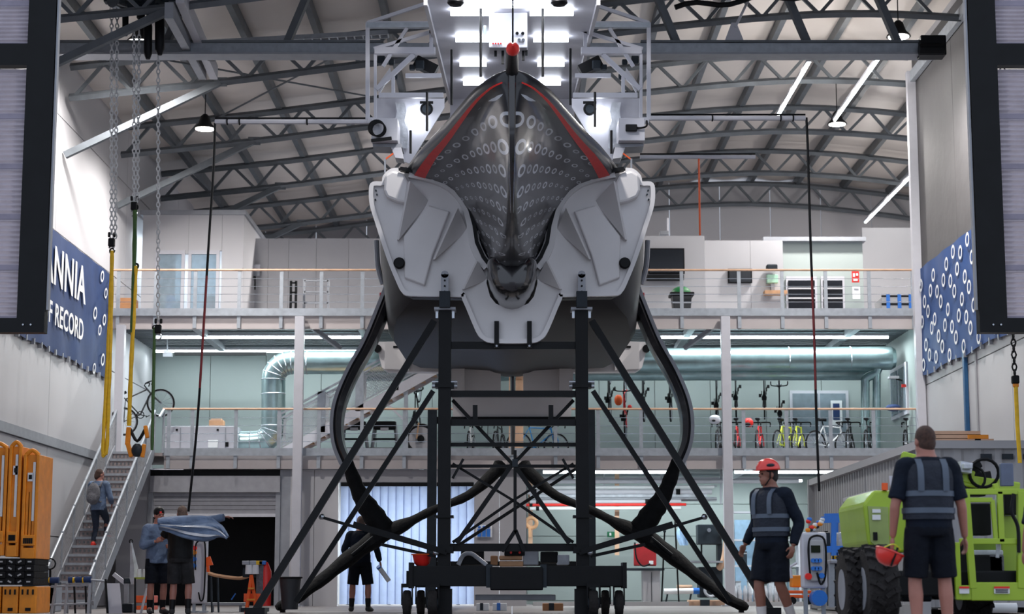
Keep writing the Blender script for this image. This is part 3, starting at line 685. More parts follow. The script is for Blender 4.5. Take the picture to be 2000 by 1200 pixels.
t = thing('blue_helmet', 'dark blue cap lying on the rail at the far right', 'cap', P(1745, 802, 46)); MB().sph(P(1745, 797, 46), (.2, .15, .09), 14, 8).build('crown', 'navyblue', t, True); MB().sph(P(1756, 799, 45.9), (.12, .1, .03), 12, 6).build('brim', 'black', t, True)
# treadmills and fan
def treadmill(px, lab):
    c = P(px, 890, 46.2); t = thing('treadmill', lab, 'treadmill', (c.x, c.y, Z1), 'treadmills on the lower mezzanine')
    MB().bb(c.x - .35, c.x + .35, 45.6, 47.2, Z1 + .05, Z1 + .22).build('deck', 'black', t, bevel=.03)
    for s in (-.3, .3): MB().bar((c.x + s * 1.1, 46.9, Z1 + .2), (c.x + s * .8, 46.8, Z1 + .95), .07, .06).build('upright', 'steelgrey', t)
    MB().box((c.x, 46.75, Z1 + .85), (.56, .2, .22)).build('console', 'black', t, bevel=.04); MB().box((c.x, 46.64, Z1 + .75), (.2, .02, .08)).build('display', 'white', t)
    MB().bar((c.x - .28, 46.6, Z1 + .5), (c.x + .28, 46.6, Z1 + .5), .05).build('cross_bar', 'blacksteel', t)
treadmill(688, 'black treadmill at the left behind the curved foil arm'); treadmill(748, 'black treadmill on the lower mezzanine left of the big wheel')
t = thing('rower_fan', 'large dark flywheel rowing machine behind the left cradle strut', 'exercise machine', P(820, 890, 46.2))
c = P(822, 858, 46.2); MB().torus(c, (0, 1, 0), .34, .05, 28, 8).build('wheel_guard', 'black', t, True); MB().cyl(c - V((0, .03, 0)), c + V((0, .03, 0)), .32, n=24).build('disc', 'wallgrey', t); MB().cyl(c - V((0, .08, 0)), c + V((0, .08, 0)), .09).build('hub', 'black', t); MB().bar(c + V((-.25, 0, -.35)), c + V((.35, 0, -.35)), .08, .06).build('foot', 'black', t)
MB().tube([c + V((-.05, -.1, .4)), c + V((-.1, -.1, 0))], .02, 6).build('belt', 'wood', t)
# emergency exit sign, camera on right side wall
t = thing('wall_flood_lamp', 'small white flood lamp sticking out from the right side wall', 'lamp', P(1745, 738, 46)); MB().box(P(1745, 738, 46), (.25, .2, .06)).build('head', 'white', t, bevel=.01); MB().bar(P(1750, 740, 46), P(1762, 744, 46), .04).build('arm', 'black', t); MB().box(P(1765, 754, 46.2), (.1, .08, .07)).build('alarm', 'red', t)
for o, col in BK:
    if col: recolor(o, 'bikeblack', col)

# ================================================= HANGAR DOORS (foreground)
def hdoor(sgn, lab):
    t = thing('hangar_door', lab, 'door', (sgn * 7.6, 24, 3.7), 'hangar doors')
    xi = 6.06; xo = 9.3; z0 = 3.71; fw = .36
    X = lambda a, b: (sgn * a, sgn * b) if sgn > 0 else (sgn * b, sgn * a)
    def bx(a, b, zz0, zz1, nm, mm, d0=24, d1=24.12):
        q = X(a, b); return MB().bb(q[0], q[1], d0, d1, zz0, zz1).build(nm, mm, t)
    bx(xi, xi + fw, z0, 9.6, 'stile', 'blacksteel', 23.97, 24.15); bx(xo - fw, xo, z0, 9.6, 'stile', 'blacksteel', 23.97, 24.15)
    bx(xi + fw, xo - fw, z0, z0 + .19, 'bottom_rail', 'blacksteel', 23.97, 24.15); bx(xi + fw, xo - fw, 9.3, 9.6, 'top_rail', 'blacksteel', 23.97, 24.15)
    zm = PZ(40, 128, 24); zn = PZ(40, 86, 24)
    bx(xi + fw, xo - fw, zm, zn, 'middle_rail', 'blacksteel', 23.97, 24.15)
    bx(xi - .035, xi - .01, z0 + .3, 9.6, 'edge_strip', 'steelgrey', 24.0, 24.1)
    for (a, b, n) in ((z0 + .19, zm, 5), (zn, 9.3, 3)):
        for i in range(n):
            h = (b - a) / n; q = X(xi + fw, xo - fw)
            k = 8; mm = MB(); 
            mm.grid(lambda u, v: (q[0] + (q[1] - q[0]) * u, 24.06 + .012 * math.sin(2 * PI * 9 * v), a + h * i + .035 + (h - .07) * v), 1, 72)
            mm.build('pane', 'poly', t, True)
            bx(xi + fw, xo - fw, a + h * i - .035, a + h * i + .035, 'glazing_bar', mat('bar', (132, 126, 142), 0.5), 24.05, 24.08)
    for x in (.12, .22): MB().cyl((sgn * (xi + x + .05), 23.95, z0 + .1), (sgn * (xi + x + .05), 23.98, z0 + .1), .012, n=8).build('bolt', 'chrome', t)
hdoor(-1, 'black framed hangar door with ribbed translucent panes at the left edge'); hdoor(1, 'black framed hangar door with ribbed translucent panes at the right edge')

# ================================================= BANNERS
def ring3(mb, c, ex, ez, a, b, w, n=18, nrm=V((1, 0, 0)), rot=0.0):
    c = V(c); o = len(mb.v); cs, sn = math.cos(rot), math.sin(rot)
    for k in range(n):
        t = 2 * PI * k / n
        for s in (1, 1 - w):
            x = a * s * math.cos(t); z = b * s * math.sin(t); mb.v.append(c + ex * (x * cs - z * sn) + ez * (x * sn + z * cs))
    for k in range(n):
        i = o + 2 * k; j = o + 2 * ((k + 1) % n); mb.f.append((i, i + 1, j + 1, j))
ey = V((0, 1, 0)); ez = V((0, 0, 1))
def text_mesh(s, size, name):
    cu = bpy.data.curves.new(name, 'FONT'); cu.body = s; cu.size = size; cu.offset = size * .018; cu.extrude = .002; cu.align_x = 'RIGHT'; cu.resolution_u = 3
    cu.space_character = 1.06
    o = bpy.data.objects.new(name, cu); C.objects.link(o); bpy.context.view_layer.update()
    me = bpy.data.meshes.new_from_object(o.evaluated_get(bpy.context.evaluated_depsgraph_get())); bpy.data.objects.remove(o); return me
bl = thing('banner', 'dark blue banner with white lettering hung on the left wall', 'banner', (XL + .04, 40, 5.3), 'wall banners')
xb = XL + .03
MB().grid(lambda u, v: (xb + .03 + .02 * math.sin(u * 40 + v * 3) * (1 - v * .6), 34.5 + 9.6 * u, 5.32 + .03 * math.sin(u * 23) + (2.52 - .03 * math.sin(u * 23)) * v), 90, 10).build('cloth', 'navyblue', bl, True)
for s, size, yr, zb in (('BRITANNIA', 1.14, 41.35, 6.72), ('OF RECORD', .64, 41.3, 5.88)):
    me = text_mesh(s, size, 'letter'); bm = bmesh.new(); bm.from_mesh(me); bmesh.ops.remove_doubles(bm, verts=bm.verts, dist=1e-5)
    todo = set(bm.verts); isl = []
    while todo:
        st_ = [todo.pop()]; cur = []
        while st_:
            v = st_.pop(); cur.append(v)
            for e in v.link_edges:
                w = e.other_vert(v)
                if w in todo: todo.discard(w); st_.append(w)
        isl.append(cur)
    for cur in isl:
        ix = {v: k for k, v in enumerate(cur)}; q = MB(); q.v = [V((xb + .065 + v.co.z, yr + v.co.x, zb + v.co.y)) for v in cur]
        q.f = [tuple(ix[v] for v in f.verts) for f in {f for v in cur for f in v.link_faces}]; q.build('letter', 'paper', bl)
    bm.free()
for (px, py, a) in [(192, 540, .13), (199, 573, .12), (196, 625, .13), (187, 645, .12), (178, 612, .14), (193, 703, .14), (176, 720, .12), (206, 600, .1)]:
    lo, hi = 30., 50.
    for it in range(40):
        md = (lo + hi) / 2
        if P(px, py, md).x > XL: lo = md
        else: hi = md
    p = P(px, py, lo); mm = MB(); ring3(mm, (xb + .066, p.y, p.z), ey, ez, a * 1.4, a, .35, rot=.5); mm.build('ring', 'paper', bl)
for i in range(16): MB().bb(XL + .01, XL + .09, 34.7 + i * .6, 34.76 + i * .6, 5.26, 5.38).build('tie', 'steelgrey', bl)
br = thing('banner', 'blue banner printed all over with white rings on the right wall', 'banner', (XR - .05, 40, 5.4), 'wall banners')
xb2 = XR - .04
MB().grid(lambda u, v: (xb2 - .03 - .015 * math.sin(u * 40 + v * 3), 34 + 10.25 * u, 5.42 + .03 * math.sin(u * 19) + (2.58 - .03 * math.sin(u * 19)) * v), 80, 8).build('cloth', mat('bannerblue', (28, 66, 124), 0.7, var=.12, scale=1.2), br, True)
for i in range(16):
    for j in range(5):
        y = 34.4 + i * .66 + (.0 if j % 2 else .33); z = 5.72 + j * .5 + ((i * 7 + j * 3) % 5 - 2) * .03 + (.12 if i % 2 else -.1)
        if y < 44.0 and z < 7.85: mm = MB(); ring3(mm, (xb2 - .066, y, z), ey, ez, .17, .155, .38, rot=-.35); mm.build('ring', 'paper', br)
for i in range(14): MB().bb(XR - .09, XR - .01, 34.3 + i * .72, 34.36 + i * .72, 5.36, 5.5).build('tie', 'steelgrey', br)

# ================================================= LEFT STAIRCASE
SA = V((-9.42, 38.4, 0)); SB = V((-9.42, 44.35, Z1)); SW = .92
ls = thing('staircase', 'grey perforated steel staircase climbing along the left wall to the lower mezzanine', 'staircase', (-8.96, 38.4, 0))
NS = 19
for i in range(NS):
    u = (i + 1) / NS; c = SA.lerp(SB, u)
    tr = MB().bb(SA.x + .02, SA.x + SW - .02, c.y - .32, c.y, c.z - .04, c.z)
    o = tr.build('tread', 'tread', ls)
    MB().bb(SA.x + .02, SA.x + SW - .02, c.y - .33, c.y - .31, c.z - .05, c.z + .005).build('nosing', 'galv', o)
    MB().bb(SA.x + .03, SA.x + SW - .03, c.y - .3, c.y - .29, c.z - .19, c.z - .05).build('riser', 'tread', o)
    rm = MB()
    for k in range(9): rm.box((SA.x + .1 + k * .09, c.y - .31, c.z - .11), (.035, .012, .05))
    tag(rm.build('riser_holes', 'truss', o), kind='stuff')
for k, x in enumerate((SA.x, SA.x + SW)):
    a = V((x, SA.y, 0)); b = V((x, SB.y, SB.z))
    MB().bar(a + V((0, 0, .05)), b + V((0, 0, .05)), .04, .28).build('stringer', 'steelgrey', ls)
    MB().tube(smoothpath([a + V((0, -.05, .35)), a + V((0, -.1, .8)), a + V((0, .1, 1.0)), b + V((0, 0, 1.0))], 5), .03, 8).build('handrail', 'galv', ls, True)
    for i in range(7): c = a.lerp(b, i / 6); MB().bar(c, c + V((0, 0, 1)), .05, .04).build('post', 'galv', ls)
    mm = MB(); L = b - a
    for i in range(85):
        p = a.lerp(b, (i + .5) / 85); mm.bar(p + V((0, 0, .18)), p + V((0, 0, .95)), .004, .03)
    for i in range(9):
        h = V((0, 0, .2 + .09 * i)); mm.bar(a + h, b + h, .004, .022)
    tag(mm.build('mesh_infill', 'meshgrey', ls), kind='stuff')
MB().bb(SA.x, -8.3, DM - .25, DM + 3, Z1 - .08, Z1).build('landing', 'tread', ls)
MB().bar((-8.3, DM - .15, Z1), (-8.3, DM - .15, Z1 + 1.05), .05).bar((-8.3, DM - .15, Z1 + 1.03), (-8.3, DM - .7, Z1 + .8), .05).build('newel', 'galv', ls)
# ================================================= RACING YACHT
ya = thing('racing_yacht', 'dark grey racing yacht hull with red sheer stripe and white ring print, bow towards viewer', 'boat', (0, 33, 0))
DK = 7.15
HB = [(24.0, .06), (24.03, .14), (24.08, .2), (24.15, .26), (24.25, .32), (24.38, .38), (24.55, .45), (24.75, .52), (25.0, .595), (25.3, .675), (25.6, .75), (26.1, .875), (26.6, 1.0), (27.2, 1.16), (27.9, 1.36), (28.7, 1.55), (29.5, 1.72), (31, 2.08), (32.5, 2.33), (34, 2.43), (38, 2.42), (42.5, 2.2)]
KZ = [(24.0, 6.25), (24.12, 6.05), (24.5, 5.8), (25, 5.65), (25.6, 5.55), (26.6, 5.42), (27.9, 5.33), (28.7, 5.28), (29.5, 5.18), (31, 4.95), (34, 4.72), (38, 4.85), (42.5, 5.2)]
# normalised half sections (x / half beam, height between keel and deck)
SF = [(.0, 1.10), (.45, 1.085), (.8, 1.055), (.955, 1.02), (1.0, .985), (.985, .945), (.94, .915), (.88, .895), (.76, .87), (.64, .835), (.55, .78), (.47, .69), (.40, .59), (.345, .48), (.30, .37), (.262, .29), (.225, .22), (.20, .12), (.15, .04), (.07, .005), (0, 0)]
SM = [(.0, 1.06), (.45, 1.05), (.8, 1.04), (.93, 1.01), (.985, .96), (1.0, .88), (1.0, .78), (.995, .68), (.985, .58), (.975, .5), (.965, .38), (.95, .26), (.93, .14), (.89, .075), (.62, .06), (.45, .06), (.30, .05), (.22, .045), (.16, .02), (.08, .005), (0, 0)]
NP = len(SF)
def station(d):
    b = interp(HB, d); k = interp(KZ, d); w = min(1, max(0, (d - 29.6) / 2.2)); w = w * w * (3 - 2 * w)
    g = min(1, max(0, (29.5 - d) / 5.5))          # towards the bow the forefoot turns to a plain V
    pts = []
    for (x0, z0), (x1, z1) in zip(SF, SM):
        x = x0 * (1 - w) + x1 * w; z = z0 * (1 - w) + z1 * w
        if g > 0 and z < .86:
            vx = .84 * max(0, z / .86) ** .75; x = x * (1 - .55 * g) + vx * .55 * g * (.8)
        pts.append(V((x * b, d, k + (DK - k) * z)))
    return pts
ds = [24.0, 24.03, 24.08, 24.15, 24.25, 24.38, 24.55, 24.75, 25, 25.3, 25.6, 26.1, 26.6, 27.2, 27.9, 28.3, 28.7, 29.1, 29.5, 30, 30.6, 31.2, 32, 33, 34, 36, 38, 40, 42.5]
sts = [station(d) for d in ds]
hullm = bpy.data.meshes.new('hull')
vs = []; fs = []; uvs = []
for d, s in zip(ds, sts):
    full = s + [V((-p.x, p.y, p.z)) for p in s[-2:0:-1]]
    vs += full
n = 2 * NP - 2
arc = []
for s in sts:
    L = [0]
    for a, b in zip(s, s[1:]): L.append(L[-1] + (b - a).length)
    arc.append(L)
for i in range(len(ds) - 1):
    for j in range(n): fs.append((i * n + j, i * n + (j + 1) % n, (i + 1) * n + (j + 1) % n, (i + 1) * n + j))
fs.append(tuple(range(n - 1, -1, -1))); fs.append(tuple((len(ds) - 1) * n + j for j in range(n)))
off = V(ya.location)
hullm.from_pydata([tuple(p - off) for p in vs], [], fs)
uvl = hullm.uv_layers.new(name='ringmap'); uvk = hullm.uv_layers.new(name='keelmap')
for pol in hullm.polygons:
    for li, vi in zip(pol.loop_indices, pol.vertices):
        i, j = divmod(vi, n)
        jj = j if j < NP else n - j
        base = arc[i][4]; tot = arc[i][-1]
        uvl.data[li].uv = ((arc[i][jj] - base), ds[i] - 24); uvk.data[li].uv = (tot - arc[i][jj], 0)
bmm = bmesh.new(); bmm.from_mesh(hullm); bmesh.ops.recalc_face_normals(bmm, faces=bmm.faces); bmm.to_mesh(hullm); bmm.free()
hullm.polygons.foreach_set('use_smooth', [True] * len(hullm.polygons)); hullm.set_sharp_from_angle(angle=math.radians(50))
# hull paint: dark clear-coated grey with printed rings
def hullpaint():
    m = bpy.data.materials.new('hull_paint'); m.use_nodes = True; nt = m.node_tree; b = nt.nodes['Principled BSDF']
    N = nt.nodes.new; Lk = nt.links.new
    def math_(op, a, b_=None):
        x = N('ShaderNodeMath'); x.operation = op
        for i, q in enumerate((a, b_)):
            if q is None: continue
            if isinstance(q, (int, float)): x.inputs[i].default_value = q
            else: Lk(q, x.inputs[i])
        return x.outputs[0]
    uv = N('ShaderNodeUVMap'); uv.uv_map = 'ringmap'; sp = N('ShaderNodeSeparateXYZ'); Lk(uv.outputs[0], sp.inputs[0])
    s, d = sp.outputs[0], sp.outputs[1]
    U = math_('MULTIPLY', s, math_('ADD', 2.5, math_('MULTIPLY', d, .5))); row = math_('FLOOR', U); fu = math_('SUBTRACT', math_('FRACT', U), .5)
    Vv = math_('ADD', math_('MULTIPLY', d, math_('ADD', 1.35, math_('MULTIPLY', d, .12))), math_('MULTIPLY', row, .43)); fv = math_('SUBTRACT', math_('FRACT', Vv), .5)
    cellv = math_('FLOOR', Vv)
    cb = N('ShaderNodeCombineXYZ'); Lk(row, cb.inputs[0]); Lk(cellv, cb.inputs[1]); wn = N('ShaderNodeTexWhiteNoise'); Lk(cb.outputs[0], wn.inputs[0])
    size = math_('SUBTRACT', .34, math_('MULTIPLY', math_('MULTIPLY', d, .030), 1.0)); size = math_('MAXIMUM', size, .13)
    size = math_('MULTIPLY', size, math_('ADD', .8, math_('MULTIPLY', wn.outputs[0], .35)))
    r = math_('SQRT', math_('ADD', math_('POWER', math_('DIVIDE', fu, math_('MULTIPLY', size, .8)), 2), math_('POWER', math_('DIVIDE', fv, math_('MULTIPLY', size, 1.2)), 2)))
    e = math_('ABSOLUTE', math_('SUBTRACT', r, .8))
    ring = math_('LESS_THAN', e, .22)
    ok = math_('MULTIPLY', math_('GREATER_THAN', s, .24), math_('LESS_THAN', d, 5.45))
    uk = N('ShaderNodeUVMap'); uk.uv_map = 'keelmap'; sk = N('ShaderNodeSeparateXYZ'); Lk(uk.outputs[0], sk.inputs[0]); ok = math_('MULTIPLY', ok, math_('GREATER_THAN', sk.outputs[0], .1))
    ring = math_('MULTIPLY', ring, ok); ring = math_('MULTIPLY', ring, math_('ADD', .45, math_('MULTIPLY', wn.outputs[0], .5)))
    mx = N('ShaderNodeMix'); mx.data_type = 'RGBA'; Lk(ring, mx.inputs[0])
    tc = N('ShaderNodeTexCoord'); nz = N('ShaderNodeTexNoise'); nz.inputs['Scale'].default_value = 2; Lk(tc.outputs['Object'], nz.inputs['Vector'])
    cr = N('ShaderNodeValToRGB'); cr.color_ramp.elements[0].color = (*lin((24, 25, 30)), 1); cr.color_ramp.elements[1].color = (*lin((34, 34, 40)), 1); Lk(nz.outputs['Fac'], cr.inputs[0])
    Lk(cr.outputs[0], mx.inputs[6]); mx.inputs[7].default_value = (*lin((200, 204, 212)), 1)
    Lk(mx.outputs[2], b.inputs['Base Color']); aft = math_('GREATER_THAN', d, 5.6); Lk(math_('ADD', .34, math_('MULTIPLY', aft, .22)), b.inputs['Roughness']); Lk(math_('MULTIPLY', math_('SUBTRACT', 1.0, aft), .35), b.inputs['Coat Weight']); b.inputs['Specular IOR Level'].default_value = .35; b.inputs['Coat Roughness'].default_value = .06
    return m
M['hull'] = hullpaint()
defm('hulldark', (28, 28, 32), .22, var=.15, scale=2, coat=.6)
hullm.materials.append(M['hull'])
hull = bpy.data.objects.new('hull', hullm); C.objects.link(hull); hull.parent = ya
# red sheer stripe, a raised band just below the deck edge (down to the cradle)
for sg in (1, -1):
    mm = MB(); rings = []
    for d in [24.03, 24.08, 24.15, 24.25, 24.38, 24.55, 24.75, 25, 25.3, 25.6, 26.1, 26.6, 27.2, 27.9, 28.5, 29.0, 29.4]:
        s = station(d); w = .25 + .65 * (d - 24) / 5.4
        a = s[6].lerp(s[7], .1); b = s[6].lerp(s[8], min(1, .5 * w + .18))
        nrm = V((.55, -.3, -1)).normalized() * .012
        q = [a + nrm, b + nrm, b - nrm, a - nrm]
        rings.append([V((p.x * sg, p.y, p.z)) for p in q])
    mm.loft(rings).build('sheer_stripe', 'red', ya)
# stem band and bowsprit with red tip
MB().tube([(0, 23.96, 7.2), (0, 23.97, 6.6), (0, 24.0, 6.2), (0, 24.3, 5.85), (0, 25, 5.5)], [.055, .05, .045, .035, .02], 8).build('stem_band', 'hulldark', ya, True)
MB().tube([(0, 25.0, 7.22), (0, 23.6, 7.2), (0, 22.9, 7.17)], [.09, .085, .075], 14).build('bowsprit', 'blacksteel', ya, True)
MB().lathe([(.075, 0), (.088, -.03), (.08, -.1), (.05, -.17), (.015, -.24)], (0.01, 22.9, 7.17), (0, 1, .0), 14).build('bowsprit_tip', 'red', ya, True)
MB().cyl((0.01, 22.66, 7.2), (0.01, 25.0, 9.5), .012, n=6).build('forestay', 'black', ya)
# black shiny keel pod below the frame
MB().loft([[(.38 * w * math.cos(q), y, z1 + (z1 - z0) * (-abs(math.sin(q)) ** .8 if math.sin(q) < 0 else .25 * math.sin(q))) for q in [2 * PI * k / 24 for k in range(24)]] for y, w, z0, z1 in ((28.22, .2, 5.02, 5.2), (28.26, .6, 4.93, 5.3), (28.4, .88, 4.87, 5.4), (28.8, 1.0, 4.83, 5.48), (29.3, 1.06, 4.82, 5.52), (30.2, 1.08, 4.8, 5.5), (33, 1, 4.7, 5.3))]).build('keel_pod', 'hulldark', ya, True)
# foil arms + covered foils on both sides
for sg in (-1, 1):
    def Q(x, y, d=34.0):
        p = P(x, y, d); return V((p.x * (1 if sg < 0 else -1), p.y, p.z))
    arm = smoothpath([Q(772, 548, 33.6), Q(752, 600, 33.8), Q(722, 672), Q(690, 730), Q(667, 785), Q(660, 830), Q(664, 870), Q(678, 905)], 5)
    rings = []
    for i, p in enumerate(arm):
        tn = (arm[min(i + 1, len(arm) - 1)] - arm[max(i - 1, 0)]).normalized(); sx = V((-tn.z, 0, tn.x)).normalized()
        w = .115 - .03 * i / len(arm); rings.append([p + sx * w * a + V((0, b * .3, 0)) for a, b in ((-.9, -1), (0, -1.15), (.9, -1), (1, 0), (.9, 1), (-.9, 1), (-1, 0))])
    af = MB().loft(rings).build('foil_arm', 'hulldark', ya, True)
    band = []
    for i, p in enumerate(arm[2:], 2):
        tn = (arm[min(i + 1, len(arm) - 1)] - arm[max(i - 1, 0)]).normalized(); sx = V((-tn.z, 0, tn.x)).normalized()
        if sx.x * sg < 0: sx = -sx
        c = p + sx * .085; band.append([c + sx * .035 + V((0, -.34, 0)), c + sx * .05 + V((0, .1, 0)), c - sx * .03 + V((0, .1, 0)), c - sx * .03 + V((0, -.36, 0))])
    MB().loft(band).build('arm_edge', 'steelgrey', af, True)
    # quilted black covers over lower arm and foil
    lo = smoothpath([Q(676, 895), Q(692, 940), Q(708, 975), Q(728, 1005), Q(748, 1032), Q(752, 1045)], 4)
    r_ = [.09, .1, .115, .125, .13, .135, .14, .15, .165, .175, .185, .195, .2, .2, .2, .2, .2, .21, .2, .19, .18][:len(lo)]
    MB().tube(lo, [v * (1 + .07 * math.sin(i * 2.1)) for i, v in enumerate(r_)], 14, sx=1.3).build('arm_cover', 'blackcloth', ya, True)
    wing = smoothpath([Q(540, 1188, 33.5), Q(575, 1172, 33.6), Q(620, 1140, 33.8), Q(680, 1092), Q(735, 1052), Q(790, 1025), Q(850, 995, 34.2), Q(915, 968, 34.3), Q(965, 925, 34.4), Q(985, 905, 34.4)], 4)
    nw = len(wing); wr_ = []
    for i in range(nw):
        u = i / (nw - 1); wr_.append(interp([(0, .05), (.05, .10), (.2, .095), (.36, .14), (.45, .15), (.54, .12), (.6, .075), (.72, .07), (.85, .10), (.95, .14), (1, .06)], u) * (1 + .08 * math.sin(i * 1.7)))
    MB().tube(wing, wr_, 12, sx=2.4, up=(0, 0, 1)).build('foil_cover', 'blackcloth', ya, True)
    MB().tube(smoothpath([Q(688, 1085, 33.7), Q(730, 1050, 33.7)], 2), .035, 8).build('cover_seam', 'blacksteel', ya, True)
    MB().tube([Q(1000 - 1000 + 552, 1190, 33.5), Q(552, 1197, 33.5)], .05, 8).build('foil_prop', 'blacksteel', ya)
    MB().tube(smoothpath([Q(735, 470, 34), Q(738, 520, 34), Q(748, 555, 34)], 3), .05, 8).build('bilge_edge', 'steelgrey', ya, True)
    p = Q(745, 590, 34.5); MB().box(p, (.05, .3, .3)).build('red_mark', 'red', ya)
MB().tube([(0.02, 42.2, 5.2), (0.02, 42.2, 4.0), (.02, 42.2, 3.4)], [.16, .14, .1], 12, sx=.4).build('rudder', 'hulldark', ya, True)
MB().sph((0, 40.4, 5.35), (.42, .7, .28), 16, 8).build('rudder_bulge', 'hulldark', ya, True)

# ================================================= MOULDED BOW FRAME
fr = thing('bow_cradle_frame', 'pale grey moulded cradle frame wrapped around the yacht bow on black columns', 'cradle', (0, 29.5, 4.3))
FD = 29.35
hs = [p for p in station(29.5)]
inner_px = [(800, 338), (838, 346), (870, 358), (895, 378), (912, 405), (922, 440), (927, 475), (940, 505), (953, 522), (950, 552), (957, 578), (968, 592), (985, 599), (1000, 600)]
outer_px = [(1000, 667), (960, 666), (945, 660), (933, 645), (906, 582), (897, 576), (805, 574), (788, 568), (776, 545), (758, 500), (736, 432), (726, 398), (725, 368), (730, 359), (748, 358), (752, 345), (764, 334), (778, 332)]
def mir(p, sg): return V((p.x * sg, p.y, p.z))
for sg in (1, -1):
    inn = [mir(P(x, y, FD), sg) for x, y in inner_px]; out = [mir(P(x, y, FD), sg) for x, y in outer_px]
    # front plate as a strip between the outer and the inner outline
    from mathutils.geometry import tessellate_polygon
    poly = out + inn; n_ = len(poly)
    tri = tessellate_polygon([poly]); mm = MB(); o = 0
    mm.v = [p + V((0, .06, 0)) for p in poly] + [p + V((0, .42, 0)) for p in poly]
    for t_ in tri: mm.f.append(tuple(t_)); mm.f.append(tuple(i + n_ for i in t_))
    for i in range(n_): mm.f.append((i, (i + 1) % n_, n_ + (i + 1) % n_, n_ + i))
    mm.build('shell', 'gelcoat', fr)
    # raised rims
    def rim(pts, w, nm, m_, y=0.0, dep=.08):
        rr = []
        for i, p in enumerate(pts):
            tn = (pts[min(i + 1, len(pts) - 1)] - pts[max(i - 1, 0)]).normalized(); sx = V((-tn.z, 0, tn.x))
            rr.append([p + sx * w + V((0, y - dep, 0)), p + sx * w + V((0, y + dep, 0)), p - sx * w + V((0, y + dep, 0)), p - sx * w + V((0, y - dep, 0))])
        return MB().loft(rr).build(nm, m_, fr, True)
    rim([p + V((0, .02, 0)) for p in smoothpath(out, 3)], .035, 'rim', 'gelcoat', 0.02, .05)
    ctr = sum(inn, V()) / len(inn)
    rim([p + V((.0, .0, 0)) for p in smoothpath(inn[:9], 3)], .085, 'inner_rim', 'gelcoat', .0, .07)
    rim([mir(P(x, y, FD - .07), sg) for x, y in [(782, 331), (802, 334), (842, 343), (874, 355), (899, 376), (916, 404), (926, 440), (931, 474), (944, 503), (957, 520)]], .028, 'seal', 'black')
    rim([mir(P(x, y, FD - .02), sg) for x, y in [(748, 357), (752, 343), (764, 331), (780, 329)]], .02, 'seal', 'black', .2, .1)
    rim([mir(P(x, y, FD - .02), sg) for x, y in [(735, 432), (757, 500), (775, 545), (788, 569), (805, 577), (900, 579), (908, 584), (935, 648), (947, 663), (960, 669), (1000, 670)]], .014, 'seal', 'black', .25, .12)
    # stiffening fins and pocket wedges
    def fin(a, b, c, h, nm='fin'):
        A_, B_, C_ = [mir(P(*q, FD), sg) for q in (a, b, c)]
        hh = V((0, -h, 0)); bk = V((0, .08, 0))
        MB().add([A_ + bk, B_ + bk, C_ + bk, A_ + hh, B_ + hh * .25 , A_ + V((.03 * sg, -h, 0)), B_ + V((.03 * sg, -h * .25, 0))], [(0, 3, 4, 1), (3, 5, 6, 4), (5, 2, 6), (0, 2, 5, 3), (1, 4, 6, 2)]).build(nm, 'gelcoat', fr)
    fin((800, 362), (776, 470), (838, 392), .30); fin((892, 412), (846, 508), (912, 448), .26); fin((930, 514), (903, 566), (952, 545), .2)
    # upper shoulder boss and ear plate
    MB().loft([[mir(P(x, y, FD), sg) + V((0, dy, 0)) for x, y in [(752, 345), (768, 336), (790, 342), (800, 360), (794, 400), (775, 396), (756, 388), (750, 375)]] for dy in (.1, -.05, -.12)]).build('shoulder_boss', 'gelcoat', fr, bevel=.04)
    MB().loft([[mir(P(800 + (x - 800) * s_, 470 + (y - 470) * s_, FD), sg) + V((0, dy, 0)) for x, y in [(838, 400), (880, 412), (846, 500), (830, 560), (790, 545), (788, 462)]] for dy, s_ in ((.08, 1), (-.03, .97))]).build('pocket_floor', 'gelcoat', fr, bevel=.02)
    p = mir(P(780, 515, FD), sg); MB().cyl(p + V((0, .05, 0)), p + V((0, -.09, 0)), .082, .075, 18).build('black_plug', 'black', fr, True)
    MB().torus(p + V((0, -.05, 0)), (0, 1, 0), .08, .012, 18, 6).build('plug_ring', 'rubber', fr, True)
    for x, y in ((734, 372), (736, 380), (733, 390)): p = mir(P(x, y, FD), sg); MB().cyl(p + V((0, .04, 0)), p + V((0, -.01, 0)), .014, n=8).build('bolt_hole', 'machine', fr)
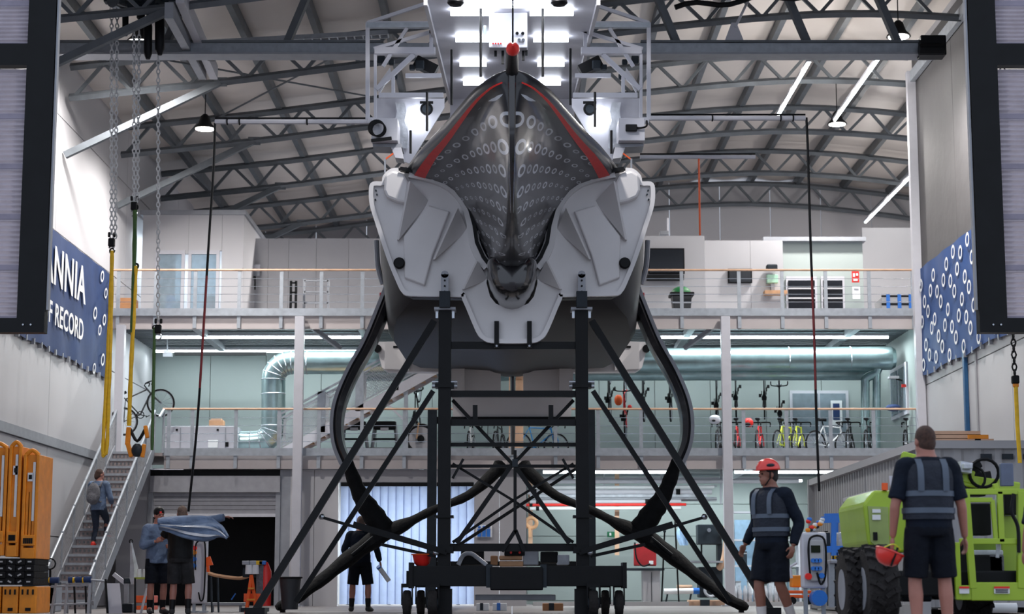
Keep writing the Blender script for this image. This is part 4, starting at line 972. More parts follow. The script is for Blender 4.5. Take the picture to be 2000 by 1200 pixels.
# ---- rear frame
rf = thing('stern_cradle_frame', 'pale grey moulded cradle frame under the yacht stern behind the front columns', 'cradle', (0, 41, 4.2))
RD = 41.0
for sg in (1, -1):
    pts = [(1000, 820), (885, 822), (880, 727), (758, 726), (746, 718), (736, 680), (740, 668), (960, 664), (965, 690), (978, 720), (978, 772), (1000, 772)]
    poly = [mir(P(x, y, RD), sg) for x, y in pts]; tri = tessellate_polygon([poly]); n_ = len(poly); mm = MB()
    mm.v = list(poly) + [p + V((0, .35, 0)) for p in poly]
    for t_ in tri: mm.f.append(tuple(t_)); mm.f.append(tuple(i + n_ for i in t_))
    for i in range(n_): mm.f.append((i, (i + 1) % n_, n_ + (i + 1) % n_, n_ + i))
    mm.build('shell', 'gelcoat', rf)
    MB().prism([mir(P(x, y, RD), sg) for x, y in [(752, 672), (752, 722), (800, 724)]], (0, -.12, 0)).build('gusset', 'gelcoat', rf)
    MB().prism([mir(P(x, y, RD), sg) for x, y in [(790, 668), (800, 668), (800, 724), (790, 710)]], (0, -.2, 0)).build('fin', 'gelcoat', rf)
    MB().prism([mir(P(x, y, RD), sg) for x, y in [(884, 684), (908, 684), (908, 766), (884, 766)]], (0, -.25, 0)).build('upright_rib', 'gelcoat', rf)
    MB().prism([mir(P(x, y, RD), sg) for x, y in [(768, 676), (788, 676), (788, 680), (768, 680)]], (0, -.02, 0)).build('slot', 'black', rf)
    p = mir(P(738, 682, RD), sg); MB().cyl(p + V((0, .1, 0)), p + V((0, -.1, 0)), .085, n=16).build('black_plug', 'black', rf, True)
    MB().tube([mir(P(x, y, RD - .1), sg) for x, y in [(950, 683), (965, 710), (985, 722)]], .05, 8).build('seal', 'black', rf, True)
t = thing('plywood_sheet', 'pale pink plywood sheet standing upright behind the stern frame slot', 'plywood', P(1006, 890, 46)); pb(994, 1022, 728, 889, 46, .08, 'board', 'timber', t, .01); pb(994, 1018, 740, 742, 45.98, .02, 'batten', 'wood', t)

# ================================================= CRADLE TOWER
ct = thing('cradle_tower', 'black steel wheeled cradle tower with braces carrying the yacht bow', 'cradle tower', (0, 29.5, 0))
TDp = 29.5
def tb(x0, y0, x1, y1, w, nm, d0=TDp, d1=TDp, h=None, m_='blacksteel'):
    return MB().bar(P(x0, y0, d0), P(x1, y1, d1), w, h or w, up=(0, 1, 0)).build(nm, m_, ct)
for sg in (1, -1):
    mx_ = lambda x: x if sg > 0 else 2004 - x
    X = PX(868, 900, TDp) * (1 if sg > 0 else -1.0) 
    if sg < 0: X = PX(1137, 900, TDp)
    MB().bb(X - .1, X + .1, TDp - .1, TDp + .1, .05, PZ(1, 606, TDp)).build('column', 'blacksteel', ct, bevel=.008)
    MB().bb(X - .075, X + .075, TDp + .42, TDp + .57, .3, PZ(1, 640, TDp)).build('rear_column', 'blacksteel', ct)
    MB().bb(X - .17, X + .17, TDp - .17, TDp + .17, PZ(1, 608, TDp), PZ(1, 603, TDp)).build('flange', 'steelgrey', ct)
    MB().bb(X - .15, X - .11, TDp - .06, TDp, PZ(1, 622, TDp), PZ(1, 608, TDp)).bb(X + .11, X + .15, TDp - .06, TDp, PZ(1, 622, TDp), PZ(1, 608, TDp)).build('flange_bolt', 'chrome', ct)
    MB().bb(X - .085, X + .085, TDp - .28, TDp - .1, PZ(1, 605, TDp), PZ(1, 574, TDp)).build('sleeve', 'machine', ct)
    zt_ = PZ(1, 530, TDp - .2)
    tg = MB().bb(X - .06, X + .06, TDp - .26, TDp - .2, PZ(1, 590, TDp), zt_ - .06).cyl((X, TDp - .26, zt_ - .06), (X, TDp - .2, zt_ - .06), .06, n=14).build('tongue', 'steelgrey', ct)
    for i in range(5): MB().cyl((X, TDp - .275, zt_ - .07 - .09 * i), (X, TDp - .25, zt_ - .07 - .09 * i), .016, n=8).build('pin_hole', 'black', tg)
    for y, s_ in ((755, .06), (1075, .1), (1010, .04)): MB().box((X, TDp, PZ(1, y, TDp)), (.3, .3, s_)).build('collar', 'blacksteel', ct)
    for y in (748, 756): MB().cyl((X - .2, TDp - .05, PZ(1, y, TDp)), (X + .2, TDp - .05, PZ(1, y, TDp)), .03, n=8).build('lug_pin', 'chrome', ct)
    # outer and inner raking struts
    tb(mx_(848), 628, mx_(497), 1196, .105, 'outer_strut', TDp, 28.6)
    tb(mx_(846), 764, mx_(578), 1176, .075, 'inner_strut', TDp, 29.6)
    tb(mx_(625), 1010, mx_(872), 1082, .045, 'tie_rod', 29.0, TDp - .2); tb(mx_(690), 1024, mx_(868), 1078, .085, 'damper', 29.1, TDp - .2)
    tb(mx_(744), 1064, mx_(850), 1087, .05, 'tie_rod', 29.6, TDp)
    MB().sph(P(mx_(628), 1010, 29.0), .05, 8, 6).build('shackle', 'chrome', ct, True); MB().sph(P(mx_(852), 1080, 29.3), .05, 8, 6).build('shackle', 'chrome', ct, True)
    MB().box(P(mx_(500), 1194, 28.6), (.3, .3, .1)).build('strut_foot', 'blacksteel', ct)
    # braces
    tb(mx_(884), 782, 1002, 908, .055, 'brace', TDp + .3, TDp + .3); tb(1002, 905, mx_(892), 1062, .07, 'brace'); tb(1002, 978, mx_(884), 906, .04, 'brace', TDp + .4, TDp + .4); tb(1002, 978, mx_(884), 1060, .045, 'brace', TDp + .4, TDp + .4)
    tb(mx_(884), 935, mx_(905), 897, .04, 'brace')
    MB().box(P(mx_(970), 654, TDp - .12), (.075, .12, .42)).build('stub', 'blacksteel', ct); MB().box(P(mx_(928), 807, TDp + .1), (.075, .1, .24)).build('stub', 'blacksteel', ct)
    MB().cyl(P(mx_(970), 676, TDp - .24), P(mx_(970), 676, TDp - .18), .018, n=8).build('bolt', 'chrome', ct)
    tb(1007, 1036, mx_(980), 1078, .06, 'yoke_leg')
    # casters
    for x, y0, y1, d, w in ((795, 1157, 1204, 29.5, .12), (845, 1160, 1204, 29.1, .14), (822, 1166, 1204, 30.6, .12)):
        c = P(mx_(x), 1180, d); r = .2
        wv = MB().lathe([(.11, -w / 2), (r - .02, -w / 2), (r, -w / 2 + .03), (r, w / 2 - .03), (r - .02, w / 2), (.11, w / 2)], (c.x, d, r), (1, 0, 0), 24).build('wheel', 'rubberwheel', ct, True)
        MB().cyl((c.x - w * .6, d, r), (c.x + w * .6, d, r), .09, n=14).build('wheel_hub', 'machine', wv, True)
        MB().bb(c.x - w * .75, c.x - w * .6, d - .06, d + .06, r - .03, .47).bb(c.x + w * .6, c.x + w * .75, d - .06, d + .06, r - .03, .47).bb(c.x - w * .75, c.x + w * .75, d - .07, d + .07, .44, .5).build('wheel_fork', 'blacksteel', ct)
    MB().bb(X - .13, X + .13, TDp - .13, TDp + .13, 0.0, .42).build('column_foot', 'blacksteel', ct)
for y, w, dep in ((676, .12, 0), (770, .1, 0), (826, .1, 0), (869, .06, .1), (911, .05, .3), (1070, .12, .1)):
    tb(870, y, 1135, y, w, 'cross_beam', TDp + dep, TDp + dep)
tb(1006, 880, 1006, 1036, .05, 'centre_tie'); MB().box(P(1006, 905, TDp - .03), (.09, .06, .12)).build('turnbuckle', 'machine', ct)
bz0 = PZ(1, 1146, TDp); bz1 = PZ(1, 1106, TDp)
MB().bb(PX(804, 1120, TDp), PX(955, 1120, TDp), TDp - .25, TDp + .15, bz0, bz1).build('base_beam', 'blacksteel', ct, bevel=.01)
MB().bb(PX(1062, 1120, TDp), PX(1218, 1120, TDp), TDp - .25, TDp + .15, bz0, bz1).build('base_beam', 'blacksteel', ct, bevel=.01)
MB().bb(PX(958, 1120, TDp), PX(1060, 1120, TDp), TDp - .35, TDp + .1, bz0 - .06, bz1 - .02).build('hitch_block', 'black', ct, bevel=.02)
for x in (956, 1061): MB().bb(PX(x - 6, 1120, TDp), PX(x + 6, 1120, TDp), TDp - .3, TDp - .2, bz0 - .02, bz1 + .02).build('side_plate', 'machine', ct)
for x in (804, 1218): MB().bb(PX(x - 4, 1120, TDp), PX(x + 4, 1120, TDp), TDp - .3, TDp + .2, bz0 - .03, bz1 + .05).build('end_plate', 'black', ct)
for sx_ in (-1.56, 1.6): MB().bb(sx_ - .1, sx_ + .1, TDp + .15, TDp + 12, .5, .7).build('long_beam', 'blacksteel', ct)
# deck gear on the base
MB().bb(PX(928, 1165, 29.9), PX(1085, 1165, 29.9), 29.9, 30.9, PZ(1, 1173, 29.9), PZ(1, 1162, 29.9)).build('low_tray', 'steelgrey', ct, bevel=.01)
for (a, b, c_, d_, mm_) in ((975, 1020, 1086, 1094, 'wood'), (975, 1022, 1097, 1107, 'wood'), (958, 972, 1086, 1104, 'cardboard'), (1022, 1052, 1074, 1104, 'steelgrey'), (900, 945, 1076, 1104, 'black'), (1056, 1090, 1078, 1100, 'black'), (1088, 1112, 1084, 1104, 'bag')):
    pb(a, b, c_, d_, 30.0, .4, 'control_box', mm_, ct, .015)
MB().tube(smoothpath([P(895, 1104, 29.9), P(905, 1085, 29.9), P(920, 1082, 29.9), P(935, 1092, 29.9), P(950, 1104, 29.9)], 4), .035, 8).build('air_hose', 'bag', ct, True)
for x, y in ((998, 1080), (1006, 1074), (1015, 1080)): MB().cyl(P(x, y, 29.95), P(x, y, 29.85), .02, n=8).build('red_button', 'red', ct)
pb(985, 1025, 1070, 1086, 29.98, .3, 'button_panel', 'black', ct, .01)
t = thing('red_basin', 'bright red plastic basin resting on the left end of the cradle base', 'basin', P(824, 1104, 29.6))
c = P(824, 1104, 29.6); MB().lathe([(.08, 0), (.12, .04), (.15, .17), (.165, .18), (.14, .17), (.1, .05), (.02, .03)], (c.x, c.y, bz1 + .0), n=18).build('bowl', 'red', t, True); MB().torus((c.x, c.y, bz1 + .178), (0, 0, 1), .158, .012, 18, 6).build('lip', 'orangebright', t, True)
# rear tower columns under the stern frame
rt = thing('stern_tower', 'dark steel stern tower standing behind the front cradle columns', 'cradle tower', (0, 41, 0))
for x in (-1.75, 1.72): MB().bb(x - .1, x + .1, 40.9, 41.1, 0, 4.3).build('column', 'machine', rt); MB().bb(x - .25, x + .25, 40.7, 41.3, 0, .06).build('foot', 'blacksteel', rt)
MB().bb(-1.75, 1.72, 40.95, 41.05, 4.0, 4.15).build('cross_beam', 'blacksteel', rt); MB().bb(-1.75, 1.72, 40.95, 41.05, .9, 1.0).build('cross_beam', 'blacksteel', rt)
MB().bar((-1.7, 41, 1), (1.7, 41, 3.2), .07).build('brace', 'blacksteel', rt)

# ================================================= WORK GANTRY ABOVE THE DECK
ga = thing('work_gantry', 'white work gantry with lit lamp strips and side platforms hung above the yacht deck', 'gantry', (0, 33, 8))
def gpt(x, y, d): return P(x, y, d)
pa, pbb, pc, pd = V((-1.42, 29.6, 10.0)), V((1.42, 29.6, 10.0)), V((1.30, 38.2, 10.6)), V((-1.30, 38.2, 10.6))
MB().prism([pa, pbb, pc, pd], (0, 0, .12)).build('ceiling_panel', 'white', ga)
for s_, (a, b) in ((-1, (pa, pd)), (1, (pbb, pc))): MB().bar(a + V((0, 0, -.04)), b + V((0, 0, -.04)), .06, .12).build('edge_trim', 'wallwhite', ga)
LZ = [(30.3, 47, 880, 965), (32.3, 93, 890, 958), (34.4, 135, 898, 950), (36.2, 168, 905, 945), (29.75, 3, 905, 1075)]
for d, y, x0, x1 in LZ:
    zz = 10.0 + .6 * (d - 29.6) / 8.6 - .06
    for sg in ((1, -1) if x1 < 1000 else (0,)):
        a = PX(x0, y, d); b = PX(x1, y, d)
        if sg < 0: a, b = -b, -a
        MB().bb(a, b, d - .05, d + .05, zz - .04, zz + .05).build('led_strip', 'led', ga)
        area('strip_light', ((a + b) / 2, d, zz - .07), (0, 0, 0), b - a, .1, 4 if sg else 6, (.93, .96, 1), ga)
# end bulkhead and control cabinet
MB().bb(-1.3, 1.3, 38.2, 38.3, 8.4, 10.6).build('end_bulkhead', 'white', ga)
cb_ = MB().bb(PX(955, 60, 30.5), PX(1030, 60, 30.5), 30.5, 30.9, PZ(1, 93, 30.5), PZ(1, 24, 30.5)).build('control_cabinet', 'white', ga, bevel=.015)
for x in (963, 968, 973, 978): MB().cyl(P(x, 85, 30.5), P(x, 85, 30.44), .014, n=8).build('indicator', 'red', cb_)
for x, y in ((1010, 65), (1021, 65), (1014, 78), (1022, 78)): MB().cyl(P(x, y, 30.5), P(x, y, 30.42), .028, n=10).build('gland', 'black' if y < 70 else 'chrome', cb_)
MB().cyl(P(947, 50, 30.4), P(947, 75, 30.4), .025, n=10).build('bottle', 'glassblue', ga)
for x, y0, y1 in ((968, 98, 110), (982, 98, 125), (1022, 98, 118), (1028, 98, 108)): MB().bar(P(x, y0, 30.7), P(x, y1, 30.7), .045).build('cabinet_cable', 'black', ga)
for x, y0, y1, d in ((939, 14, 150, 29.9), (1060, 14, 150, 29.9), (882, 97, 205, 31.5), (1114, 95, 205, 31.5), (834, 180, 256, 31.5), (1162, 180, 248, 31.5), (802, 255, 300, 31.5), (1194, 255, 300, 31.5)):
    MB().cyl(P(x, y0, d), P(x, y1, d), .022, n=8).build('hanger_rod', 'black', ga)
for x in (890, 1092): MB().lathe([(.05, .14), (.12, .1), (.14, 0), (.1, -.04), (.02, -.05)], P(x, 6, 29.5), n=16).build('dome_speaker', 'black', ga, True)
gd = 32.0
for sg in (1, -1):
    G = lambda x, y, d=gd: P(x if sg > 0 else 1985 - x, y, d)
    def gb(x0, y0, x1, y1, w, nm, m_='white', d0=gd, d1=gd): return MB().bar(G(x0, y0, d0), G(x1, y1, d1), w, w, up=(0, 1, 0)).build(nm, m_, ga)
    gb(718, 45, 718, 235, .07, 'post'); gb(718, 45, 838, 5, .06, 'top_brace'); gb(716, 50, 842, 50, .09, 'top_beam', 'galv'); gb(716, 44, 842, 44, .04, 'top_beam')
    gb(730, 96, 850, 60, .06, 'diagonal'); gb(732, 100, 850, 100, .12, 'mid_beam'); gb(748, 130, 795, 55, .06, 'diagonal'); gb(735, 175, 808, 107, .08, 'diagonal')
    gb(733, 105, 733, 230, .05, 'inner_post'); gb(740, 187, 866, 187, .09, 'platform_beam'); gb(792, 148, 862, 148, .07, 'rail'); gb(768, 150, 768, 185, .06, 'rail_post')
    gb(718, 90, 720, 90, .05, 'joint', 'galv'); gb(842, 50, 842, 100, .06, 'inner_post', 'white')
    MB().prism([G(735, 192, gd + 1), G(868, 192, gd + 1), G(868, 210, gd + 1), G(800, 320, gd + 1), G(772, 308, gd + 1), G(770, 235, gd + 1), G(735, 232, gd + 1)], (0, .05, 0)).build('side_sheet', 'white', ga)
    MB().loft([[G(x + 3 * math.sin(i * 2.3), y, gd + .85 + .05 * math.sin(i * 1.7)) for x, y in ((772 + i, 200 + 18 * i), (790 + i * 1.5, 200 + 18 * i))] + [G(790 + i * 1.5, 200 + 18 * i, gd + .95)] for i in range(6)]).build('plastic_sheet', 'bag', ga, True)
    MB().bar(G(808, 208, gd + .9), G(818, 250, gd + .9), .07, .05).build('tube_lamp', 'led', ga)
    point('tube_light', G(818, 230, gd + .6), 3, .1, (.93, .96, 1), ga)
    MB().bb(*sorted((G(727, 260).x, G(778, 260).x)), gd - .2, gd + .5, PZ(1, 280, gd), PZ(1, 236, gd)).build('platform_box', 'white', ga, bevel=.01)
    MB().prism([G(728, 281), G(784, 281), G(786, 288), G(728, 286)], (0, .5, 0)).build('box_ledge', 'steelgrey', ga); MB().prism([G(764, 288), G(784, 288), G(788, 310), G(772, 308)], (0, .4, 0)).build('box_skirt', 'white', ga)
    c = G(833, 213, gd + .8); MB().torus(c, (0, 1, 0), .1, .02, 18, 6).build('fan_guard', 'black', ga, True); MB().lathe([(.1, 0), (.1, .1), (.06, .12)], c, (0, 1, 0), 16).build('fan', 'machine', ga, True); MB().bar(c + V((-.12, 0, .12)), c + V((.12, 0, .12)), .04).build('fan_bracket', 'black', ga)
    MB().prism([G(738, 165), G(762, 132), G(764, 145), G(742, 182)], (0, .04, 0)).build('panel', 'wallwhite', ga)
    for x, y, s_ in ((745, 118, .14), (765, 122, .1), (772, 150, .1), (820, 128, .16), (805, 132, .1)): MB().box(G(x, y, gd + .6), (s_, s_, s_)).build('fitting', 'machine', ga, bevel=.02)
    MB().bar(G(812, 120, gd + .7), G(852, 140, gd + .7), .22, .2).build('machinery', 'black', ga)
    gb(752, 310, 752, 338, .03, 'prop', 'steelgrey'); gb(752, 312, 768, 300, .025, 'prop', 'orangebright')
    if sg > 0:
        for k in range(4): MB().torus(G(735, 250, gd - .25 - .02 * k) + V((.015 * k, 0, -.01 * k)), (.1, 1, .05 * k), .14 - .006 * k, .013, 24, 6).build('cable_coil', 'black', ga, True)
        MB().bar(G(725, 275, gd - .25), G(765, 270, gd - .25), .05).build('coil_hook', 'black', ga)
    else:
        MB().box(G(752, 250, gd - .25), (.2, .06, .12)).build('connector', 'black', ga, bevel=.01); MB().tube(smoothpath([G(742, 250, gd - .25), G(732, 250, gd - .25), G(722, 246, gd - .25), G(722, 236, gd - .2)], 3), .018, 6).build('connector_cable', 'black', ga, True)
    gb(718, 236, 735, 236, .1, 'foot_joint')
# long service booms with drop hoses
for sg, pts, hose, lab, lab2 in ((1, (420, 238, 720, 238), [(420, 240), (417, 330), (408, 470), (397, 650), (385, 830), (368, 1000)], 'long white service boom pole reaching left from the gantry', 'dark red hose hanging from the end of the left boom pole'),
        (-1, (1573, 231, 1270, 231), [(1575, 230), (1578, 300), (1583, 470), (1590, 650), (1595, 830), (1600, 960)], 'long white service boom pole reaching right from the gantry', 'thin dark red hose hanging from the end of the right boom pole')):
    t = thing('service_boom', lab, 'boom', P(pts[0], pts[1], 32), 'gantry service booms')
    MB().tube([P(pts[0], pts[1], 32), P(pts[2], pts[3], 32)], .045, 8).build('pole', 'white', t, True); MB().tube([P(pts[0], pts[1] - 7, 32.02), P(pts[2], pts[3] - 7, 32.02)], .015, 6).build('air_line', 'black', t)
    for u in (.08, .16, .6): p = P(pts[0], pts[1], 32).lerp(P(pts[2], pts[3], 32), u); MB().torus(p, (1, 0, 0), .05, .014, 10, 5).build('strap', 'black', t)
    p = [P(x, y, 32) for x, y in hose]; p[-1].z = max(p[-1].z, .02)
    h = thing('drop_hose', lab2, 'hose', p[0], 'drop hoses'); sp_ = smoothpath(p, 5); k = len(sp_)
    MB().tube(sp_[:k // 2], .022, 7).build('upper_length', 'black', h, True); MB().tube(sp_[k // 2 - 1:k * 3 // 4], .022, 7).build('red_length', mat('hosered', (110, 30, 34), .6), h, True); MB().tube(sp_[k * 3 // 4 - 1:], .022, 7).build('lower_length', 'black', h, True)
t = thing('service_boom', 'shorter white service boom pole at the right below the gantry platform', 'boom', P(1475, 307, 34), 'gantry service booms'); MB().tube([P(1250, 307, 34), P(1475, 307, 34)], .04, 8).build('pole', 'white', t, True); MB().tube([P(1250, 301, 34), P(1475, 301, 34)], .014, 6).build('air_line', 'black', t)
MB().cyl(P(1365, 310, 34), P(1367, 460, 34), .018, n=6).build('drop_line', 'orangebright', t)

# ================================================= CHAIN HOISTS, SLINGS (upper left)
def chain(mb, a, b, r=.03):
    a = V(a); b = V(b); L = (b - a).length; n = int(L / .085)
    for i in range(n):
        c = a.lerp(b, (i + .5) / n); x, y, z = basis(b - a); sx = x if i % 2 else y
        mb.tube([c + sx * math.cos(t) * .032 + z * math.sin(t) * .058 for t in [k * PI / 3 for k in range(6)]], .012, 4, True)
    return mb
hd = 34.5
for (x0, x1, ytop, yend, lab) in ((218, 229, 5, 466, 'left double chain hoist with hook block at the end holding the long yellow sling'), (262, 272, 60, 395, 'second double chain hoist from the left, holding the green sling'), (309, 311, 110, 635, 'thin single chain hoist right of the green sling')):
    t = thing('chain_hoist', lab, 'chain hoist', P(x0, yend, hd), 'chain hoists')
    tag(chain(MB(), P(x0, ytop, hd), P(x0, yend, hd)).build('chain', 'chainwhite', t), kind='stuff')
    if x1 - x0 > 4: tag(chain(MB(), P(x1, ytop, hd), P(x1 - 4, yend, hd)).build('chain', 'chainwhite', t), kind='stuff')
    p = P(x0, yend + 8, hd); MB().box(p, (.12, .1, .16)).cyl(p + V((-.05, 0, .1)), p + V((-.05, 0, .2)), .025).cyl(p + V((.05, 0, .1)), p + V((.05, 0, .2)), .025).build('hook_block', 'black', t, bevel=.02)
    MB().torus(p - V((0, 0, .14)), (0, 1, 0), .06, .016, 14, 6, .6, 5.4).build('hook', 'chrome', t, True)
tr = thing('hoist_trolley', 'cluster of black hoist motors and chain bags below the crane rail', 'hoist', P(285, 10, 34.5))
for x, y0, y1, w in ((245, 20, 70, 12), (289, 40, 116, 16), (312, 30, 108, 18), (275, 5, 40, 16)):
    a = P(x, y0, hd); b = P(x, y1, hd); MB().tube([a, a.lerp(b, .15), a.lerp(b, .85), b], [.06, w * .0052, w * .005, .04], 12).build('chain_bag', 'black', tr, True)
for x, y, r in ((238, 4, .17), (306, 8, .18), (318, 22, .12), (272, 14, .1)):
    MB().cyl(P(x, y, hd) - V((.12, .2, 0)), P(x, y, hd) + V((.12, .2, 0)), r, n=16).build('motor', 'chrome' if x == 238 else 'machine', tr, True)
MB().bar(P(205, -6, hd), P(345, -6, hd), .2, .24).build('trolley_beam', 'machine', tr)
MB().torus(P(352, 20, hd), (0, 1, .2), .1, .012, 18, 5).build('loop_cable', 'black', tr, True)
cj = thing('crane_rail', 'white steel crane rail sloping down right from the hoist cluster', 'crane rail', P(370, 80, 35))
for o in (0, 22):
    a = P(330 + o, -10 + (0 if o else 30), 33.2); b = P(393 + o + 3, 142, 38.6); MB().bar(a, b, .16, .3).build('rail', 'white' if o else 'steelgrey', cj)
MB().sph(P(413, 103, 37), (.2, .15, .18), 10, 8).build('cable_drum', 'black', cj, True)
def sling(pts, w, m_, lab, nm='lifting_sling', d=hd):
    t = thing(nm, lab, 'sling', P(pts[-1][0], pts[-1][1], d), 'lifting slings')
    p = smoothpath([P(x, y, d) for x, y in pts], 6)
    MB().tube(p, [w * (1 + .12 * math.sin(i * 1.9)) for i in range(len(p))], 8).build('strap', m_, t, True); MB().torus(p[0], (0, 1, 0), w * 1.2, w * .5, 12, 6).build('eye', 'black', t, True)
    return t
sling([(219, 490), (214, 620), (206, 780), (201, 880), (204, 888), (209, 870), (213, 760), (217, 620), (219, 495)], .035, 'yellow', 'long yellow lifting sling loop hanging at the far left')
sling([(264, 405), (262, 520), (258, 650)], .04, 'greensling', 'green round sling hanging beside the yellow one')
sling([(265, 520), (262, 600), (256, 720), (252, 832)], .04, 'yellow', 'yellow lifting sling below the green sling, above the orange clamps')
sling([(302, 640), (300, 730), (297, 880)], .03, 'greensling', 'thin dark green sling hanging by the parked bicycle at the stair top')
t = thing('lifting_clamp', 'black and orange lifting clamp hanging at the head of the left stairs', 'clamp', P(267, 890, hd))
MB().sph(P(268, 880, hd), (.11, .1, .13), 14, 8).build('drum', 'machine', t, True); MB().bar(P(252, 835, hd), P(249, 870, hd), .09, .07).bar(P(249, 865, hd), P(257, 893, hd), .09, .08).build('jaw', 'orange', t, bevel=.015); MB().bar(P(284, 832, hd), P(288, 856, hd), .09, .07).bar(P(282, 868, hd), P(278, 894, hd), .09, .07).build('jaw', 'orange', t, bevel=.015)
MB().tube(smoothpath([P(254, 838, hd), P(268, 862, hd), P(284, 838, hd)], 4), .03, 8).build('cable', 'black', t, True)
b = copy_tree(bike0); b.location = (PX(285, 800, 44.9), 45.3, Z1 + .75); b.rotation_euler = (0, -.5, math.radians(20)); b['label'] = 'black bicycle hung at an angle at the head of the left stairs'; b['group'] = 'parked bicycles on the lower mezzanine'
t = thing('crane_hook', 'chain hook with yellow strap hanging at the far right edge', 'hook', P(1984, 740, 26), 'chain hoists')
tag(chain(MB(), V((PX(1979, 655, 26), 26, 10.5)), P(1982, 735, 26)).build('chain', 'black', t), kind='stuff'); MB().box(P(1983, 742, 26), (.1, .1, .12)).build('hook_block', 'black', t, bevel=.02)
MB().tube([P(1984, 755, 26), P(1987, 830, 26), P(1992, 905, 26)], .03, 8).build('strap', 'yellow', t, True); MB().box(P(1984, 752, 26), (.08, .06, .08)).build('hook', 'orange', t, bevel=.02)
# ================================================= PEOPLE
def remesh(mb, name, m_, parent, vox=.009, sm=3, disp=0.0):
    me = mb.mesh(name, V((0, 0, 0)), False, True); me.materials.append(M[m_] if isinstance(m_, str) else m_)
    o = bpy.data.objects.new(name, me); C.objects.link(o); o.parent = parent
    r = o.modifiers.new('r', 'REMESH'); r.mode = 'VOXEL'; r.voxel_size = vox
    s = o.modifiers.new('s', 'SMOOTH'); s.factor = .5; s.iterations = sm
    PEND.append((o, disp)); return o
PEND = []
def flush_remesh():
    from mathutils import noise
    bpy.context.view_layer.update(); dg = bpy.context.evaluated_depsgraph_get()
    for o, disp in PEND:
        nm = bpy.data.meshes.new_from_object(o.evaluated_get(dg)); ml = list(o.data.materials)
        nm.materials.clear(); [nm.materials.append(x) for x in ml]
        nm.polygons.foreach_set('use_smooth', [True] * len(nm.polygons)); nm.polygons.foreach_set('material_index', [0] * len(nm.polygons))
        if disp:
            k = len(nm.vertices); cs = [0.0] * (3 * k); ns = [0.0] * (3 * k); nm.vertices.foreach_get('co', cs); nm.vertices.foreach_get('normal', ns)
            for i in range(k):
                x, y, z = cs[3 * i:3 * i + 3]; n = (noise.noise((x * 9, y * 9, z * 5)) + .5 * noise.noise((x * 21, y * 21, z * 21))) * disp
                cs[3 * i] += ns[3 * i] * n; cs[3 * i + 1] += ns[3 * i + 1] * n; cs[3 * i + 2] += ns[3 * i + 2] * n
            nm.vertices.foreach_set('co', cs); nm.update()
        o.modifiers.clear(); o.data = nm
DEF = dict(pelvis=(0, 0, .94), chest=(0, 0, 1.30), neck=(0, 0, 1.49), head=(0, .02, 1.632),
    hipR=(.095, 0, .90), kneeR=(.11, .02, .49), ankleR=(.11, -.03, .09), toeR=(.14, .15, .03), hipL=(-.095, 0, .90), kneeL=(-.11, .02, .49), ankleL=(-.11, -.03, .09), toeL=(-.14, .15, .03),
    shR=(.19, -.01, 1.42), elR=(.27, -.03, 1.13), wrR=(.29, .06, .88), shL=(-.19, -.01, 1.42), elL=(-.27, -.03, 1.13), wrL=(-.29, .06, .88), hdR=None, hdL=None, pnR=(-1, 0, 0), pnL=(1, 0, 0), curl=.5, headyaw=0, headpitch=0)
def torso_rings(J, add=0.0, z0=.86, z1=1.62, prof=None, n=20):
    prof = prof or [(.84, .14, .11), (.9, .168, .125), (.96, .172, .128), (1.05, .158, .118), (1.15, .156, .115), (1.27, .172, .125), (1.37, .185, .122), (1.42, .175, .11), (1.46, .135, .095), (1.495, .085, .078), (1.53, .066, .068), (1.6, .062, .066)]
    pel = V(J['pelvis']); ch = V(J['chest']); nk = V(J['neck']); hd_ = V(J['head'])
    def ctr(z):
        base = V((0, 0, z))
        if z < .94: return pel + V((0, 0, z - .94))
        if z < 1.3: return pel.lerp(ch, (z - .94) / .36)
        if z < 1.49: return ch.lerp(nk, (z - 1.3) / .19)
        return nk.lerp(hd_, (z - 1.49) / .17)
    sr = (V(J['shR']) - V(J['shL'])); hr = V(J['hipR']) - V(J['hipL'])
    out = []
    for z, rx, ry in prof:
        if z < z0 or z > z1: continue
        w = min(1, max(0, (z - .94) / .45)); ax = hr.normalized().lerp(sr.normalized(), w); ax.z *= .5; ax.normalize()
        fy = V((-ax.y, ax.x, 0)).normalized(); c = ctr(z)
        out.append([c + ax * (rx + add) * math.cos(t) + fy * (ry + add) * math.sin(t) * (1.0 if math.sin(t) > 0 else 1.05) for t in [2 * PI * k / n for k in range(n)]])
    return out
def limb(mb, pts, rad, n=12, k=5):
    p = smoothpath(pts, k); m_ = len(p)
    keys = [(i / (len(rad) - 1), r) for i, r in enumerate(rad)]
    return mb.tube(p, [interp(keys, i / (m_ - 1)) for i in range(m_)], n)
def lerp3(a, b, u): return V(a).lerp(V(b), u)
def hand(mb, wr, dr, pn, curl, side):
    dr = V(dr).normalized(); pn = V(pn); pn = (pn - dr * pn.dot(dr)).normalized(); sd = dr.cross(pn) * side
    R = Matrix((sd, dr, pn)).transposed()
    mb.sph(V(wr) + dr * .055, (.042, .055, .018), 12, 8, R)
    for i, (o, L) in enumerate(((-.030, .062), (-.010, .075), (.011, .080), (.031, .070))):
        b = V(wr) + dr * .085 + sd * o; pts = [b]; a = curl * .35
        for s in range(3):
            l = L * (.5, .3, .22)[s]; pts.append(pts[-1] + (dr * math.cos(a) + pn * math.sin(a)) * l); a += curl
        mb.tube(pts, [.0105, .010, .0092, .0075], 8)
    b = V(wr) + dr * .03 + sd * .032; d2 = (dr * .75 + sd * .65 + pn * .3).normalized()
    mb.tube([b, b + d2 * .045, b + d2 * .045 + (dr * .9 + pn * .5).normalized() * .035], [.014, .011, .0085], 8)
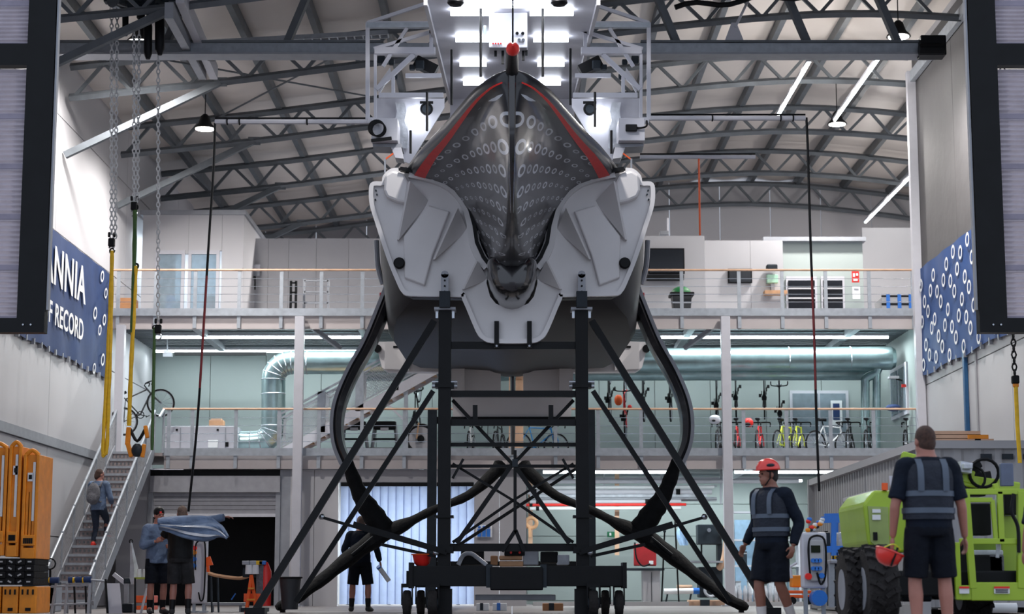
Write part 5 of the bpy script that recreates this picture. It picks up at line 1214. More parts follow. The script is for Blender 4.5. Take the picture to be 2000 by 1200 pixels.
def person(label, loc, rz, J=None, scale=1.0, skin='skin', hair='hairbrown', top='navycloth', sleeve='short', shorts='navyshort', pants=None, vest=None, shoe='shoe', sock=None, hairlen='short', girth=0.0, hat=None, vox=.009):
    J = {**DEF, **(J or {})}
    t = thing('person', label, 'person', (0, 0, 0))
    b = MB()
    b.loft(torso_rings(J, girth))
    hd_ = V(J['head']); HR = Euler((J['headpitch'], 0, J['headyaw'])).to_matrix()
    def H(x, y, z): return hd_ + HR @ V((x, y, z))
    b.sph(H(0, -.01, .03), (.077, .098, .105), 18, 12, HR); b.sph(H(0, .03, -.05), (.058, .066, .068), 14, 10, HR); b.sph(H(0, .062, -.085), (.032, .03, .025), 10, 8, HR)
    b.loft([[H(x, y, z) for x, y, z in r] for r in ([(-.012, .085, .03), (.012, .085, .03), (.012, .07, .03), (-.012, .07, .03)], [(-.018, .116, -.015), (.018, .116, -.015), (.018, .07, -.02), (-.018, .07, -.02)])])
    b.sph(H(0, .088, .033), (.05, .016, .012), 10, 6, HR); b.sph(H(0, .088, -.048), (.026, .014, .012), 10, 6, HR)
    for s in (-1, 1): b.sph(H(s * .079, -.005, -.005), (.012, .024, .033), 8, 8, HR)
    for S_, sg in (('R', 1), ('L', -1)):
        hip, kn, an, to = [V(J[k + S_]) for k in ('hip', 'knee', 'ankle', 'toe')]; sh, el, wr = [V(J[k + S_]) for k in ('sh', 'el', 'wr')]
        limb(b, [hip, lerp3(hip, kn, .5), kn, lerp3(kn, an, .35) + (hip - kn).cross(V((1, 0, 0))).normalized() * 0, an], [.092 + girth * .4, .08, .056, .06, .036], 14)
        b.tube([an + V((0, 0, .0)), lerp3(an, to, .5) + V((0, 0, .0)), to], [.042, .042, .03], 10)
        limb(b, [sh - V((sg * .05, 0, 0)), sh, lerp3(sh, el, .5), el, lerp3(el, wr, .3), wr], [.06, .062, .05, .042, .042, .027], 12)
        dr = V(J['hd' + S_]) if J['hd' + S_] else (wr - el); hand(b, wr, dr, J['pn' + S_], J['curl'], sg)
    remesh(b, 'body', skin, t, vox, 3)
    # face details
    if abs(J['headyaw']) > .3 or rz > 1:
        e = MB()
        for s in (-1, 1): e.sph(H(s * .031, .084, .012), (.012, .008, .008), 8, 6, HR)
        e.build('eyes', 'black', t, True)
    # hair
    if hair:
        h = MB(); h.sph(H(0, -.02, .045), (.083, .098, .098), 18, 12, HR); h.sph(H(0, -.045, -.01), (.074, .07, .085), 14, 10, HR)
        if hairlen == 'bun': h.sph(H(0, -.09, -.02), (.055, .05, .09), 12, 8, HR)
        remesh(h, 'hair', hair, t, .009, 2, .003)
    # top
    g = MB()
    zlo = .9 if sleeve != 'jacket' else .84
    prof = [(zlo, .185, .142), (.98, .185, .14), (1.08, .178, .135), (1.2, .185, .138), (1.3, .198, .143), (1.38, .202, .136), (1.425, .19, .122), (1.465, .145, .105), (1.505, .085, .085)]
    g.loft(torso_rings(J, girth, .5, 1.6, prof))
    for S_, sg in (('R', 1), ('L', -1)):
        sh, el, wr = [V(J[k + S_]) for k in ('sh', 'el', 'wr')]
        if sleeve == 'short': limb(g, [sh - V((sg * .06, 0, 0)), sh, lerp3(sh, el, .5), lerp3(sh, el, .86)], [.07, .082, .076, .077], 14)
        else: limb(g, [sh - V((sg * .06, 0, 0)), sh, lerp3(sh, el, .5), el, lerp3(el, wr, .5), lerp3(el, wr, .95)], [.07, .083, .072, .064, .06, .044], 14)
    remesh(g, 'shirt' if sleeve != 'jacket' else 'jacket', top, t, .012, 3, .006)
    # shorts / trousers
    g = MB()
    g.loft(torso_rings(J, girth, .5, 1.6, [(.84, .155, .13), (.88, .182, .14), (.95, .184, .14), (1.0, .178, .136)]))
    for S_ in 'RL':
        hip, kn, an = [V(J[k + S_]) for k in ('hip', 'knee', 'ankle')]
        if pants: limb(g, [hip, lerp3(hip, kn, .5), kn, lerp3(kn, an, .5), lerp3(kn, an, .92)], [.105, .092, .068, .06, .05], 14)
        else: limb(g, [hip, lerp3(hip, kn, .35), lerp3(hip, kn, .7), lerp3(hip, kn, .97)], [.112, .112, .108, .106], 16)
    remesh(g, 'trousers' if pants else 'shorts', pants or shorts, t, .012, 3, .005)
    for S_ in 'RL':
        an, to = V(J['ankle' + S_]), V(J['toe' + S_]); kn = V(J['knee' + S_]); f = (to - an); f.z = 0; f.normalize(); hl = an - f * .05; hl.z = to.z
        g = MB(); g.tube([hl + V((0, 0, .015)), lerp3(hl, to, .35) + V((0, 0, .02)), lerp3(hl, to, .75) + V((0, 0, .01)), to + f * .06 + V((0, 0, -.0))], [.042, .05, .048, .03], 12); g.sph(an + V((0, 0, -.02)), (.05, .055, .05), 12, 8)
        remesh(g, 'shoe', shoe, t, .01, 2)
        if sock: MB().tube([lerp3(kn, an, .62), lerp3(kn, an, .8), an], [.056, .052, .046], 12).build('sock', sock, t, True)
    if vest:
        g = MB(); prof = [(.98, .205, .158), (1.08, .2, .154), (1.2, .205, .157), (1.3, .214, .16), (1.38, .205, .152), (1.43, .175, .135), (1.465, .12, .11)]
        rr = torso_rings(J, girth, .5, 1.6, prof); g.loft(rr, cap=False); o = g.build('vest', vest, t, True)
        for za, zb in ((1.03, 1.075), (1.17, 1.215)):
            pr = [(za, .211, .164), (zb, .211, .164)]; MB().loft(torso_rings(J, girth, .5, 1.6, pr), cap=False).build('reflective_band', 'reflect', o, True)
        for s in (-1, 1):
            for q in (-1, 1):
                pts = []
                for z, ry in ((1.21, .166), (1.3, .17), (1.38, .162), (1.43, .14), (1.48, .07)):
                    w = (z - .94) / .45; c = V(J['pelvis']).lerp(V(J['chest']), min(1, (z - .94) / .36)) if z < 1.3 else V(J['chest']).lerp(V(J['neck']), (z - 1.3) / .19)
                    ax = (V(J['shR']) - V(J['shL'])).normalized(); fy = V((-ax.y, ax.x, 0)); pts.append(c + ax * s * .105 + fy * q * (ry + girth) * (.92 if z < 1.45 else 1.0))
                rg = [[p + V((-.026, 0, 0)), p + V((.026, 0, 0)), p + V((.026, .012 * q, 0)), p + V((-.026, .012 * q, 0))] for p in pts]
                MB().loft(rg).build('reflective_strap', 'reflect', o, True)
    if hat:
        hm, kind = hat; g = MB()
        if kind == 'helmet':
            rg = []
            for i in range(9):
                a = i / 8 * PI / 2; rg.append([H(.112 * math.cos(a) * math.cos(q), -.005 + .135 * math.cos(a) * math.sin(q), .055 + .125 * math.sin(a)) for q in [2 * PI * k / 22 for k in range(22)]])
            o = MB().loft(rg).build('helmet', hm, t, True)
            MB().loft([[H(x * .1, .105 + y * .06, .05 + z) for x, y, z in ((-1, 0, .012), (-.6, .8, .006), (.6, .8, .006), (1, 0, .012), (.6, .8, -.006), (-.6, .8, -.006))] for z in (0, .001)]).build('peak', hm, o)
            MB().torus(H(0, -.005, .06), HR @ V((0, 0, 1)), .12, .012, 24, 6).build('rim', hm, o, True)
            for s in (-1, 1): MB().tube([H(s * .1, .02, .05), H(s * .085, .02, -.04), H(s * .04, .06, -.11)], .007, 6).build('chin_strap', 'black', o, True); MB().sph(H(s * .1, .01, .1), (.02, .05, .02), 8, 6, HR).build('vent', 'machine', o, True)
        else:
            g.sph(H(0, -.015, .06), (.09, .108, .1), 16, 10, HR); o = remesh(g, 'beanie', hm, t, .01, 2); MB().box(H(.02, .092, .06), (.035, .012, .03)).build('badge', 'red', o)
    t.location = loc; t.rotation_euler = (0, 0, rz); t.scale = (scale,) * 3
    return t, J, H
defm('vestnavy', (20, 28, 42), .8, var=.2, scale=5, bump=.4)
# --- right man, back to the camera, red helmet in his left hand
p = P(1812, 1100, 16.5)
A_, JA, _ = person('tall man seen from behind in navy vest and shorts holding a red helmet', (p.x + .02, 16.5, 0), 0.08, dict(
    elL=(-.285, -.02, 1.10), wrL=(-.30, .03, .84), elR=(.275, -.02, 1.10), wrR=(.315, .04, .84), headyaw=.25, head=(-.01, .02, 1.625), kneeR=(.125, .02, .49), ankleR=(.13, -.03, .09), kneeL=(-.125, .02, .49), ankleL=(-.13, -.03, .09), toeR=(.17, .14, .03), toeL=(-.17, .14, .03), curl=.55),
    scale=1.055, hair='hairbrown', top='navycloth', vest='vestnavy', girth=.012, vox=.008)
MB().torus((-.30, .03, .87), (0, .1, 1), .034, .012, 14, 6).build('watch', 'black', A_, True)
MB().box((-.2, -.02, .93), (.02, .1, .05)).build('pocket_tab', 'orangebright', A_); 
hm = thing('safety_helmet', 'red safety helmet hanging upside down from the right man\'s hand', 'helmet', (0, 0, 0), 'red safety helmets')
hp = P(1738, 1078, 16.4)
MB().lathe([(.155, .0), (.15, -.05), (.125, -.11), (.08, -.15), (.01, -.165)], (0, 0, 0), n=22).build('shell', 'helmetred', hm, True); MB().torus((0, 0, 0), (0, 0, 1), .155, .012, 22, 6).build('rim', 'helmetred', hm, True)
MB().lathe([(.13, .0), (.12, -.05), (.06, -.1), (.01, -.11)], (0, 0, -.002), n=18).build('liner', 'black', hm, True); MB().tube(smoothpath([(-.1, 0, 0), (0, -.02, .09), (.12, 0, .06)], 4), .008, 6).build('chin_strap', 'bikeyellow', hm, True); MB().bar((-.0, -.15, .06), (.0, -.14, -.16), .02).build('hanging_strap', 'black', hm)
hm.location = hp; hm.rotation_euler = (.1, .35, .3); hm.scale = (.78,) * 3
# --- man with red helmet walking left
p = P(1508, 1100, 20)
B_, JB, HB_ = person('man in red safety helmet and dark vest walking towards the left', (p.x, 20, 0), math.radians(134), dict(
    hipR=(.09, 0, .9), kneeR=(.1, .10, .49), ankleR=(.1, .06, .10), toeR=(.11, .25, .04), kneeL=(-.1, .0, .49), ankleL=(-.1, -.2, .12), toeL=(-.11, -.06, .03),
    elR=(.3, -.12, 1.14), wrR=(.36, .0, .90), elL=(-.27, -.12, 1.13), wrL=(-.27, -.02, .88), curl=.6, headyaw=-.45, headpitch=-.05, head=(0, .04, 1.63)),
    scale=1.0, skin='skindark', hair='hairblack', top='navycloth', sleeve='long', vest='vestnavy', sock='sock', shoe='shoe', girth=.008, hat=('helmetred', 'helmet'), vox=.008)
for q in ((.02, .175, 1.36, .04, .03, 'reflect'), (.02, .178, 1.32, .04, .03, 'steelgrey'), (.02, .176, 1.25, .05, .06, 'bagpack')): MB().box((q[0], q[1], q[2]), (q[3] * 1.3, .012, q[4])).build('badge', q[5], B_)
MB().box((-.05, .14, .82), (.14, .04, .025)).build('pocket_trim', 'red', B_)
# --- man in the centre, from behind
p = P(703, 1150, 34.8)
person('man from behind in navy top and shorts near the strip curtain', (p.x, 34.8, 0), -.05, dict(elL=(-.3, -.03, 1.14), wrL=(-.2, .14, 1.0), elR=(.31, -.02, 1.15), wrR=(.36, .08, .93), headyaw=.1, head=(0.0, .05, 1.64), kneeR=(.15, .02, .49), ankleR=(.16, -.03, .09), kneeL=(-.14, .02, .49), ankleL=(-.15, -.03, .09), toeR=(.2, .14, .03), toeL=(-.19, .14, .03)), scale=.985, hair='hairgrey', sleeve='long', sock='black', girth=.012)
t = thing('paper_roll', 'white paper roll leaning beside the man at the strip curtain', 'roll', P(757, 1138, 35)); MB().cyl(P(740, 1108, 34.9), P(760, 1136, 34.9), .045).build('tube', 'paper', t, True); MB().cyl(P(739, 1107, 34.88), P(741, 1110, 34.9), .048).build('end_cap', 'blue', t, True)
# --- left pair
p = P(308, 1100, 31.6)
C_, JC, _ = person('man in grey-blue jacket and black beanie standing at the left', (p.x - .02, 31.7, 0), math.radians(205), dict(elL=(-.3, .02, 1.12), wrL=(-.16, .22, 1.12), elR=(.27, .05, 1.13), wrR=(.1, .2, 1.2), headyaw=.2, curl=.9, pnR=(-1, 0, 0)), scale=1.0, hair=None, top='jacketgrey', sleeve='jacket', girth=.015, hat=('black', 'beanie'), sock='black')
p = P(352, 1100, 31.0)
D_, JD, _ = person('stocky man from behind in black t-shirt swinging a jacket on', (p.x, 31.0, 0), 0.05, dict(shR=(.2, -.01, 1.45), elR=(.42, .02, 1.52), wrR=(.70, .04, 1.60), hdR=(1, .05, -.05), pnR=(0, 0, -1), elL=(-.3, .05, 1.25), wrL=(-.28, .25, 1.38), kneeR=(.14, .03, .49), ankleR=(.15, -.05, .1), kneeL=(-.1, .02, .49), headyaw=.1, head=(.01, .03, 1.64)), scale=1.0, hair='hairgrey', top='black', sleeve='short', shorts='charcoalshort', girth=.03, sock='black')
jk = thing('jacket', 'blue grey jacket flung across the shoulders of the man from behind', 'jacket', P(380, 1040, 30.7))
def jf(u, v):
    top_ = smoothpath([P(308, 1013, 30.72), P(340, 1012, 30.7), P(375, 1010, 30.72), P(410, 1010, 30.72), P(432, 1026, 30.66), P(446, 1050, 30.6)], 8)
    bot_ = smoothpath([P(312, 1035, 30.66), P(335, 1042, 30.6), P(365, 1052, 30.56), P(400, 1057, 30.55), P(425, 1052, 30.56), P(444, 1052, 30.58)], 8)
    i = min(len(top_) - 1, int(u * (len(top_) - 1) + .5)); q = top_[i].lerp(bot_[i], v)
    return q + V((0, -.05 * math.sin(v * PI) + .025 * math.sin(v * 14 + u * 9), .012 * math.sin(v * 9 + u * 6)))
mm = MB(); mm.grid(jf, 36, 14); o = mm.build('shell', 'jacketgrey', jk, True); sd = o.modifiers.new('solid', 'SOLIDIFY'); sd.thickness = .02
for va in (.42, .72):
    mm = MB(); mm.grid(lambda u, v: jf(.05 + .9 * u, va + .09 * v) + V((0, -.05, 0)), 36, 2); o = mm.build('stripe', 'bag', jk, True)
arm_ = smoothpath([P(378, 1022, 30.95), P(405, 1018, 30.97), P(432, 1012, 31.0), P(437, 1011, 31.0)], 4)
MB().tube(arm_, [.1, .095, .09, .085, .08, .075, .07, .068, .066, .064, .06, .06, .06][:len(arm_)], 12).build('sleeve', 'jacketgrey', jk, True)
# --- woman on the stairs
d_w = 40.6; u = (d_w - 38.4) / 5.95; zf = Z1 * u
E_, JE, _ = person('woman with brown hair and grey rucksack climbing the left stairs', (PX(192, 1000, d_w), d_w, zf - .05), -.35, dict(kneeR=(.1, .2, .62), ankleR=(.1, .2, .28), toeR=(.1, .36, .24), kneeL=(-.07, .03, .49), ankleL=(-.07, -.06, .12), toeL=(-.08, .08, .06), elR=(.27, .05, 1.12), wrR=(.2, .22, 1.0), elL=(-.25, .0, 1.13), wrL=(-.2, .16, .98), headyaw=-.5), scale=.96, hair='hairbrown', top='jacketgrey', sleeve='jacket', pants='jean', shoe='shoered', hairlen='bun')
rk = thing('rucksack', 'grey rucksack on the back of the woman on the stairs', 'rucksack', (0, 0, 0))
g = MB(); g.sph((0, -.22, 1.2), (.17, .1, .25), 16, 12); g.sph((0, -.29, 1.1), (.13, .07, .13), 14, 10); remesh(g, 'bag_body', 'bagpack', rk, .012, 3, .004)
for s in (-.12, .12): MB().tube(smoothpath([(s, -.16, 1.36), (s, -.05, 1.47), (s, .12, 1.4), (s, .14, 1.25), (s, -.05, 1.05), (s, -.15, 1.02)], 4), .02, 6).build('shoulder_strap', 'bagpack', rk, True)
rk.location = E_.location; rk.rotation_euler = E_.rotation_euler; rk.scale = E_.scale
# --- man cut off by the right edge
p = P(2078, 1000, 17.2)
person('man in navy shirt cut off by the right picture edge', (p.x, 17.6, 0), 0.0, dict(shL=(-.2, 0, 1.36), shR=(.2, 0, 1.36), neck=(0, .05, 1.44), head=(0, .12, 1.6)), scale=.88, top='navycloth', girth=.02)
# ================================================= LEFT FLOOR CLUTTER
# stack of orange barriers on rubber blocks
ob = 30.0
def barrier(x0, x1, y0, y1, lab, d=ob):
    t = thing('road_barrier', lab, 'barrier', P((x0 + x1) / 2, y1, d), 'orange road barriers standing on end')
    a, b = PX(x0, 980, d), PX(x1, 980, d); z0, z1 = PZ(1, y1, d), PZ(1, y0, d); h = z1 - z0; dp = .9
    zz = lambda f: z0 + h * f
    for xa, xb in ((a, a + .05), (b - .05, b)): MB().bb(xa, xb, d, d + dp, z0, z1 - .05).build('side_rail', 'orange', t, bevel=.01)
    MB().tube(smoothpath([(a + .02, d + .05, z1 - .06), ((a + b) / 2, d + .05, z1 + .02), (b - .02, d + .05, z1 - .06)], 4), .035, 8).build('top_bow', 'orange', t, True)
    MB().bb(a + .04, b - .04, d + .05, d + dp, zz(.62), z1 - .05).build('upper_panel', 'orange', t); MB().bb(a + .02, b - .02, d - .02, d + .12, z0, zz(.10)).build('foot_panel', 'orange', t, bevel=.01); MB().bb(a + .02, b - .02, d - .03, d + .12, zz(.12), zz(.22)).build('lower_panel', 'orange', t, bevel=.01)
    for k in range(5): MB().bb(a + .05 + k * (b - a - .1) / 5, a + .075 + k * (b - a - .1) / 5, d - .04, d, zz(.14), zz(.19)).build('slot', 'black', t)
    for k in range(3): x = a + .05 + (b - a - .1) * (k + .5) / 3; MB().bb(x - .018, x + .018, d + .03, d + .08, zz(.22), zz(.62)).build('slat', 'orange', t)
    MB().bb(a + .05, b - .05, d + dp - .1, d + dp, zz(.22), zz(.62)).build('back_board', 'cardboard', t)
    MB().bb(a + .07, a + .16, d + .02, d + .05, zz(.72), zz(.80)).build('label_plate', 'paper', t); MB().bb(a + .09, a + .14, d + .01, d + .02, zz(.74), zz(.78)).build('label_print', 'black', t)
    MB().bb(b - .10, b - .06, d + .02, d + .05, zz(.35), zz(.9)).build('reflector', 'paper', t)
barrier(-30, 12, 868, 1086, 'orange barrier cut by the left picture edge'); barrier(14, 39, 866, 1088, 'taller orange barrier in the middle of the left stack'); barrier(43, 74, 882, 1092, 'orange barrier at the right of the left stack, nearest the wall')
t = thing('rubber_block_stack', 'stack of black rubber feet with pale flecks under the orange barriers', 'rubber blocks', P(40, 1145, ob))
for r in range(4):
    for k in range(5):
        a = PX(-24 + k * 18.4, 1110, ob); z0 = PZ(1, 1143 - r * 13, ob); MB().bb(a, a + .148, ob - .05 + .03 * ((r + k) % 2), ob + .9, z0, z0 + .102).build('block', 'rubber', t, bevel=.008)
        MB().box((a + .07, ob - .06 + .03 * ((r + k) % 2), z0 + .05), (.06, .01, .025), Euler((0, .5 * ((r * 3 + k) % 3 - 1), 0)).to_matrix()).build('fleck', 'container', t)
for k, (a, b) in enumerate(((-28, 1), (4, 35), (37, 71))):
    t = thing('slotted_block', ['orange slotted plastic block under the rubber feet at the picture edge', 'orange slotted plastic block in the middle under the rubber feet', 'orange slotted plastic block at the right under the rubber feet'][k], 'barrier block', P((a + b) / 2, 1199, ob), 'orange plastic bases')
    pb(a, b, 1146, 1199, ob, .9, 'body', 'orange', t, .015)
    for f in (.15, .45, .75): x = a + (b - a) * f; pb(x, x + 3, 1152, 1162, ob - .02, .02, 'slot', 'black', t)
    pb(a + (b - a) * .35, a + (b - a) * .65, 1188, 1194, ob - .02, .02, 'hand_hole', 'black', t)
# folding trestle trolley frame with blue padded bar
t = thing('trestle_frame', 'silver trestle rack with blue padded bars at the foot of the stairs', 'trestle', P(145, 1199, 32))
td = 32.0
for x0, x1 in ((110, 100), (131, 127), (176, 172)): MB().bar(P(x0, 1140, td), P(x1, 1199, td), .04).build('leg', 'galv', t); MB().bar(P(x0, 1140, td), P(x1 + 5, 1199, td + .5), .03).build('leg', 'galv', t)
for y in (1146, 1182): MB().tube([P(68, y + 2, td), P(176, y - 3, td)], .022, 8).build('cross_bar', 'galv', t, True)
for x0, x1 in ((66, 74), (80, 95), (98, 115), (134, 142), (148, 160), (164, 178)): MB().tube([P(x0, 1136 - x0 * .02, td), P(x1, 1136 - x1 * .02, td)], .055, 10).build('blue_pad', 'navyblue', t, True)
for x in (77, 97, 144, 163): MB().tube([P(x - 1.5, 1134, td), P(x + 1.5, 1134, td)], .05, 10).build('yellow_collar', 'yellow', t, True)
for x in (145, 167): MB().bar(P(x, 1145, td), P(x + 2, 1199, td), .03).build('black_leg', 'black', t)
MB().tube([P(140, 1130, td), P(204, 1136, td)], .02, 8).build('cross_bar', 'galv', t, True); MB().tube([P(98, 1150, td), P(98, 1112, td)], .02, 6).torus(P(98, 1102, td), (0, 1, 0), .09, .014, 16, 5).build('hoop_handle', 'black', t, True)
t = thing('red_clamp', 'small orange-red clamp tool hung on the trestle rack', 'clamp', P(82, 1178, 31.9)); MB().box(P(82, 1174, 31.9), (.13, .06, .05)).build('body', 'orangebright', t, bevel=.01); MB().bar(P(76, 1176, 31.9), P(76, 1186, 31.9), .03).build('jaw', 'red', t)
t = thing('white_board', 'white panel board leaning at the foot of the stairs', 'board', P(222, 1199, 32.5)); MB().prism([P(208, 1140, 32.5), P(233, 1140, 32.5), P(238, 1199, 32.3), P(212, 1199, 32.3)], (0, .04, 0)).build('sheet', 'white', t); MB().bar(P(206, 1132, 32.4), P(210, 1199, 32.3), .03).build('edge', 'black', t)
t = thing('rag_sack', 'white cloth sack hanging beside the stair foot', 'sack', P(262, 1130, 33)); MB().loft([[P(x + dx, y, 33 + dy) for dx, dy in ((-w, 0), (0, -.06), (w, 0), (0, .06))] for x, y, w in ((256, 1060, 2), (259, 1085, 5), (262, 1110, 8), (262, 1130, 9), (260, 1142, 4))]).build('cloth', 'bag', t, True); MB().torus(P(256, 1058, 33), (0, 1, 0), .03, .01, 10, 5).build('hook_loop', 'black', t, True)
t = thing('tool_trolley', 'low dark tool trolley with orange trays at the left men\'s feet', 'trolley', P(275, 1199, 32.6))
pb(262, 300, 1128, 1132, 32.6, .5, 'top_shelf', mat('olive', (150, 160, 60), .5), t); pb(264, 300, 1164, 1178, 32.6, .4, 'tray', 'orangebright', t, .01); pb(266, 300, 1184, 1192, 32.6, .4, 'tray', 'orangebright', t, .01)
for x in (264, 299):
    for d in (32.6, 33.1): MB().bar(P(x, 1130, d), P(x, 1199, d), .03).build('leg', 'black', t)
for x in (272, 283): MB().cyl(P(x, 1128, 32.7), P(x, 1112, 32.7), .045, .035).build('white_bottle', 'paper', t, True)
MB().bar(P(287, 1150, 32.4), P(275, 1199, 32.3), .03).build('white_pole', 'white', t)
t = thing('stair_side_machine', 'grey scissor arm trolley standing under the stairs', 'trolley', P(245, 1199, 33.4)); MB().bar(P(222, 1122, 33.4), P(245, 1140, 33.4), .07).build('arm', 'white', t); MB().bar(P(247, 1140, 33.4), P(246, 1199, 33.4), .07).build('mast', 'steelgrey', t); MB().box(P(250, 1135, 33.4), (.14, .1, .1)).build('joint', 'machine', t, bevel=.02); MB().bb(PX(240, 1190, 33.4), PX(260, 1190, 33.4), 33.3, 33.7, 0, .16).build('base', 'machine', t, bevel=.02)
# clutter on the floor along the left wall
for k, (x, y, w, h, m_, lab) in enumerate([(92, 1112, .22, .2, 'steelgrey', 'grey crate standing behind the hoop handle at the wall'), (80, 1150, .3, .3, 'machine', 'dark case on the floor beside the orange bases')]):
    c = P(x, y, 34.5); t = thing('equipment_case', lab, 'case', (c.x, 34.5, 0)); MB().bb(c.x - w, c.x + w, 34.3, 34.8, 0, .45 + k * .1).build('body', m_, t, bevel=.02); MB().bb(c.x - w, c.x + w, 34.28, 34.3, .3, .33).build('lid_line', 'black', t)
# white socket stand behind the two men
def socket_stand(x0, x1, y0, y1, d, lab, full):
    a, b = PX(x0, 1100, d), PX(x1, 1100, d); z1 = PZ(1, y0, d); z0 = PZ(1, y1, d)
    t = thing('socket_stand', lab, 'power stand', ((a + b) / 2, d, 0), 'white power socket stands')
    MB().bb(a, b, d, d + .16, z0, z1).build('board', 'white', t, bevel=.03)
    for x in (a + .05, b - .05): MB().bar((x, d + .08, z0), (x, d + .08, .03), .05).build('leg', 'galv', t); MB().bar((x - .06, d + .08, .02), (x + .06, d + .08, .02), .3, .03).build('foot', 'galv', t)
    w = b - a
    if full:
        MB().bb(a + w * .28, b - w * .16, d - .06, d, z1 - .62, z1 - .1).build('socket_box', 'container', t, bevel=.015); MB().bb(a + w * .34, b - w * .3, d - .075, d - .06, z1 - .26, z1 - .17).build('breaker_window', 'screen', t)
        for r in range(2):
            for k in range(3): x = a + w * (.40 + .13 * k); MB().cyl((x, d - .11, z1 - .36 - .1 * r), (x, d - .06, z1 - .36 - .1 * r), .028, n=12).build('blue_socket', 'blue', t, True)
        MB().cyl((a + w * .22, d - .08, z1 - .56), (a + w * .22, d, z1 - .56), .042, n=14).build('red_socket', 'red', t, True); MB().cyl((b - w * .28, d - .11, z1 - .55), (b - w * .28, d - .05, z1 - .55), .035, n=12).build('blue_socket', 'blue', t, True)
        MB().cyl((a + w * .62, d - .1, z0 - .12), (a + w * .62, d + .14, z0 - .12), .1, n=16).build('blue_reel', 'blue', t, True)
    else:
        for k, (mm_, f) in enumerate((('red', .85), ('orange', .78), ('blue', .68), ('blue', .58))): MB().cyl((a + w * .2, d - .06, z0 + (z1 - z0) * f), (a + w * .2, d, z0 + (z1 - z0) * f), .04, n=10).build('socket', mm_, t, True)
    MB().tube(smoothpath([(a + w * .3, d - .05, z1 - .55), (a + w * .25, d - .05, z1 - .2), (a + w * .4, d - .05, z1 - .06), (b - w * .12, d - .05, z1 - .1), (b - w * .1, d - .05, z0 + .2), (b - w * .3, d - .06, z0 + .05), (a + w * .55, d - .07, z0 + .2)], 5), .014, 6).build('cable', 'black', t, True)
socket_stand(374, 404, 1052, 1180, 33.0, 'white power socket stand behind the two men at the left', False)
socket_stand(1566, 1616, 1040, 1150, 24.0, 'white power socket stand with blue sockets right of the helmeted man', True)
t = thing('cable_heap', 'heap of coloured plugs and tools piled on the right socket stand', 'plugs', P(1592, 1040, 24))
for k in range(14):
    c = P(1578 + (k * 7) % 30, 1036 - (k * 5) % 24, 24.05 + .02 * (k % 4)); MB().sph(c, (.035, .03, .03), 8, 6).build('plug', ('orange', 'red', 'paper', 'blue', 'bag', 'machine')[k % 6], t, True)
t = thing('orange_flag', 'bright orange cone flag on the table behind the two men', 'flag', P(412, 1115, 33)); MB().prism([P(402, 1090, 33), P(410, 1087, 33), P(416, 1104, 33), P(403, 1106, 33)], (0, .05, 0)).build('flag', 'orangebright', t); MB().bar(P(406, 1104, 33.03), P(407, 1118, 33.03), .05).build('stem', 'orangebright', t)
t = thing('timber_plank', 'curved pale timber plank on trestles in the dark doorway', 'plank', P(450, 1128, 33.5)); MB().tube(smoothpath([P(402, 1118, 33.5), P(420, 1124, 33.5), P(445, 1128, 33.5), P(470, 1130, 33.5), P(490, 1124, 33.5)], 4), .035, 6).build('board', 'wood', t, True)
for x in (412, 425): MB().bar(P(x, 1126, 33.6), P(x + 2, 1199, 33.6), .03).build('prop', 'machine', t)
t = thing('plastic_sack', 'crumpled translucent plastic sacks on the low bench in the doorway', 'sack', P(435, 1178, 34)); g = MB()
for x, y, r in ((420, 1168, .14), (435, 1164, .15), (452, 1162, .16), (445, 1170, .16), (428, 1174, .12)): g.sph(P(x, y, 34), (r, r * .8, r * .75), 10, 8)
remesh(g, 'bundle', 'bag', t, .025, 2, .03); MB().tube([P(452, 1172, 33.8), P(460, 1160, 33.8)], .012, 6).build('blue_tie', 'blue', t)
t = thing('low_bench', 'low grey workbench in the dark doorway', 'bench', P(450, 1199, 34)); pb(396, 478, 1178, 1183, 34, .6, 'top', 'steelgrey', t)
for x in (400, 415, 470): MB().bar(P(x, 1182, 34.1), P(x, 1204, 34.1), .05).build('leg', 'steelgrey', t)
t = thing('stepladder', 'orange stepladder trestle standing before the dark doorway', 'stepladder', P(490, 1199, 32)); 
for x in (480, 502): MB().bar(P(491, 1124, 32.2), P(x, 1202, 32), .05, .03).build('rail', 'orangebright', t)
for x in (482, 500): MB().bar(P(491, 1126, 32.3), P(x, 1202, 32.7), .04, .03).build('rear_rail', 'orangebright', t)
for y, w in ((1150, 6), (1172, 8), (1190, 10)): MB().bar(P(491 - w, y, 32.1), P(491 + w, y, 32.1), .12, .03).build('step', 'orange', t)
pb(476, 508, 1160, 1176, 32.2, .1, 'tray', 'orangebright', t)
t = thing('fire_extinguisher_trolley', 'trolley with red cylinders and white filter cups behind the stepladder', 'trolley', P(505, 1199, 33)); 
for x, m_ in ((518, 'red'), (511, 'bagpack')): MB().lathe([(.1, 0), (.1, .6), (.06, .7), (.03, .76)], (PX(x, 1180, 33), 33, .12), n=14).build('cylinder', m_, t, True)
pb(470, 520, 1188, 1196, 33, .4, 'base', 'machine', t); pb(474, 524, 1110, 1128, 33.1, .2, 'panel', 'machine', t)
for x in (486, 499): MB().cyl(P(x, 1122, 32.9), P(x, 1104, 32.9), .065, .055, 14).build('filter_cup', 'paper', t, True)
for x, m_ in ((480, 'steelgrey'), (495, 'steelgrey'), (507, 'yellow'), (513, 'blue')): MB().box(P(x, 1100, 32.95), (.12, .1, .07)).build('valve', m_, t, bevel=.01)
t = thing('waste_bin', 'black waste bin full of pale rubbish beside the left strut', 'bin', P(566, 1185, 33)); c = P(566, 1185, 33)
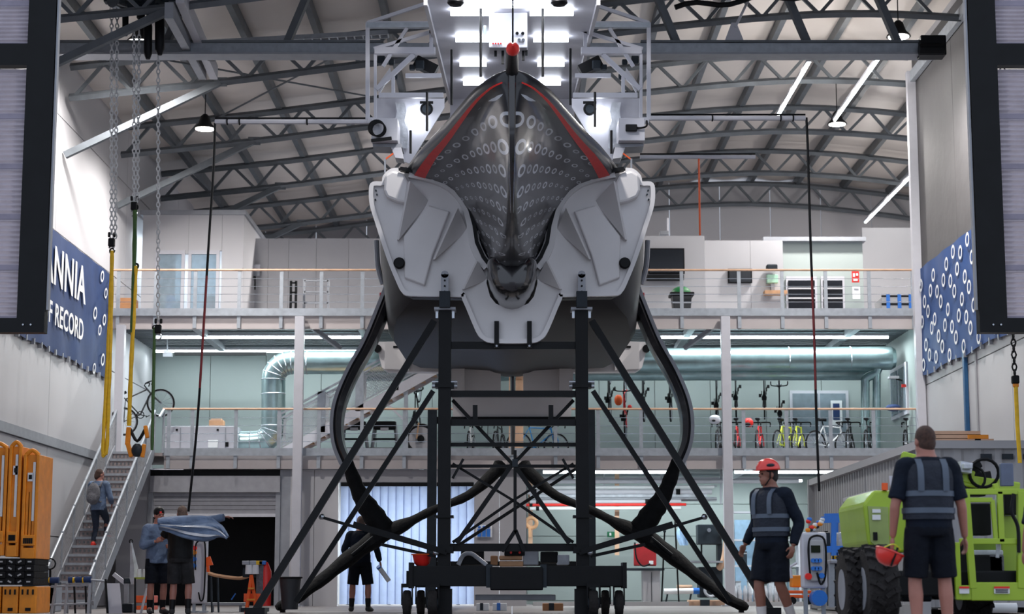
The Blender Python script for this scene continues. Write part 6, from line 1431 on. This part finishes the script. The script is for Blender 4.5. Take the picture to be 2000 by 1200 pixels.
MB().loft([[(c.x + w * math.cos(a), 33 + w * math.sin(a), h) for a in [k * PI / 8 for k in range(16)]] for w, h in ((.14, .06), (.16, .3), (.19, .6), (.2, .61))]).build('tub', 'binblack', t, True); MB().torus((c.x, 33, .61), (0, 0, 1), .2, .018, 18, 6).build('rim', 'black', t, True); g = MB()
for k in range(7): a = k * 2.4; g.sph((c.x + .1 * math.cos(a), 33 + .1 * math.sin(a), .63 + .02 * (k % 3)), (.09, .08, .05), 8, 6)
remesh(g, 'rubbish', 'bag', t, .02, 2, .02)

# ================================================= WORKSHOP UNDER THE MEZZANINE (right)
wd = 47.5
t = thing('toilet_sign', 'blue and white pictogram sign on the grey pillar', 'sign', P(943, 1040, DM)); pb(929, 961, 1026, 1050, DM + .1, .03, 'plate', 'paper', t)
for x in (936, 945, 954): pb(x - 3.5, x + 3.5, 1034, 1049, DM + .08, .02, 'figure', 'blue', t); MB().sph(P(x, 1030, DM + .08), .035, 8, 6).build('figure_head', 'blue', t)
rk = thing('pipe_rack', 'timber and steel rack holding long tubes under the lower mezzanine', 'rack', P(1200, 1000, wd))
for x in (1036, 1205): MB().bar(P(x, 922, wd + .1), P(x, 1085, wd + .1), .11, .1).build('upright', 'timber', rk)
for x in (1180, 1292, 1408): MB().bar(P(x, 915, wd), P(x, 985, wd), .05, .04).build('hanger', 'steelgrey', rk)
for y in (950, 978): MB().bar(P(1030, y, wd + .15), P(1400, y, wd + .15), .05, .04).build('arm', 'steelgrey', rk)
pn = ['white', 'paper', 'bag', 'white', 'steelgrey', 'paper', 'red', 'white']
nm_ = ['topmost', 'second', 'third', 'fourth', 'fifth', 'sixth', 'seventh', 'lowest']
for k, (y, r, m_, x0, x1) in enumerate(((941, .06, 'white', 1050, 1560), (953, .04, 'paper', 1045, 1395), (962, .07, 'white', 1030, 1390), (970, .045, 'bag', 1035, 1380), (975, .035, 'steelgrey', 1035, 1400), (981, .055, 'white', 1035, 1330), (987, .035, 'red', 1022, 1340), (994, .045, 'paper', 1035, 1330))):
    q = thing('rack_tube', ('long red tube lying on the pipe rack' if m_ == 'red' else f'long pale tube on the pipe rack, {nm_[k]} of the stacked tubes'), 'tube', P((x0 + x1) / 2, y, wd), 'tubes on the pipe rack')
    MB().tube([P(x0, y, wd - .1 - .02 * k), P(x1, y - 1, wd - .1 - .02 * k)], r, 10).build('tube', m_, q, True); MB().cyl(P(x0 + 12, y, wd - .1 - .02 * k), P(x0 + 18, y, wd - .1 - .02 * k), r * 1.2, n=10).build('strap', 'black', q)
    if k in (2, 5): MB().cyl(P(x1 - 70, y, wd - .1 - .02 * k), P(x1 - 62, y, wd - .1 - .02 * k), r * 1.25, n=10).build('strap', 'black', q)
t = thing('rope_bundle', 'brown rope bundle hung on the timber upright left of the tubes', 'rope', P(1040, 1025, wd - .3)); MB().torus(P(1038, 1022, wd - .3), (0, 1, .3), .13, .05, 18, 8).build('coil', 'wood', t, True); MB().bar(P(1034, 1030, wd - .3), P(1036, 1050, wd - .3), .06).build('tail', 'wood', t)
t = thing('exit_sign', 'small green exit sign on the workshop wall', 'sign', P(1195, 1050, 50.1)); pb(1186, 1204, 1039, 1050, 50.1, .04, 'plate', 'signgreen', t); MB().box(P(1192, 1044, 50.07), (.05, .02, .07)).build('running_figure', 'paper', t)
t = thing('white_cabinet', 'white two-door workshop cabinet under the red tool board', 'cabinet', P(1270, 1185, 46)); pb(1256, 1290, 1115, 1182, 46, .6, 'body', 'wallwhite', t, .01); pb(1272.5, 1273.5, 1118, 1178, 45.98, .02, 'door_gap', 'machine', t); pb(1218, 1298, 1111, 1115, 45.8, .9, 'worktop', 'machine', t); pb(1258, 1288, 1178, 1184, 45.97, .05, 'plinth', 'signgreen', t)
t = thing('red_tool_board', 'dark red square board fixed above the white cabinet', 'board', P(1262, 1105, 45.9)); pb(1238, 1282, 1063, 1106, 45.9, .12, 'board', mat('darkred', (150, 26, 32), .5), t, .02); MB().tube(smoothpath([P(1240, 1060, 45.8), P(1243, 1090, 45.8), P(1255, 1106, 45.8), P(1270, 1102, 45.8)], 4), .02, 6).build('cable', 'black', t, True); pb(1268, 1276, 1096, 1103, 45.85, .05, 'plug', 'paper', t)
t = thing('band_saw', 'dark grey band saw with square head standing in the workshop', 'band saw', P(1395, 1170, 45.9)); pb(1363, 1410, 1025, 1064, 45.9, .5, 'head', 'machine', t, .02); pb(1402, 1411, 1060, 1110, 46.0, .4, 'neck', 'machine', t); pb(1350, 1412, 1096, 1100, 45.7, .8, 'table', 'steelgrey', t); pb(1366, 1412, 1108, 1168, 45.9, .6, 'base', 'machine', t, .02); MB().bar(P(1370, 1064, 45.95), P(1370, 1096, 45.95), .04).build('blade_guard', 'black', t); MB().cyl(P(1385, 1036, 45.9), P(1385, 1036, 45.84), .05).build('knob', 'chrome', t); MB().tube(smoothpath([P(1404, 1110, 45.9), P(1412, 1100, 45.8), P(1418, 1070, 45.8), P(1420, 1030, 45.8)], 4), .08, 10).build('dust_hose', 'timber', t, True)
MB().torus(P(1388, 1154, 45.85), (0, 1, 0), .14, .035, 18, 8).build('wheel_cover', 'bag', t, True)
MB().sph(P(1414, 1034, 45.8), .07, 10, 8).build('yellow_cap', 'yellow', t, True)
t = thing('roller_stand', 'white roll on a wheeled stand left of the band saw', 'roll', P(1340, 1165, 45.6)); MB().tube([P(1297, 1156, 45.6), P(1355, 1155, 45.6)], .07, 12).build('roll', 'paper', t, True); MB().tube([P(1354, 1155, 45.6), P(1366, 1155, 45.6)], .075, 12).build('blue_end', 'blue', t, True); MB().tube([P(1322, 1147, 45.8), P(1352, 1147, 45.8)], .05, 10).build('upper_roll', 'timber', t, True)
for x in (1304, 1350): MB().bar(P(x, 1160, 45.6), P(x - 4, 1180, 45.6), .04).build('leg', 'machine', t)
for k, (x, y) in enumerate(((1318, 1105), (1298, 1140))): t = thing('clamp_pole', ['thin dark leaning pole right of the red board', 'dark cable drop beside the red board'][k], 'pole', P(x, 1180, 45.4)); MB().tube([P(x, 1010 + 30 * k, 45.4), P(x + 8 - 14 * k, 1180, 45.4)], .02, 6).build('shaft', 'black', t); MB().sph(P(x, 1008 + 30 * k, 45.4), .04, 8, 6).build('tip', 'machine', t, True)
t = thing('blue_overalls', 'light blue work cloth hanging behind the right foil', 'cloth', P(1332, 1055, 46)); MB().loft([[P(x + dx * w, y, 46 + dy) for dx, dy in ((-1, 0), (-.3, -.08), (.4, .02), (1, 0), (0, .08))] for x, y, w in ((1330, 1030, 5), (1330, 1040, 9), (1333, 1052, 11), (1336, 1066, 8))]).build('cloth', mat('paleblue', (150, 180, 214), .8, bump=.4), t, True); MB().torus(P(1330, 1029, 46), (0, 1, 0), .03, .008, 10, 5).build('hanger', 'black', t)
t = thing('storage_shelves', 'white workshop shelving unit crowded with boxes behind the right column', 'shelves', P(1460, 1180, 47.5))
for x in (1430, 1560): MB().bb(PX(x, 1100, 47.5), PX(x, 1100, 47.5) + .06, 47.5, 48, 0, 2.4).build('side', 'white', t)
for z in (.25, .95, 1.6, 2.3): MB().bb(PX(1430, 1100, 47.5), PX(1560, 1100, 47.5), 47.5, 48, z, z + .04).build('shelf', 'white', t)
for k in range(9):
    x = 1436 + k * 13; zz = (.29, .99, .29)[k % 3]; m_ = ('bag', 'machine', 'paper', 'glassblue', 'cardboard')[k % 5]; X = PX(x, 1100, 47.5); q = thing('storage_box', f'{("pale plastic", "dark", "white", "bluish clear", "brown")[k % 5]} box on the workshop shelves, {("first","second","third","fourth","fifth","sixth","seventh","eighth","ninth")[k]} from the right column', 'box', (X + .07, 47.6, zz)); MB().bb(X, X + .14, 47.55, 47.9, zz, zz + .3 + .05 * (k % 3)).build('body', m_, q, bevel=.01); MB().bb(X - .005, X + .145, 47.54, 47.91, zz + .28, zz + .31).build('lid', 'steelgrey', q)
for k in range(5):
    X = PX(1440 + k * 20, 1170, 45.4); q = thing('water_bottle_pack', f'shrink-wrapped pack of clear bottles on the floor, {("first","second","third","fourth","last")[k]} from the right column', 'bottles', (X, 45.4, 0), 'wrapped bottle packs'); 
    mm = MB()
    for i in range(2):
        for j in range(2): mm.lathe([(.045, 0), (.05, .05), (.05, .25), (.02, .34), (.02, .38)], (X - .055 + i * .11, 45.35 + j * .11, .1), n=8)
    mm.build('bottles', 'bag', q, True); MB().bb(X - .115, X + .115, 45.28, 45.53, 0, .1).build('tray', 'cardboard', q)
t = thing('blue_door', 'pale blue door far back in the workshop', 'door', P(1460, 1180, 50.1)); pb(1436, 1490, 1016, 1178, 50.1, .08, 'leaf', mat('doorblue', (150, 182, 210), .5), t); pb(1484, 1487, 1095, 1100, 50.05, .05, 'handle', 'chrome', t)
tag(MB().bb(PX(1040, 1180, 46), PX(1560, 1180, 46), 44.9, 45.1, 0, .1).build('floor_kerb', 'container'), 'low pale kerb along the workshop opening', 'kerb')
for k, (a, b, m_, lab) in enumerate(((930, 955, 'paper', 'white paper carton lying on the floor behind the cradle wheels'), (962, 990, 'paper', 'long white tube with blue band on the floor behind the cradle'), (1345, 1420, 'timber', 'flat timber pallet board below the band saw'), (1060, 1100, 'cardboard', 'yellow and black case on the floor behind the right wheels'))):
    t = thing('floor_item', lab, 'item', P((a + b) / 2, 1190, 36 if k != 2 else 45)); d = 36 if k != 2 else 44.9; X0, X1 = PX(a, 1180, d), PX(b, 1180, d); MB().bb(X0, X1, d, d + .4, 0, .14).build('body', m_, t, bevel=.01); MB().bb(X0 + (X1 - X0) * .3, X0 + (X1 - X0) * .55, d - .01, d + .41, .01, .145).build('band', 'blue' if k == 1 else 'machine', t)
    t.name = ('paper_carton', 'wrapped_tube', 'timber_board', 'tool_case')[k]; t['category'] = ('carton', 'tube', 'board', 'case')[k]
# bench inside strip-curtain room
t = thing('work_table', 'dark work table with clutter seen through the strip curtain', 'table', P(790, 1190, 46.5)); pb(670, 900, 1108, 1113, 46.5, .8, 'top', 'machine', t)
for x in (680, 760, 850, 895): MB().bar(P(x, 1112, 46.6), P(x, 1182, 46.6), .08).build('leg', 'machine', t)

# ================================================= SHIPPING CONTAINER (right)
cn = thing('shipping_container', 'pale grey corrugated shipping container along the right wall', 'container', (7.35, 33, 0))
cx0, cx1, cy0, cy1, cz = 6.12, 8.56, 28.0, 38.4, 2.62
def corrug(a, b, nrm, z0, z1, n):
    mm = MB(); a = V(a); b = V(b); nrm = V(nrm); pr = []
    for i in range(n):
        for f, o in ((0, 0), (.18, 1), (.5, 1), (.68, 0)): pr.append(a.lerp(b, (i + f) / n) + nrm * (.036 * o))
    pr.append(b)
    mm.v = [V((p.x, p.y, z0)) for p in pr] + [V((p.x, p.y, z1)) for p in pr]; k = len(pr)
    mm.f = [(i, i + 1, k + i + 1, k + i) for i in range(k - 1)]; return mm
wy0, wy1, wz0, wz1 = 31.6, 34.6, .9, 2.0
corrug((cx0 + .04, cy0, 0), (cx0 + .04, wy0, 0), (1, 0, 0), .15, cz - .1, 14).build('side_panel', 'container', cn); corrug((cx0 + .04, wy1, 0), (cx0 + .04, cy1, 0), (1, 0, 0), .15, cz - .1, 15).build('side_panel', 'container', cn)
corrug((cx0 + .04, wy0, 0), (cx0 + .04, wy1, 0), (1, 0, 0), wz1, cz - .1, 12).build('side_panel', 'container', cn); corrug((cx0 + .04, wy0, 0), (cx0 + .04, wy1, 0), (1, 0, 0), .15, wz0, 12).build('side_panel', 'container', cn)
corrug((cx0, cy0 + .04, 0), (cx1, cy0 + .04, 0), (0, 1, 0), .15, cz - .1, 8).build('end_panel', 'container', cn)
MB().bb(cx0 + .05, cx1, cy0 + .05, cy1, cz - .12, cz - .06).build('roof_panel', 'container', cn); MB().bb(cx1 - .05, cx1, cy0, cy1, .1, cz - .1).build('side_panel', 'container', cn); MB().bb(cx0 + .05, cx1, cy1 - .05, cy1, .1, cz - .1).build('end_panel', 'container', cn)
for x in (cx0, cx1): MB().bar((x, cy0, cz - .06), (x, cy1, cz - .06), .1, .12).build('top_rail', 'wallwhite', cn); MB().bar((x, cy0, .1), (x, cy1, .1), .1, .16).build('bottom_rail', 'container', cn)
for y in (cy0, cy1): MB().bar((cx0, y, cz - .06), (cx1, y, cz - .06), .1, .12).build('end_rail', 'container', cn); MB().bar((cx0, y, 0), (cx0, y, cz), .13).build('corner_post', 'container', cn); MB().bar((cx1, y, 0), (cx1, y, cz), .13).build('corner_post', 'container', cn)
for za, zb, ya, yb in ((wz1, wz1 + .07, wy0, wy1), (wz0 - .07, wz0, wy0, wy1), (wz0, wz1, wy0 - .05, wy0), (wz0, wz1, wy1, wy1 + .05)): MB().bb(cx0 - .02, cx0 + .1, ya, yb, za, zb).build('window_frame', 'white', cn)
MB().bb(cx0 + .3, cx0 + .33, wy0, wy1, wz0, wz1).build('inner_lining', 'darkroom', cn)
for y, m_ in ((32.2, 'paper'), (33.0, 'timber'), (33.8, 'glassblue')): MB().bb(cx0 + .25, cx0 + .29, y, y + .4, wz0 + .05, wz1 - .15).build('inner_panel', m_, cn)
for k in range(5):
    X = cx0 + .9 + k * .32; MB().bb(X, X + .16, cy0 - .02, cy0 + .02, cz - .28, cz - .2).build('vent_slot', 'machine', cn)
t = thing('timber_stack', 'pale timber pallet offcut lying on the container roof', 'timber', (6.5, 28.6, cz)); 
for k in range(3): MB().bb(6.25 + .02 * k, 7.3 - .1 * k, 28.3, 29.0, cz + .001 + k * .06, cz + .05 + k * .06).build('plank', 'timber', t)
t = thing('orange_strap', 'orange ratchet strap handle on the container roof edge', 'strap', (7.0, 28.2, cz)); MB().bar((6.85, 28.05, cz + .06), (7.15, 28.05, cz + .06), .06).build('handle', 'orange', t); MB().box((7.0, 28.07, cz + .05), (.08, .05, .1)).build('ratchet', 'black', t)
# blue rack
bkd = 26.5
t = thing('blue_rack', 'bright blue steel rack with shelves in front of the container', 'rack', P(1660, 1150, bkd))
for x in (1628, 1684): MB().bar(P(x, 1010, bkd), P(x, 1180, bkd), .07).build('upright', 'blue', t); MB().bar(P(x + 4, 1004, bkd + .9), P(x + 4, 1175, bkd + .9), .07).build('upright', 'blue', t)
for y in (1016, 1074): MB().bar(P(1604, y, bkd), P(1690, y - 2, bkd), .06, .09).build('beam', 'blue', t); MB().bar(P(1610, y - 6, bkd + .9), P(1694, y - 8, bkd + .9), .06, .09).build('beam', 'blue', t)
MB().bb(PX(1606, 1070, bkd), PX(1690, 1070, bkd), bkd, bkd + .9, PZ(1, 1076, bkd), PZ(1, 1072, bkd)).build('shelf', 'machine', t)
for k, (x, m_) in enumerate(((1614, 'machine'), (1646, 'bag'), (1662, 'timber'))): q = thing('rack_case', ('dark tool case', 'clear plastic bin', 'pale timber case')[k] + ' standing on the blue rack shelf', 'case', P(x, 1070, bkd + .3)); pb(x - 8, x + 8, 1040, 1070, bkd + .3, .3, 'body', m_, q, .02); pb(x - 3, x + 3, 1038, 1041, bkd + .4, .04, 'handle', 'black', q)
# striped workbench
t = thing('steel_bench', 'grey steel bench with yellow and black striped edge behind the tyres', 'bench', P(1660, 1190, 24.5)); pb(1622, 1720, 1094, 1101, 24.5, .7, 'top', 'steelgrey', t, .01); pb(1626, 1645, 1102, 1185, 24.6, .5, 'drawer_unit', 'machine', t, .01)
for k in range(16): pb(1626 + k * 6, 1629 + k * 6, 1086, 1093, 24.6, .05, 'stripe', 'yellow' if k % 2 else 'black', t)
pb(1625, 1722, 1086, 1093, 24.62, .05, 'edge', 'yellow', t)
for x in (1624, 1716): MB().bar(P(x, 1100, 24.6), P(x, 1187, 24.6), .07).build('leg', 'galv', t)
t = thing('orange_jack', 'orange trolley jack with box at the feet of the socket stand', 'jack', P(1558, 1165, 24.5)); pb(1546, 1566, 1124, 1148, 24.6, .2, 'box', 'orange', t, .02); pb(1540, 1585, 1154, 1160, 24.4, .3, 'frame', 'orangebright', t, .01); pb(1542, 1584, 1163, 1169, 24.4, .3, 'frame', 'orangebright', t, .01); MB().tube([P(1546, 1130, 24.5), P(1543, 1108, 24.5), P(1556, 1100, 24.5)], .02, 6).build('handle', 'white', t, True)
for x in (1548, 1580): MB().cyl(P(x, 1174, 24.35), P(x, 1174, 24.45), .05).build('wheel', 'black', t, True)

# ================================================= LIME BOOM LIFT
bl_ = thing('boom_lift', 'lime green boom lift with big lugged tyres and railed work basket', 'boom lift', (5.0, 21, 0))
ld = 20.6
def tyre(xc, w, d, r, nm='tyre'):
    o = MB().lathe([(r * .55, -w / 2), (r * .9, -w / 2), (r * .97, -w * .42), (r * .97, w * .42), (r * .9, w / 2), (r * .55, w / 2)], (xc, d, r), (1, 0, 0), 32).build(nm, 'rubberwheel', bl_, True)
    for k in range(18):
        a = 2 * PI * k / 18
        mm = MB()
        for s in (-1, 1):
            a2 = a + (0 if s > 0 else PI / 18)
            p0 = V((xc + s * w * .02, d + math.cos(a2 + .18) * r * .985, r + math.sin(a2 + .18) * r * .985)); p1 = V((xc + s * w * .3, d + math.cos(a2 + .04) * r * .985, r + math.sin(a2 + .04) * r * .985)); p2 = V((xc + s * w * .49, d + math.cos(a2) * r * .96, r + math.sin(a2) * r * .96))
            up_ = V((0, math.cos(a2), math.sin(a2))); mm.bar(p0, p1, .045, .05, up_); mm.bar(p1, p2, .05, .06, up_)
        mm.build('lug', 'rubberwheel', o)
    MB().cyl((xc - w * .52, d, r), (xc + w * .52, d, r), r * .5, n=20).build('rim', 'steelgrey', o, True); return o
xa = PX(1663, 1150, 19.6); tyre(xa, .2, 19.6, .42); xb_ = PX(1714, 1150, 19.2); tyre(xb_, .30, 19.2, .43)
tyre(PX(1900, 1180, 21.4), .3, 21.4, .38); tyre(PX(1700, 1150, 22.4), .3, 22.4, .43)
MB().bb(PX(1690, 1150, 20), 5.6, 19.9, 21.8, .35, .62).build('chassis', 'blacksteel', bl_, bevel=.02)
cw = lambda x, y, d=ld: P(x, y, d)
# engine cowl
c0, c1 = PX(1686, 1000, ld), PX(1772, 1000, ld); z0, z1, zs_ = PZ(1, 1080, ld), PZ(1, 982, ld), PZ(1, 958, ld)
prof = [(c0, z1 - .02), (c0 + .04, z0 + .1), (c0 + .12, z0), (c1, z0), (c1, zs_), (c0 + .12, zs_)]
MB().prism([V((x, ld, z)) for x, z in prof], (0, 1.6, 0)).build('engine_cowl', 'lime', bl_, bevel=.03)
MB().prism([V((x, ld - .02, z)) for x, z in [(c0 + .05, z1 - .04), (c0 + .07, z0 + .12), (c0 + .14, z0 + .06), (c0 + .27, z0 + .08), (c0 + .27, z1 - .05)]], (0, .03, 0)).build('cowl_window', 'limeclear', bl_)
for y0, y1 in ((995, 1002), (1006, 1016)): pb(1704, 1720, y0, y1, ld - .04, .02, 'sticker', 'paper', bl_)
pb(1706, 1714, 1040, 1056, ld - .04, .02, 'black_mark', 'black', bl_)
MB().cyl(cw(1728, 958), cw(1728, 944), .035, n=12).build('beacon', 'orangebright', bl_, True); MB().bar(cw(1742, 958), cw(1740, 930), .04).build('exhaust', 'white', bl_)
# turret and booms behind the man
for (a, b, w, m_) in (((1760, 895), (1900, 935), .16, 'lime'), ((1785, 925), (1990, 955), .14, 'lime'), ((1830, 945), (1915, 905), .1, 'blacksteel'), ((1900, 912), (1930, 960), .09, 'blacksteel'), ((1870, 940), (1935, 930), .12, 'black')):
    MB().bar(P(*a, 22), P(*b, 22), w, w * .8, up=(0, 1, 0)).build('boom_arm', m_, bl_, bevel=.015)
for x, y, s in ((1890, 925, .2), (1912, 940, .22), (1880, 950, .2), (1925, 950, .18), (1900, 955, .24)): MB().box(P(x, y, 22.2), (s, .3, s * .8)).build('hydraulic_block', 'black', bl_, bevel=.02)
MB().torus(P(1922, 925, 21.9), (0, 1, .3), .17, .02, 18, 6).build('hose_loop', 'black', bl_, True); MB().torus(P(1900, 935, 21.9), (.3, 1, 0), .14, .018, 18, 6).build('hose_loop', 'black', bl_, True)
pb(1955, 1980, 905, 950, 21, .08, 'screen_panel', mat('panelblue', (88, 98, 122), .4), bl_, .01); pb(1882, 1900, 906, 916, 21.6, .2, 'white_cover', 'bag', bl_, .01); MB().bar(P(1872, 912, 21.8), P(1895, 916, 21.8), .2, .12).build('white_cover', 'bag', bl_)
# basket
kd = 19.8
def lb(x0, y0, x1, y1, w, nm='basket_rail', d0=kd, d1=kd, m_='lime'): return MB().bar(P(x0, y0, d0), P(x1, y1, d1), w, w, up=(0, 1, 0)).build(nm, m_, bl_, bevel=.006)
lb(1880, 961, 2080, 961, .06); lb(1888, 977, 1938, 977, .05); lb(1938, 977, 1945, 1055, .045); lb(1874, 1058, 2080, 1058, .06)
for x0, x1, y0, y1, w in ((1886, 1900, 960, 1150, .07), (1868, 1872, 1060, 1172, .06), (1994, 1994, 960, 1150, .08), (1943, 1947, 945, 961, .05), (1952, 1956, 960, 1060, .06)): lb(x0, y0, x1, y1, w, 'basket_post')
pb(1897, 2080, 1138, 1174, kd - .03, .06, 'toe_panel', 'lime', bl_, .01); pb(1868, 1900, 1144, 1173, kd - .02, .06, 'toe_panel', 'lime', bl_, .01)
pb(1958, 2080, 1062, 1140, kd + .5, .05, 'back_panel', 'lime', bl_, .01); pb(1955, 1990, 1008, 1056, kd + .5, .05, 'back_panel', 'lime', bl_, .01); pb(1895, 1945, 1055, 1075, kd + .5, .05, 'gate_bar', 'limedark', bl_)
MB().bb(PX(1868, 1170, kd), PX(2080, 1170, kd), kd, kd + .8, PZ(1, 1172, kd), PZ(1, 1165, kd)).build('basket_floor', 'machine', bl_)
for (a, b, c_, d_, m_, nm) in ((1896, 1936, 983, 1046, 'black', 'control_box'), (1903, 1960, 1085, 1136, 'black', 'engine_box'), (1932, 1962, 1084, 1135, 'bagpack', 'tool_box'), (1932, 1962, 1130, 1135, 'wood', 'box_base'), (1962, 1990, 962, 1006, 'black', 'joystick_panel'), (1872, 1893, 1060, 1136, 'black', 'side_box'), (1900, 1960, 1075, 1085, 'bag', 'foam_strip')): pb(a, b, c_, d_, kd + .3, .25, nm, m_, bl_, .015)
for a, b in ((1942, 1972), (1874, 1893)): pb(a, b, 1147, 1160, kd - .05, .02, 'warning_label', 'paper', bl_); pb(a, b, 1146, 1150, kd - .06, .015, 'label_header', 'red', bl_)
for y in (1152, 1156): pb(1945, 1969, y, y + 2, kd - .06, .015, 'label_text', 'machine', bl_)
MB().tube(smoothpath([P(1950, 960, kd + .1), P(1944, 1000, kd + .1), P(1950, 1050, kd + .1), P(1948, 1090, kd + .1)], 4), .02, 6).build('harness_cable', 'bag', bl_, True)
MB().tube(smoothpath([P(1980, 965, kd - .05), P(1976, 1000, kd - .05), P(1988, 1030, kd - .05), P(1990, 1080, kd - .05)], 4), .02, 6).build('harness_cable', 'black', bl_, True)
t = thing('floor_blocks', 'row of white and black floor tubes under the boom lift basket', 'tubes', P(1900, 1195, 22)); MB().tube([P(1860, 1188, 22), P(1985, 1188, 22)], .06, 10).build('tube', 'paper', t, True)
for x in (1875, 1905, 1925): MB().torus(P(x, 1188, 22), (1, 0, 0), .065, .02, 12, 6).build('clip', 'machine', t, True)
t = thing('black_cases', 'stack of black transport cases between the right man\'s legs', 'cases', P(1810, 1190, 22)); pb(1762, 1820, 1136, 1176, 22, .5, 'case', 'machine', t, .02); pb(1822, 1868, 1090, 1172, 22, .5, 'case', 'black', t, .02); pb(1748, 1815, 1126, 1134, 21.9, .5, 'lid_board', 'wood', t); pb(1860, 1866, 1115, 1120, 21.95, .05, 'mark', 'paper', t)

flush_remesh()
